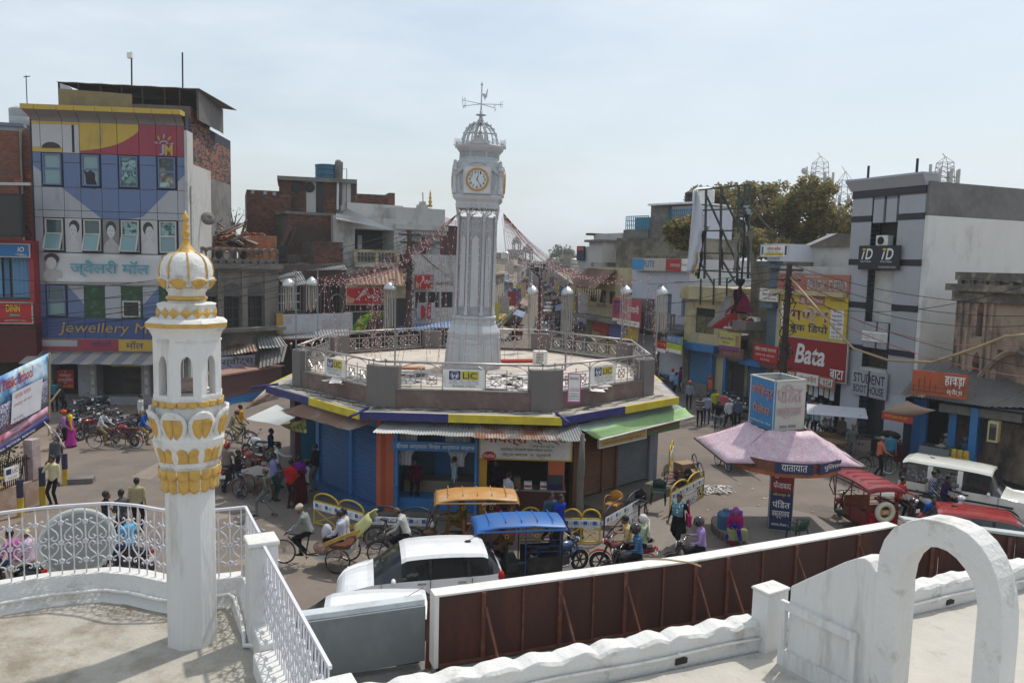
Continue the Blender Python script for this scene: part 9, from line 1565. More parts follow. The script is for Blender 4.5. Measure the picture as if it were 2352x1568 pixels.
 o=MB().obox((0,0,.1),.9,.5,.2,.3).B('kerb_stone',m_conc,None);o.location=G(185,1108);tag(o,'broken concrete kerb stone lying beside the lone bollard','kerb stone');F=Face(G(505,935),G(650,905));t=thing('maroon_stall','long maroon boxed stall beyond the left corner of the octagon','stall',F.at(2,0),world=1);SL(F,0,.5,F.w*.98,1.75,-1.2,0).B('box_body',mat('stall_maroon',(.12,.055,.05),var=.2),t);SL(F,-.1,1.76,F.w,1.85,-1.3,.15).B('roof',mat('stall_roof',(.33,.2,.16)),t);SL(F,0,0,F.w*.9,.5,-1,-.05).B('base',m_tileb,t)
leftedge()
def overhead():
 mw=mat('wire_black',(.02,.02,.02),bump=0);mr=mat('wire_red',(.30,.10,.10),bump=0);mbulb=mat('bulb_white',(.75,.68,.66),rough=.3,bump=0);mcap=mat('foil_cap',(.5,.5,.5),rough=.35,metal=1,var=.2,bump=.5,bscale=20);mst=mat('strand_pale',(.38,.35,.31),bump=0)
 def pole(lab,x,Y,yt,r0,m,zb=0.):p=D(x,700,Y);t=thing('utility_pole',lab,'pole',(p.x,p.y,zb),world=1);zt=D(x,yt,Y).z;MB().tube([V((p.x,p.y,zb)),V((p.x,p.y,zt))],[r0,r0*.7],8).B('shaft',m,t);return t,V((p.x,p.y,zt))
 t1,top1=pole('dark utility pole with a thick tangle of cables near the cola boards',939,51,528,.22,m_wood);t2,top2=pole('rusty utility pole with loops of cable in front of the yellow bookshop sign',1808,39.5,606,.2,m_rustbar);random.seed(17)
 for t,top,n in((t1,top1,26),(t2,top2,22)):
  mb=MB()
  for i in range(n*2):z=top.z-rnd(.3,6);a=rnd(0,6.28);r_=rnd(.1,.6)*rnd(.4,1);dz=rnd(-.3,.05);mb.tube([top+V((0,0,z-top.z))+V((r_*cos(a+k*.9)*(.3+.7*sin(PI*k/8)),r_*sin(a+k*.9)*.6,dz*k+.05*sin(k*2+i)))for k in range(9)],.022,4)
  stuff(mb.B('cable_tangle',mw,t));MB().bar(top+V((-.7,0,-.3)),top+V((.7,0,-.3)),.1).bar(top+V((-.6,0,-.8)),top+V((.6,0,-.8)),.1).B('cross_arm',m_rustbar,t)
 def cat(a,b,sag,n=14):return[a.lerp(b,i/n)-V((0,0,sag*4*(i/n)*(1-i/n)))for i in range(n+1)]
 def wire(lab,a,b,sag,r_=.018,m=mw,g='overhead wires'):o=MB().tube(cat(a,b,sag),r_,4).B('overhead_wire',m,None);tag(o,lab,'wire',g)
 W1='thin overhead wire sagging across the left half of the square';W2='thin overhead wire strung from the rusty pole over the right half of the square'
 for i,(y0,y1)in enumerate(((640,556),(668,570),(695,590),(722,600),(735,640),(600,540),(660,650),(700,690),(715,720))):wire(W1,D(-30,y0+40,33+i*.4),top1+V((0,0,-.25*i)),.6+.15*(i%3))
 for i,(x,y,Y)in enumerate(((2400,700,30),(2400,725,30),(2400,745,29),(2400,790,29),(2400,850,29),(2400,872,28),(2400,640,30))):wire(W2,top2+V((0,0,-.3*i)),D(x,y,Y),.5+.2*(i%4),m=mr if i in(3,5)else mw)
 for i,(x,y,Y)in enumerate(((1290,610,75),(1300,640,75),(1340,700,66),(1260,600,90),(1450,690,60),(1500,720,58))):wire(W2,top2+V((0,0,-.25*i)),D(x,y,Y),.5+.15*(i%4))
 for i,(x,y,Y)in enumerate(((1170,600,90),(1200,640,100),(1050,640,60),(1130,700,70))):wire('thin black overhead wire running from the cola board pole into the far street',top1+V((0,0,-.3*i)),D(x,y,Y),.4)
 o=MB().tube([top2+V((0,0,-.6)),D(1900,735,37),D(1960,800,35.5),D(2040,827,34),D(2140,832,32.5),D(2240,800,31),D(2310,772,30),D(2400,765,29)],.055,8).B('hose_cable',mat('hose_tan',(.34,.25,.14)),None,smooth=1);tag(o,'thick tan cable drooping in a long curve from the rusty pole to the right edge','cable')
 for k,(px,Y,yb,yt,lx,ly,dr,lab)in enumerate(((680,29.6,770,620,663,655,60,'leftmost'),(730,35.4,775,617,716,652,62,'second from left'),(907,25.9,840,618,895,663,98,'front left'),(1213,38.4,775,600,1223,672,85,'rear right of the tower'),(1298,26.2,850,640,1303,674,100,'front right'),(1427,35.0,790,640,1438,672,80,'second from right'),(1507,29.9,790,655,1521,674,92,'rightmost'))):
  a,b=D(px,yb,Y),D(px,yt,Y);a.z=max(ZF,min(a.z,ZP));tp=thing('light_pole','thin steel pole of the %s hanging light on the octagon'%lab,'pole',a,0,'light poles of the octagon',world=1);MB().tube([a,V((a.x,a.y,b.z))],.028,6).B('shaft',mat('pole_grey',(.24,.24,.24),rough=.5),tp);c=D(lx,ly,Y);MB().bar(V((a.x,a.y,c.z+.3)),V((c.x,c.y,c.z+.3)),.03).B('arm',m_rustbar,tp)
  t=thing('hanging_light','silver capped hanging light of beaded strands, %s of the octagon lights'%lab,'light',c,0,'hanging lights of the octagon');s=Y/1801;MB().lathe([(13*s,-4*s),(15*s,0),(14*s,3*s),(11*s,9*s),(5*s,14*s),(.01,17*s)],14).B('foil_cap',mcap,t,smooth=1);MB().tube([(0,0,16*s),(0,0,.3)],.01,4).B('hanger',mw,t);mb=MB()
  for i in range(18):an=2*PI*i/18;q=(12.5 if i%2 else 8)*s;mb.tube([(q*cos(an),q*sin(an),-3*s),(q*cos(an+.1),q*sin(an+.1),-dr*s*rnd(.85,1.05))],.011,4)
  stuff(mb.B('beaded_strand',mst,t))
 def strand(pts,lab):
  t=thing('light_string',lab,'light string',pts[0],0,'fairy light strings',world=1);MB().tube(pts,.008,3).B('wire',mr,t);mb=MB();acc=0;
  for a,b in zip(pts[:-1],pts[1:]):
   L=(b-a).length;s=.17-acc
   while s<L:p=a.lerp(b,s/L)+V((rnd(-.02,.02),rnd(-.02,.02),rnd(-.05,0)));mb.ell(p,(.019,.019,.026),4,3);s+=.34
   acc=(L-(s-.34))-.17 if s>.34 else acc+L
   acc=max(0,acc)
  stuff(mb.B('bulbs',mbulb,t))
 random.seed(23);zc=D(1095,489,32.4).z;A=OC+V((-.85,-.1,zc));B=OC+V((.95,-.1,zc))
 for i in range(11):e=D(722+7*(i%8),640+3*(i%5),30.6+.5*i);strand(cat(A,e,.5+.06*i,12),'fairy light string in the sheaf sloping from the tower collar down to the left')
 for i in range(30):
  f=rnd(.1,.98);e=D(735,645,31+rnd(0,5));p=A.lerp(e,f)-V((0,0,2.0*f*(1-f)));q=V((p.x+rnd(-.9,.9),p.y+rnd(-2,2),rnd(3.9,5.2)));strand([p,p.lerp(q,.5)+V((rnd(-.1,.1),0,0)),q],'short fairy light string hanging straight down left of the tower')
 for i in range(22):e=D(1170+14.5*i,600+2.2*i+rnd(-6,6),39-.35*i);strand(cat(B,e,.55+.02*i,10),'fairy light string fanning out from the tower collar down to the right')
 for i in range(26):x=rnd(1160,1530);p=D(x,610+rnd(0,60),rnd(29,38));q=V((p.x+rnd(-.5,.5),p.y,rnd(3.9,5)));strand([p,p.lerp(q,.5),q],'short fairy light string hanging straight down right of the tower')
 for i in range(7):p=V((OC.x-.9+1.8*i/6,OC.y-.95,zc-.2));q=V((p.x*1.0+(p.x-OC.x)*.8+.1,p.y-.7,4.4));strand(cat(p,q,.05,6),'fairy light string hanging down the face of the clock tower')
overhead()
# PEOPLE
import numpy as np
m_skin=mat('skin',(.155,.075,.042),rough=.6,bump=0,var=.12);m_hair=mat('hair',(.012,.011,.011),rough=.6,bump=0);m_shoe=mat('shoe',(.035,.028,.024),rough=.6,bump=0)
PPL=[]
def ik(a,c,l1,l2,pole):
 d=c-a;L=min(d.length,l1+l2-.004);d.normalize();x=(l1*l1-l2*l2+L*L)/(2*L);h=math.sqrt(max(0,l1*l1-x*x));p=V(pole);p=p-d*p.dot(d);p.normalize();return a+d*x+p*h,a+d*L
POSE={'stand':dict(),'front':dict(h=[(-.12,.28,1.1),(.12,.3,1.08)]),'walk':dict(p=(0,0,.88),f=[(-.09,.3,.06),(.09,-.3,.1)],h=[(-.25,-.18,.82),(.25,.22,.86)]),'phone':dict(h=[(-.24,.05,.8),(.13,.16,1.44)]),'point':dict(h=[(-.24,.02,.8),(.35,.5,1.25)]),'cyc':dict(p=(0,-.28,.98),l=22,h=[(-.26,.24,1.0),(.26,.24,1.0)],f=[(-.14,-.19,.47),(.14,.03,.24)]),'push':dict(l=6,h=[(-.12,.4,.98),(.3,.35,.98)],f=[(-.09,.2,.06),(.09,-.2,.08)]),'moto':dict(p=(0,-.12,.9),l=9,h=[(-.35,.24,1.05),(.35,.24,1.05)],f=[(-.2,.18,.3),(.2,.18,.3)]),'pil':dict(p=(0,-.52,.94),l=4,h=[(-.18,-.2,.95),(.18,-.2,.95)],f=[(-.2,-.25,.36),(.2,-.25,.36)]),'sit':dict(p=(0,0,.53),l=5,h=[(-.12,.38,.6),(.12,.38,.6)],f=[(-.12,.45,.06),(.12,.43,.06)]),'low':dict(p=(0,0,.2),l=12,h=[(-.1,.38,.38),(.1,.36,.4)],f=[(-.2,.5,.06),(.2,.45,.06)]),'drive':dict(p=(0,0,.78),l=4,h=[(-.25,.5,1.02),(.25,.5,1.02)],f=[(-.15,.5,.46),(.15,.5,.46)]),'bend':dict(l=48,p=(0,-.15,.9),h=[(-.2,.6,.75),(.2,.6,.7)])}
def person(label,loc,rz,pose,shirt,pants,hair='hair',sl=1,vox=.024,skirt=0,sc=1.,face=True,hold=None):
 """one continuous body; shirt and pants are materials, hair: hair/bald/turban/cap/helmet/veil and its colour"""
 P=POSE[pose];pel=V(P.get('p',(0,0,.93)));l=R(P.get('l',0));M=Matrix.Rotation(-l,3,'X');up=lambda x,y,z:pel+M@V((x,y,z));mb=MB();bones=[]
 def limb(a,b,ra,rb,kind):mb.tube([a,a.lerp(b,.5),b],[ra,(ra+rb)/2,rb],10);mb.ell(a,ra,8,6);mb.ell(b,rb,8,6);bones.append((a,b,(ra+rb)/2,kind))
 i0=len(mb.v)
 for r_ in([(.13,-.06),(.165,.0),(.155,.12),(.16,.25),(.185,.38),(.175,.47),(.07,.53)],):mb.lathe(r_,16,sq=(1,.66))
 for i in range(i0,len(mb.v)):mb.v[i]=tuple(up(*mb.v[i]))
 bones.append((up(0,0,.05),up(0,0,.45),.14,1));nk,hd=up(0,.0,.5),up(0,.03+.02*(l>.2),.66)
 limb(nk,up(0,.02,.6),.055,.052,0);mb.ell(hd,(.078,.095,.115),12,9,M);mb.ell(hd+M@V((0,.075,-.07)),(.05,.04,.045),8,6);mb.ell(hd+M@V((0,.1,-.012)),(.016,.024,.026),6,5);bones.append((hd-V((0,0,.05)),hd+V((0,0,.03)),.09,0));hands=[]
 for s,h,f in zip((-1,1),P.get('h',[(-.25,.04,.8),(.25,.04,.8)]),P.get('f',[(-.1,.02,.06),(.1,.04,.06)])):
  sh=up(s*.18,0,.445);el,ha=ik(sh,V(h),.29,.27,(s*.4,-.6,-.9));limb(sh,el,.058,.042,1);limb(el,ha,.041,.03,1 if sl else 0);hands.append((el,ha,s));hp=pel+V((s*.09,0,-.02));an=V(f)+V((0,0,.03));kn,an=ik(hp,an,.45,.43,(s*.15,1,.1));w=1.25 if skirt else 1
  limb(hp,kn,.088*w,.06*w,2);limb(kn,an,.06*w,.042*w,2);mb.tube([an+V((0,-.06,-.045)),an+V((0,.05,-.04)),an+V((0,.16,-.06))],[.042,.045,.03],8);mb.ell(an+V((0,.14,-.055)),(.042,.06,.03),8,5);bones.append((an+V((0,-.05,-.06)),an+V((0,.15,-.06)),.04,3))
 if skirt:n=len(mb.v);mb.lathe([(.17,.25),(.2,0),(.25,-.35),(.25 if skirt<2 else.3,-.42 if skirt<2 else-.85)],14,pel,sq=(1,.8));bones.append((pel+V((0,0,.1)),pel-V((0,0,.4 if skirt<2 else.8)),.22,1 if skirt<2 else 2))
 post=MB()
 for el,ha,s in hands:
  d=(ha-el).normalized();sd=d.cross(ZU);sd=(sd if sd.length>.05 else V((1,0,0))).normalized();nn=sd.cross(d);post.ell(ha+d*.045,(.022,.022,.022),6,4);post.tube([ha-d*.01,ha+d*.04,ha+d*.085],[.026,.034,.03],8)
  for k,(o_,L)in enumerate(((-.028,.06),(-.009,.075),(.01,.07),(.027,.055))):b0=ha+d*.08+sd*o_;post.tube([b0,b0+d*L*.55-nn*.008,b0+d*L*.9-nn*.03],[.0095,.009,.007],5)
  post.tube([ha+d*.025+sd*s*.03,ha+d*.06+sd*s*.055-nn*.01,ha+d*.085+sd*s*.05-nn*.025],[.012,.011,.008],5)
 o=add('person',bpy.data.meshes.new('person'));tag(o,label,'person');o.location=loc;o.rotation_euler=(0,0,rz);o.scale=(sc,)*3;PPL.append((o,mb,bones,post,[m_skin,shirt,pants,m_shoe],vox))
 col=hair[1]if isinstance(hair,tuple)else None;kind=hair[0]if col else hair;E=lambda c,r_,m,nm:MB().ell(hd+M@V(c),r_,12,8,M).B(nm,m,o,smooth=1)
 if kind in('hair','veil','bun'):E((0,-.018,.032),(.088,.1,.1),m_hair,'hair')
 if kind=='bun':E((0,-.11,-.03),(.05,.05,.07),m_hair,'hair_bun')
 if kind=='bald':E((0,-.045,-.02),(.085,.075,.06),m_hair,'hair')
 if kind=='turban':E((0,-.01,.065),(.115,.125,.075),cloth(col),'turban');E((.02,-.03,.11),(.07,.08,.05),cloth(col),'turban_fold')
 if kind=='cap':E((0,-.005,.05),(.092,.106,.07),cloth(col),'cap');E((0,.1,.035),(.07,.06,.012),cloth(col),'cap_peak')
 if kind=='helmet':h_=E((0,-.01,.03),(.13,.15,.145),paint(col,rough=.15,coat=.8),'helmet');MB().ell(hd+M@V((0,.09,-.01)),(.105,.07,.06),10,6,M).B('visor',m_pane,h_,smooth=1)
 if kind=='veil':E((0,-.03,.02),(.11,.12,.13),cloth(col),'head_scarf');MB().grid([[up(.2*sin(a),-.12-.05*cos(a),.62-.5*j)for a in(-1.3,-.65,0,.65,1.3)]for j in(0,.5,1)]).B('scarf_tail',cloth(col),o,smooth=1,solid=.012)
 if face:[MB().ell(hd+M@V((s*.03,.087,.018)),(.013,.008,.007),6,4,M).B('eye',m_hair,o)for s in(-1,1)];E((0,.1,-.058),(.022,.012,.006),mat('lip',(.2,.07,.06),bump=0),'mouth')
 return o
def flush_people():
 tmp=[]
 for o,mb,*_r in PPL:
  ob=bpy.data.objects.new('body_tmp',mb.mesh('body',[m_skin]));COL.objects.link(ob);md=ob.modifiers.new('r','REMESH');md.mode='VOXEL';md.voxel_size=_r[3];md=ob.modifiers.new('s','SMOOTH');md.iterations=2;md.factor=.5;tmp.append(ob)
 dg=bpy.context.evaluated_depsgraph_get()
 for(o,mb,bones,post,ms,vox),ob in zip(PPL,tmp):
  me=bpy.data.meshes.new_from_object(ob.evaluated_get(dg));nv=len(me.vertices);co=np.empty(nv*3);me.vertices.foreach_get('co',co);co=co.reshape(-1,3);fs=[tuple(p.vertices)for p in me.polygons];ctr=np.array([co[list(f)].mean(0)for f in fs]);best=np.full(len(fs),9.);kind=np.zeros(len(fs),int)
  for a,b,r_,k in bones:a,b=np.array(a),np.array(b);d=b-a;t=np.clip(((ctr-a)@d)/max(d@d,1e-6),0,1);q=np.linalg.norm(ctr-(a+t[:,None]*d),axis=1)-r_;i=q<best;best[i]=q[i];kind[i]=k
  m2=bpy.data.meshes.new('person');m2.from_pydata([tuple(c)for c in co]+post.v,[],fs+[tuple(i+nv for i in f)for f in post.f])
  for m in ms:m2.materials.append(m)
  m2.polygons.foreach_set('material_index',list(kind)+[0]*len(post.f));m2.polygons.foreach_set('use_smooth',[True]*len(m2.polygons));m2.update();o.data=m2;bpy.data.meshes.remove(me)
 for ob in tmp:d=ob.data;bpy.data.objects.remove(ob);bpy.data.meshes.remove(d)
c=cloth;jeans=c('#2c3f5c');blk=c('#17171a');gry=c('#55565a');kha=c('#7a6a45');wht=c('#b9babd');brn=c('#3a2c24')
def at(o,y=0.,x=0.,z=0.):return o.matrix_basis@V((x,y,z))
def ride(veh,label,pose,shirt,pants,hair='hair',y=0.,**k):return person(label,at(veh,y),veh.rotation_euler[2],pose,shirt,pants,hair,**k)
def people():
 Pn=person;L=R(90);Rt=R(-90)
 Pn('man in a cream shirt holding a phone to his face beside the striped bollard',G(125,1160),R(170),'phone',c('#c9c19a'),blk);Pn('man in a grey shirt standing behind the man in the cream shirt',G(131,1100),R(60),'stand',gry,jeans);Pn('man with an orange turban and lilac shirt walking left of the parked motorcycles',G(148,1028),R(-60),'walk',c('#8a6a8e'),blk,('turban','#d2541c'));Pn('woman in a magenta sari with a yellow scarf beside the orange turban',G(162,1026),R(-50),'stand',c('#c9b32a'),c('#a8348a'),'bun',skirt=2)
 Pn('man in a black and turquoise striped T-shirt by the mall steps',G(127,945),R(40),'front',stripes('tee_stripe','#1a1a1c','#2a8aa0',9),blk);Pn('thin man in dark clothes right of the striped T-shirt by the mall steps',G(142,950),R(-30),'stand',c('#2a2a30'),blk)
 b=BK('bicycle ridden by the schoolboy in front of the parked motorcycles',G(245,1030),R(-92),'#4a1a1c');ride(b,'schoolboy in a white shirt with a blue backpack on a bicycle','cyc',wht,kha);b=BK('bicycle half hidden behind the minaret',G(340,1030),R(-92));ride(b,'schoolboy in a blue jacket on the bicycle half hidden by the minaret','cyc',c('#1f56a0'),kha);Pn('boy in a white shirt seen just left of the minaret',G(324,985),R(-90),'stand',wht,kha)
 p=Pn('man with short dark hair in a beige shirt seen from behind over the railing',G(316,1222),R(10),'stand',c('#a39a76'),blk);Pn('young man in a navy shirt standing left behind the granite disc',G(245,1260),R(-60),'stand',c('#1c2230'),gry);Pn('young man in a black patterned shirt next to the beige shirt man',G(282,1255),R(60),'front',blotch('shirt_speck',['#121214','#2a2a2e','#0e0e10','#77787c'],30),jeans)
 m=MO('dark motorcycle ridden by the man in the sky blue T-shirt',G(292,1322),R(68),'#17181b');ride(m,'man in a sky blue T-shirt on the motorcycle behind the railing','moto',c('#5aa0c8'),jeans);s=SCO('black scooter carrying two men in pink at the left edge behind the railing',G(28,1365),R(80),'#111214');ride(s,'man in a plain pink shirt driving the black scooter at the left edge','moto',c('#a85a90'),jeans);ride(s,'man in a cream cap and pink checked shirt sitting behind on the black scooter','pil',checks('shirt_pinkcheck','#b08aa8','#c9b9c8',30),c('#9a958a'),('cap','#c9bd8a'))
 cols=['#17181b','#1f2a4a','#7a1518','#17181b','#3a3c40','#17181b','#1f2a4a','#17181b']
 for i,(x,y,r_)in enumerate(((178,1000,150),(196,985,160),(212,1005,165),(226,975,175),(245,992,185),(262,985,190),(281,1004,165),(300,990,150),(196,960,170),(232,952,180))):(MO if i%3!=1 else SCO)('%s %s parked in the row before the mall, number %s from the left'%(('dark','navy','red tanked','black','grey','black','navy','black','dark','navy')[i],'motorcycle' if i%3!=1 else 'scooter',['one','three','four','six','eight','nine','ten','eleven','two','seven'][i]),G(x,y),R(r_),cols[i%8],.12)
 m=MO('black and red motorcycle parked side on left of the minaret',G(288,1022),R(62),'#7a1518');b=BK('bicycle ridden by the bald man in khaki beyond the octagon corner',G(545,1026),R(-82));ride(b,'bald man in khaki uniform riding a bicycle beyond the silver tin awning','cyc',c('#8d8468'),c('#8d8468'),'bald');Pn('man in a yellow shirt walking behind the khaki cyclist',G(552,1010),R(-40),'walk',c('#c08a1c'),gry)
 MO('white motorcycle parked under the silver tin awning',G(590,1055),R(60),'#b9bcc0',.12);m=MO('red motorcycle parked beside the white motorcycle',G(575,1090),R(48),'#8a1a14',.1);m=MO('dark motorcycle with a red helmeted rider right of the minaret',G(522,1118),R(10),'#17181b');ride(m,'man in a grey-brown shirt and red helmet on the motorcycle right of the minaret','moto',c('#7d7068'),gry,('helmet','#8a1218'));Pn('young man in a black T-shirt and jeans looking at his phone beside the red motorcycle',G(547,1140),R(-60),'front',blk,jeans)
 hc=thing('pedal_cart','pedal cart with a pale cloth covered tray near the bicycles','cart',G(590,1120),R(60));MB().box(-.5,-.7,.55,.5,.5,.68).B('tray',cloth('#a8a09c'),hc,bevel=.03);[wheel(hc,-.2,.34,.022,x=s*.55,spokes=20)for s in(-1,1)];BK('bicycle with a red frame standing beside the pedal cart',G(580,1150),R(70),'#5a1a14');BK('old bicycle leaning in front of the open blue shop',G(905,1262),R(-88))
 Pn('man in a navy T-shirt standing under the silver tin awning',G(622,1080),R(-60),'front',c('#14263e'),kha);Pn('balding man in a grey-green shirt and grey jeans walking left',G(612,1186),R(75),'walk',c('#4c5048'),c('#6a6e70'),'bald');Pn('man in a lavender shirt leaning towards the corner shop',G(628,1150),R(-55),'front',c('#7a78a8'),c('#24403a'));Pn('man in a white shirt pointing at the corner shop',G(638,1120),R(-70),'point',wht,gry)
 Pn('man in a bright red sleeveless shirt seen from behind at the corner shop',G(668,1168),R(-15),'front',c('#a01c1c'),c('#33252a'),sl=0);Pn('woman in a purple top and maroon skirt at the corner shop',G(688,1155),R(-10),'front',c('#6a1a7a'),c('#4a1018'),'bun',skirt=2);Pn('seated man in a white shirt facing the woman in purple',G(709,1140,.1),R(80),'sit',wht,gry);Pn('young man in black standing against the blue shutters',G(725,1128,.3),R(70),'front',blk,gry)
 ride(cyr,'rickshaw puller in a grey shirt and white head cloth standing on the pedals','cyc',c('#7a807c'),blk,('turban','#b5a894'),y=.78);ride(cyr,'bearded man in a white checked shirt sitting in the cycle rickshaw','sit',checks('shirt_whitecheck','#b8bac6','#9ca0b4',34),blk,y=-.42).location.z=.3;o=person('younger man in a white T-shirt sitting at the far side of the cycle rickshaw',at(cyr,-.45,.24,.3),cyr.rotation_euler[2],'sit',wht,jeans)
 b=BK('bicycle ridden by the balding man in white behind the white car',G(912,1300),R(84));ride(b,'balding man in a loose white shirt cycling behind the white car','cyc',c('#b5b5b0'),blk,'bald');Pn('shopkeeper in a maroon shirt standing inside the open blue shop',OF[0].p(953,1165,-.5)*1.0-V((0,0,OF[0].p(953,1165,-.5).z-.15)),R(175),'stand',c('#4a0f24'),blk,sc=.95);Pn('man in a pale blue shirt inside the open blue shop',V((OF[0].p(1043,1130,-.3).x,OF[0].p(1043,1130,-.3).y,.3)),R(100),'stand',c('#8fa0ac'),gry,sc=.95)
 Pn('man in a dark purple shirt standing in the yellow post doorway of the sweet shop',V((OF[0].p(1136,1130,-.4).x,OF[0].p(1136,1130,-.4).y,.15)),R(180),'stand',c('#2a1226'),blk);Pn('man in a white shirt bending at the sweet counter',V((OF[0].p(1166,1150,.6).x,OF[0].p(1166,1150,.6).y,0)),R(-50),'front',wht,gry);ride(e1,'driver in mustard yellow clothes in the tan roofed rickshaw','drive',c('#6a5210'),c('#6a5210'),y=.28);ride(e1,'woman in pink sitting in the back of the tan roofed rickshaw','sit',c('#a01a60'),c('#8a1a55'),'bun',y=-.8).location.z=.2
 ride(e2,'driver in a brown checked shirt in the blue roofed rickshaw','drive',checks('shirt_browncheck','#4a3226','#6a4a34',26),blk,y=.28);MO('blue motorcycle standing behind the black cab of the blue roofed rickshaw',G(1285,1318),R(-60),'#2a4a78');Pn('young man in a denim jacket walking before the sweet counter',G(1262,1250),R(-150),'walk',c('#3c5468'),blk);Pn('young man in a royal blue T-shirt walking beside the denim jacket',G(1284,1258),R(-140),'walk',c('#16369a'),blk,sl=0)
 m=MO('red motorcycle carrying two men beyond the hoarding',G(1432,1318),R(82),'#8a1218');ride(m,'moustached man in a beige shirt driving the red motorcycle','moto',c('#b39a68'),blk);ride(m,'passenger in a pale green shirt with a white head wrap on the red motorcycle','pil',c('#aab89a'),blk,('veil','#c8c8c6'));o=G(1455,1345);m=MO('dark motorcycle mostly hidden behind the hoarding below the red motorcycle',o,R(80));ride(m,'rider in a black helmet and blue striped shirt behind the hoarding','moto',stripes('shirt_bluestripe','#1a3a5a','#3a6a9a',16),blk,('helmet','#141518'))
 m=MO('black motorcycle just rising over the hoarding, ridden by the lilac shirt man',G(1600,1325),R(78));ride(m,'man in a lilac shirt and black and red helmet riding over the hoarding','moto',c('#9a80b4'),blk,('helmet','#1a1214'));w=Pn('woman in a black tunic with a blue printed scarf carrying a pink bag',G(1556,1255),R(150),'walk',c('#0f0f12'),blk,'bun',skirt=1);MB().grid([[V((.2*sin(a),.13+.04*cos(a),1.42-.42*j+.1*abs(a)*(1-j)))for a in(-1,-.5,0,.5,1)]for j in(0,.5,1)]).B('scarf',blotch('scarf_blue',['#12222c','#6ab0c4','#1a3a4a','#b8d4dc'],14),w,smooth=1,solid=.03)
 o=MB().box(-.05,-.16,0,.06,.16,.34).tube([(0,-.12,.33),(0,0,.75),(0,.12,.33)],.014,5).B('handbag',c('#9a1f5a'),None,bevel=.02);o.location=w.matrix_basis@V((-.3,0,.72));tag(o,'pink shoulder bag hanging at the side of the woman in black','bag');Pn('woman in a pink and purple veil crouching on the kiosk platform',G(1688,1232,.25),R(160),'low',c('#9a1a5a'),c('#2a1a7a'),('veil','#8a4a98'),skirt=1)
 o=MB().lathe([(.26,0),(.27,.05),(.25,.3),(.27,.33),(.27,.6),(.2,.68),(.1,.7),(.1,.76)],16).B('water_drum',mat('drum_blue',(.05,.14,.26),rough=.4,bump=0),None,smooth=2);o.location=G(1665,1222,.1);tag(o,'blue plastic water drum beside the crouching woman','drum');o=MB().box(-.3,-.12,0,.3,.12,.36).B('tote_bag',c('#8a8a62'),None,bevel=.04);o.location=G(1692,1240,.25);o.rotation_euler=(0,0,-.1);tag(o,'beige tote bag standing in front of the crouching woman','bag')
 s=SCO('maroon scooter ridden by the man in the coral shirt',G(2066,1205),R(-150),'#3a1020');ride(s,'man in a coral shirt riding the maroon scooter','moto',c('#b04a40'),blk);s=SCO('white scooter carrying two men beside the white jeep',G(2170,1200),R(-140),'#c9ccd2');ride(s,'man in a dark purple shirt driving the white scooter','moto',c('#2a1638'),blk);ride(s,'man in a navy and white checked shirt sitting behind on the white scooter','pil',checks('shirt_navycheck','#1a2038','#9aa0b4',20),jeans);Pn('man in a royal blue polo shirt behind the round arch',G(2135,1260),R(170),'stand',c('#1a4aa0'),jeans)
 b=BK('black bicycle pushed by the man in the salmon shirt',G(2012,1088),R(-92));person('grey haired man in a salmon shirt pushing a bicycle',at(b,-.1,.4),b.rotation_euler[2]+.1,'push',c('#c06a50'),blk,('cap','#8a8684'));Pn('man in a teal blue shirt standing with his back turned beside the bicycle',G(2040,1082),R(-20),'stand',c('#3f7a98'),c('#33474a'));Pn('man in a grey shirt with an orange scarf behind the salmon shirt man',G(1955,1058),R(150),'walk',c('#5a605e'),gry,('turban','#7a5a4a'))
 for x,y,r_,po,s_,p_,h_,lab in((2155,1100,-40,'front',c('#8d8578'),jeans,'hair','man in a beige shirt with a white towel at the glass counter'),(2168,1085,30,'front',c('#b0b0ae'),gry,('cap','#d0d0cc'),'man in a white cap facing the glass counter'),(2210,1095,-60,'front',c('#4a6a88'),jeans,('helmet','#5a6a78'),'man in a blue shirt and grey helmet at the jar bench'),(2258,1070,170,'stand',c('#0f3a44'),gry,'hair','man in a dark teal kurta under the cream cabinet'),(2300,1085,100,'front',wht,jeans,'hair','man in a white shirt at the right edge of the sweets shop'),(2325,1090,60,'sit',c('#7a1a1c'),gry,'hair','seated man in a red shirt at the far right of the shop'),(1930,1035,-60,'stand',c('#6a5e50'),jeans,('cap','#7a7468'),'man in a brown shirt and cap beside the handcart'),(1900,1000,160,'stand',wht,gry,'hair','boy in a white shirt in front of the packet counter'),(1872,1005,20,'stand',c('#9ac0c4'),blk,'hair','man in a pale aqua shirt before the packet counter'),(1852,1000,10,'stand',c('#8a8a86'),gry,'hair','man in a grey shirt right behind the kiosk cube sign'),(1864,985,30,'stand',c('#8a1a24'),blk,('cap','#c0b48a'),'man in a red shirt and pale cap by the book shop'),(1857,958,-70,'front',c('#8fa8bc'),gry,'hair','man in a light blue shirt inside the book shop'),(1882,990,-20,'stand',c('#b5b5b8'),jeans,'hair','man in a white shirt beside the aqua shirt man')):Pn(lab,G(x,y),R(r_),po,s_,p_,h_,vox=.03)
 b=BK('bicycle ridden by the man in black behind the kiosk roof',G(1648,995),R(165));ride(b,'man in black clothes cycling towards the camera left of the kiosk','cyc',blk,jeans)
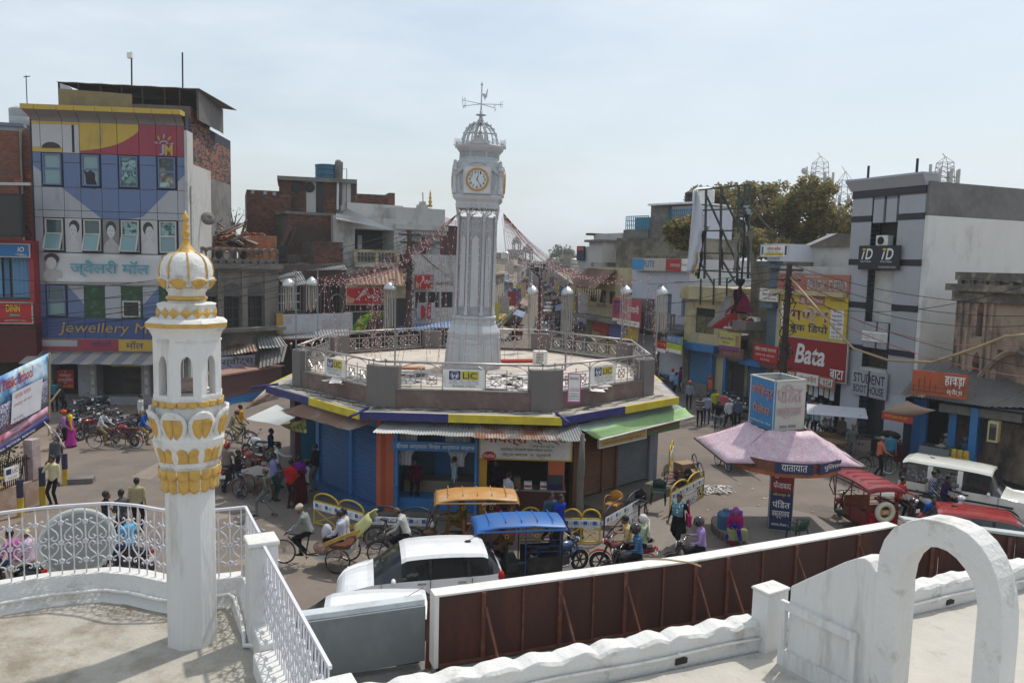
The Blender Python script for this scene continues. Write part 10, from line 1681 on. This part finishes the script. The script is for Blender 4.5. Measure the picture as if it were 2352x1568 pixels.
 for x,y,r_,po,s_,p_,h_,lab in((1606,980,170,'front',stripes('polo_stripe','#17171a','#8a8088',7),blk,'hair','man in a dark striped polo shirt looking down in the right crowd'),(1622,975,-20,'stand',c('#8a90a0'),jeans,'hair','man in a grey shirt and jeans seen from behind in the right crowd'),(1640,962,180,'stand',c('#a8a82a'),blk,'hair','man in a lime yellow shirt in the right crowd'),(1660,968,-30,'stand',c('#b05a6a'),gry,'hair','man in a rose pink shirt in the right crowd'),(1672,985,190,'walk',wht,blk,('cap','#8d8a80'),'man in a white polo shirt and cap in the right crowd'),(1692,985,170,'stand',checks('shirt_bluecheck','#20283a','#5a6a8a',22),blk,('cap','#a5a298'),'man in a blue checked shirt and cap in the right crowd'),(1582,940,160,'stand',checks('shirt_greycheck','#5a6678','#8a96a6',24),blk,('turban','#b05a4a'),'man in a grey checked shirt with a bundle on his head'),(1654,905,80,'front',c('#b890a0'),gry,'hair','man in a pale pink shirt standing by the white shop shelves'),(1542,905,-60,'stand',c('#8aa0bc'),gry,('turban','#c05a1c'),'man in a pale blue shirt with an orange head cloth near the lime sign'),(1562,900,40,'stand',c('#8a3a80'),gry,'hair','man in a violet shirt near the lime green sign'),(1552,915,100,'stand',c('#6a86a8'),blk,'hair','man in a dusty blue shirt half hidden by the yellow roof edge'),(1576,880,120,'front',c('#3a4a7a'),jeans,'hair','man in a denim blue shirt by the blue shutter'),(1543,870,-90,'bend',c('#1f6a9a'),jeans,'hair','man in a bright blue shirt bending into the open shop'),(1630,925,100,'stand',c('#c05a1a'),gry,('turban','#c05a1a'),'man in saffron orange behind the lime yellow shirt')):Pn(lab,G(x,y),R(r_),po,s_,p_,h_,vox=.032,face=y>950)
 for i,(x,y,r_,k)in enumerate(((1700,960,60,'b9bcc0'),(1718,975,75,'17181b'),(1735,965,80,'17181b'),(1548,895,70,'17181b'),(1530,890,60,'1f2a4a'),(1905,1020,70,'17181b'),(1690,940,60,'1f2a4a'))):MO('%s motorcycle parked on the right of the square, %s'%(('white','black','black','black','navy','black','navy')[i],('just left of the kiosk cube sign','half behind the kiosk cube sign','behind the pink kiosk roof','below the lime green sign','left of the lime green sign','beside the packet counter','behind the cap wearing men')[i]),G(x,y),R(r_),'#'+k,.1)
 for x,y,r_,lab in((1690,1075,10,'wooden handcart with spoked wheels half under the kiosk roof'),(1895,1045,30,'battered yellow and brown handcart beside the packet counter'),(1915,1035,70,'handcart with a pale flat tin canopy right of the packet counter')):
  t=thing('handcart',lab,'handcart',G(x,y),R(r_),'handcarts');MB().box(-.55,-.95,.68,.55,.95,.76).B('deck',mat('cart_wood',(.16,.10,.06),var=.3,dirt=(.4,.25,.05),damt=.4,dscale=4),t);[wheel(t,y_,.34,.025,x=s*.6,spokes=16)for s in(-1,1)for y_ in(-.5,.5)];[MB().bar((s*.5,-1.6,.8),(s*.5,1.0,.72),.05).B('shaft',m_wood,t)for s in(-1,1)]
  if 'tin canopy' in lab:MB().grid([[(x_,y_,1.9+.1*x_)for x_ in(-.9,.9)]for y_ in(-1.3,1.3)]).B('canopy',mat('canopy_pale',(.5,.52,.56),rough=.4),t,solid=.02);[MB().tube([(a*.5,b*.9,.76),(a*.55,b,1.9)],.02,5).B('post',m_eng,t)for a in(-1,1)for b in(-1,1)]
 random.seed(31);SC_=['#8a8f9a','#a06a7a','#3a5a8a','#b9b4a8','#7a2a2a','#2a2a30','#b08a4a','#5a7a5a']
 for i in range(26):x=rnd(1150,1330);y=rnd(690,775);g=G(x,y);Pn('small distant figure in a %s shirt walking in the far street'%['grey','dusty pink','blue','pale','maroon','dark','tan','green'][i%8],g,rnd(0,6),'walk',c(SC_[i%8]),blk if i%2 else gry,vox=.045,face=False)['group']='walkers in the far street'
 car('dark green car coming out of the far street',G(1243,770),R(178),'#2f4a46',HB,.87,3.9);car('white car further up the far street',G(1262,714),R(175),'#c9c9c6',HB,.87,3.9);car('distant white van at the top of the far street',G(1258,690),R(0),'#b9b9b6',SUV,.87,4.0,wr=.36,boxy=True);erick('far maroon e-rickshaw on the left of the street mouth',G(1185,778),R(10),'#5a1a20','#5a1a20');erick('far white roofed e-rickshaw in the street beyond the dark green car',G(1256,740),R(5),'#c9c6b8','#3a3a3c')
 for i,(x,y)in enumerate(((1275,745),(1282,770),(1290,730),(1160,770),(1150,750),(1172,740),(1300,780),(1286,755))):m=MO('small dark motorcycle in the far street, %s of eight'%['first','second','third','fourth','fifth','sixth','seventh','eighth'][i],G(x,y),R(rnd(-20,20)+(180 if i%2 else 0)));ride(m,'small distant motorcyclist in a %s shirt in the far street'%['blue','dark','pale','red'][i%4],'moto',c(['#4a6a9a','#22242a','#b0aeaa','#8a3030'][i%4]),blk,('helmet','#222428')if i%2 else 'hair',vox=.045,face=False)['group']='riders in the far street'
people();flush_people()
flush_txt()
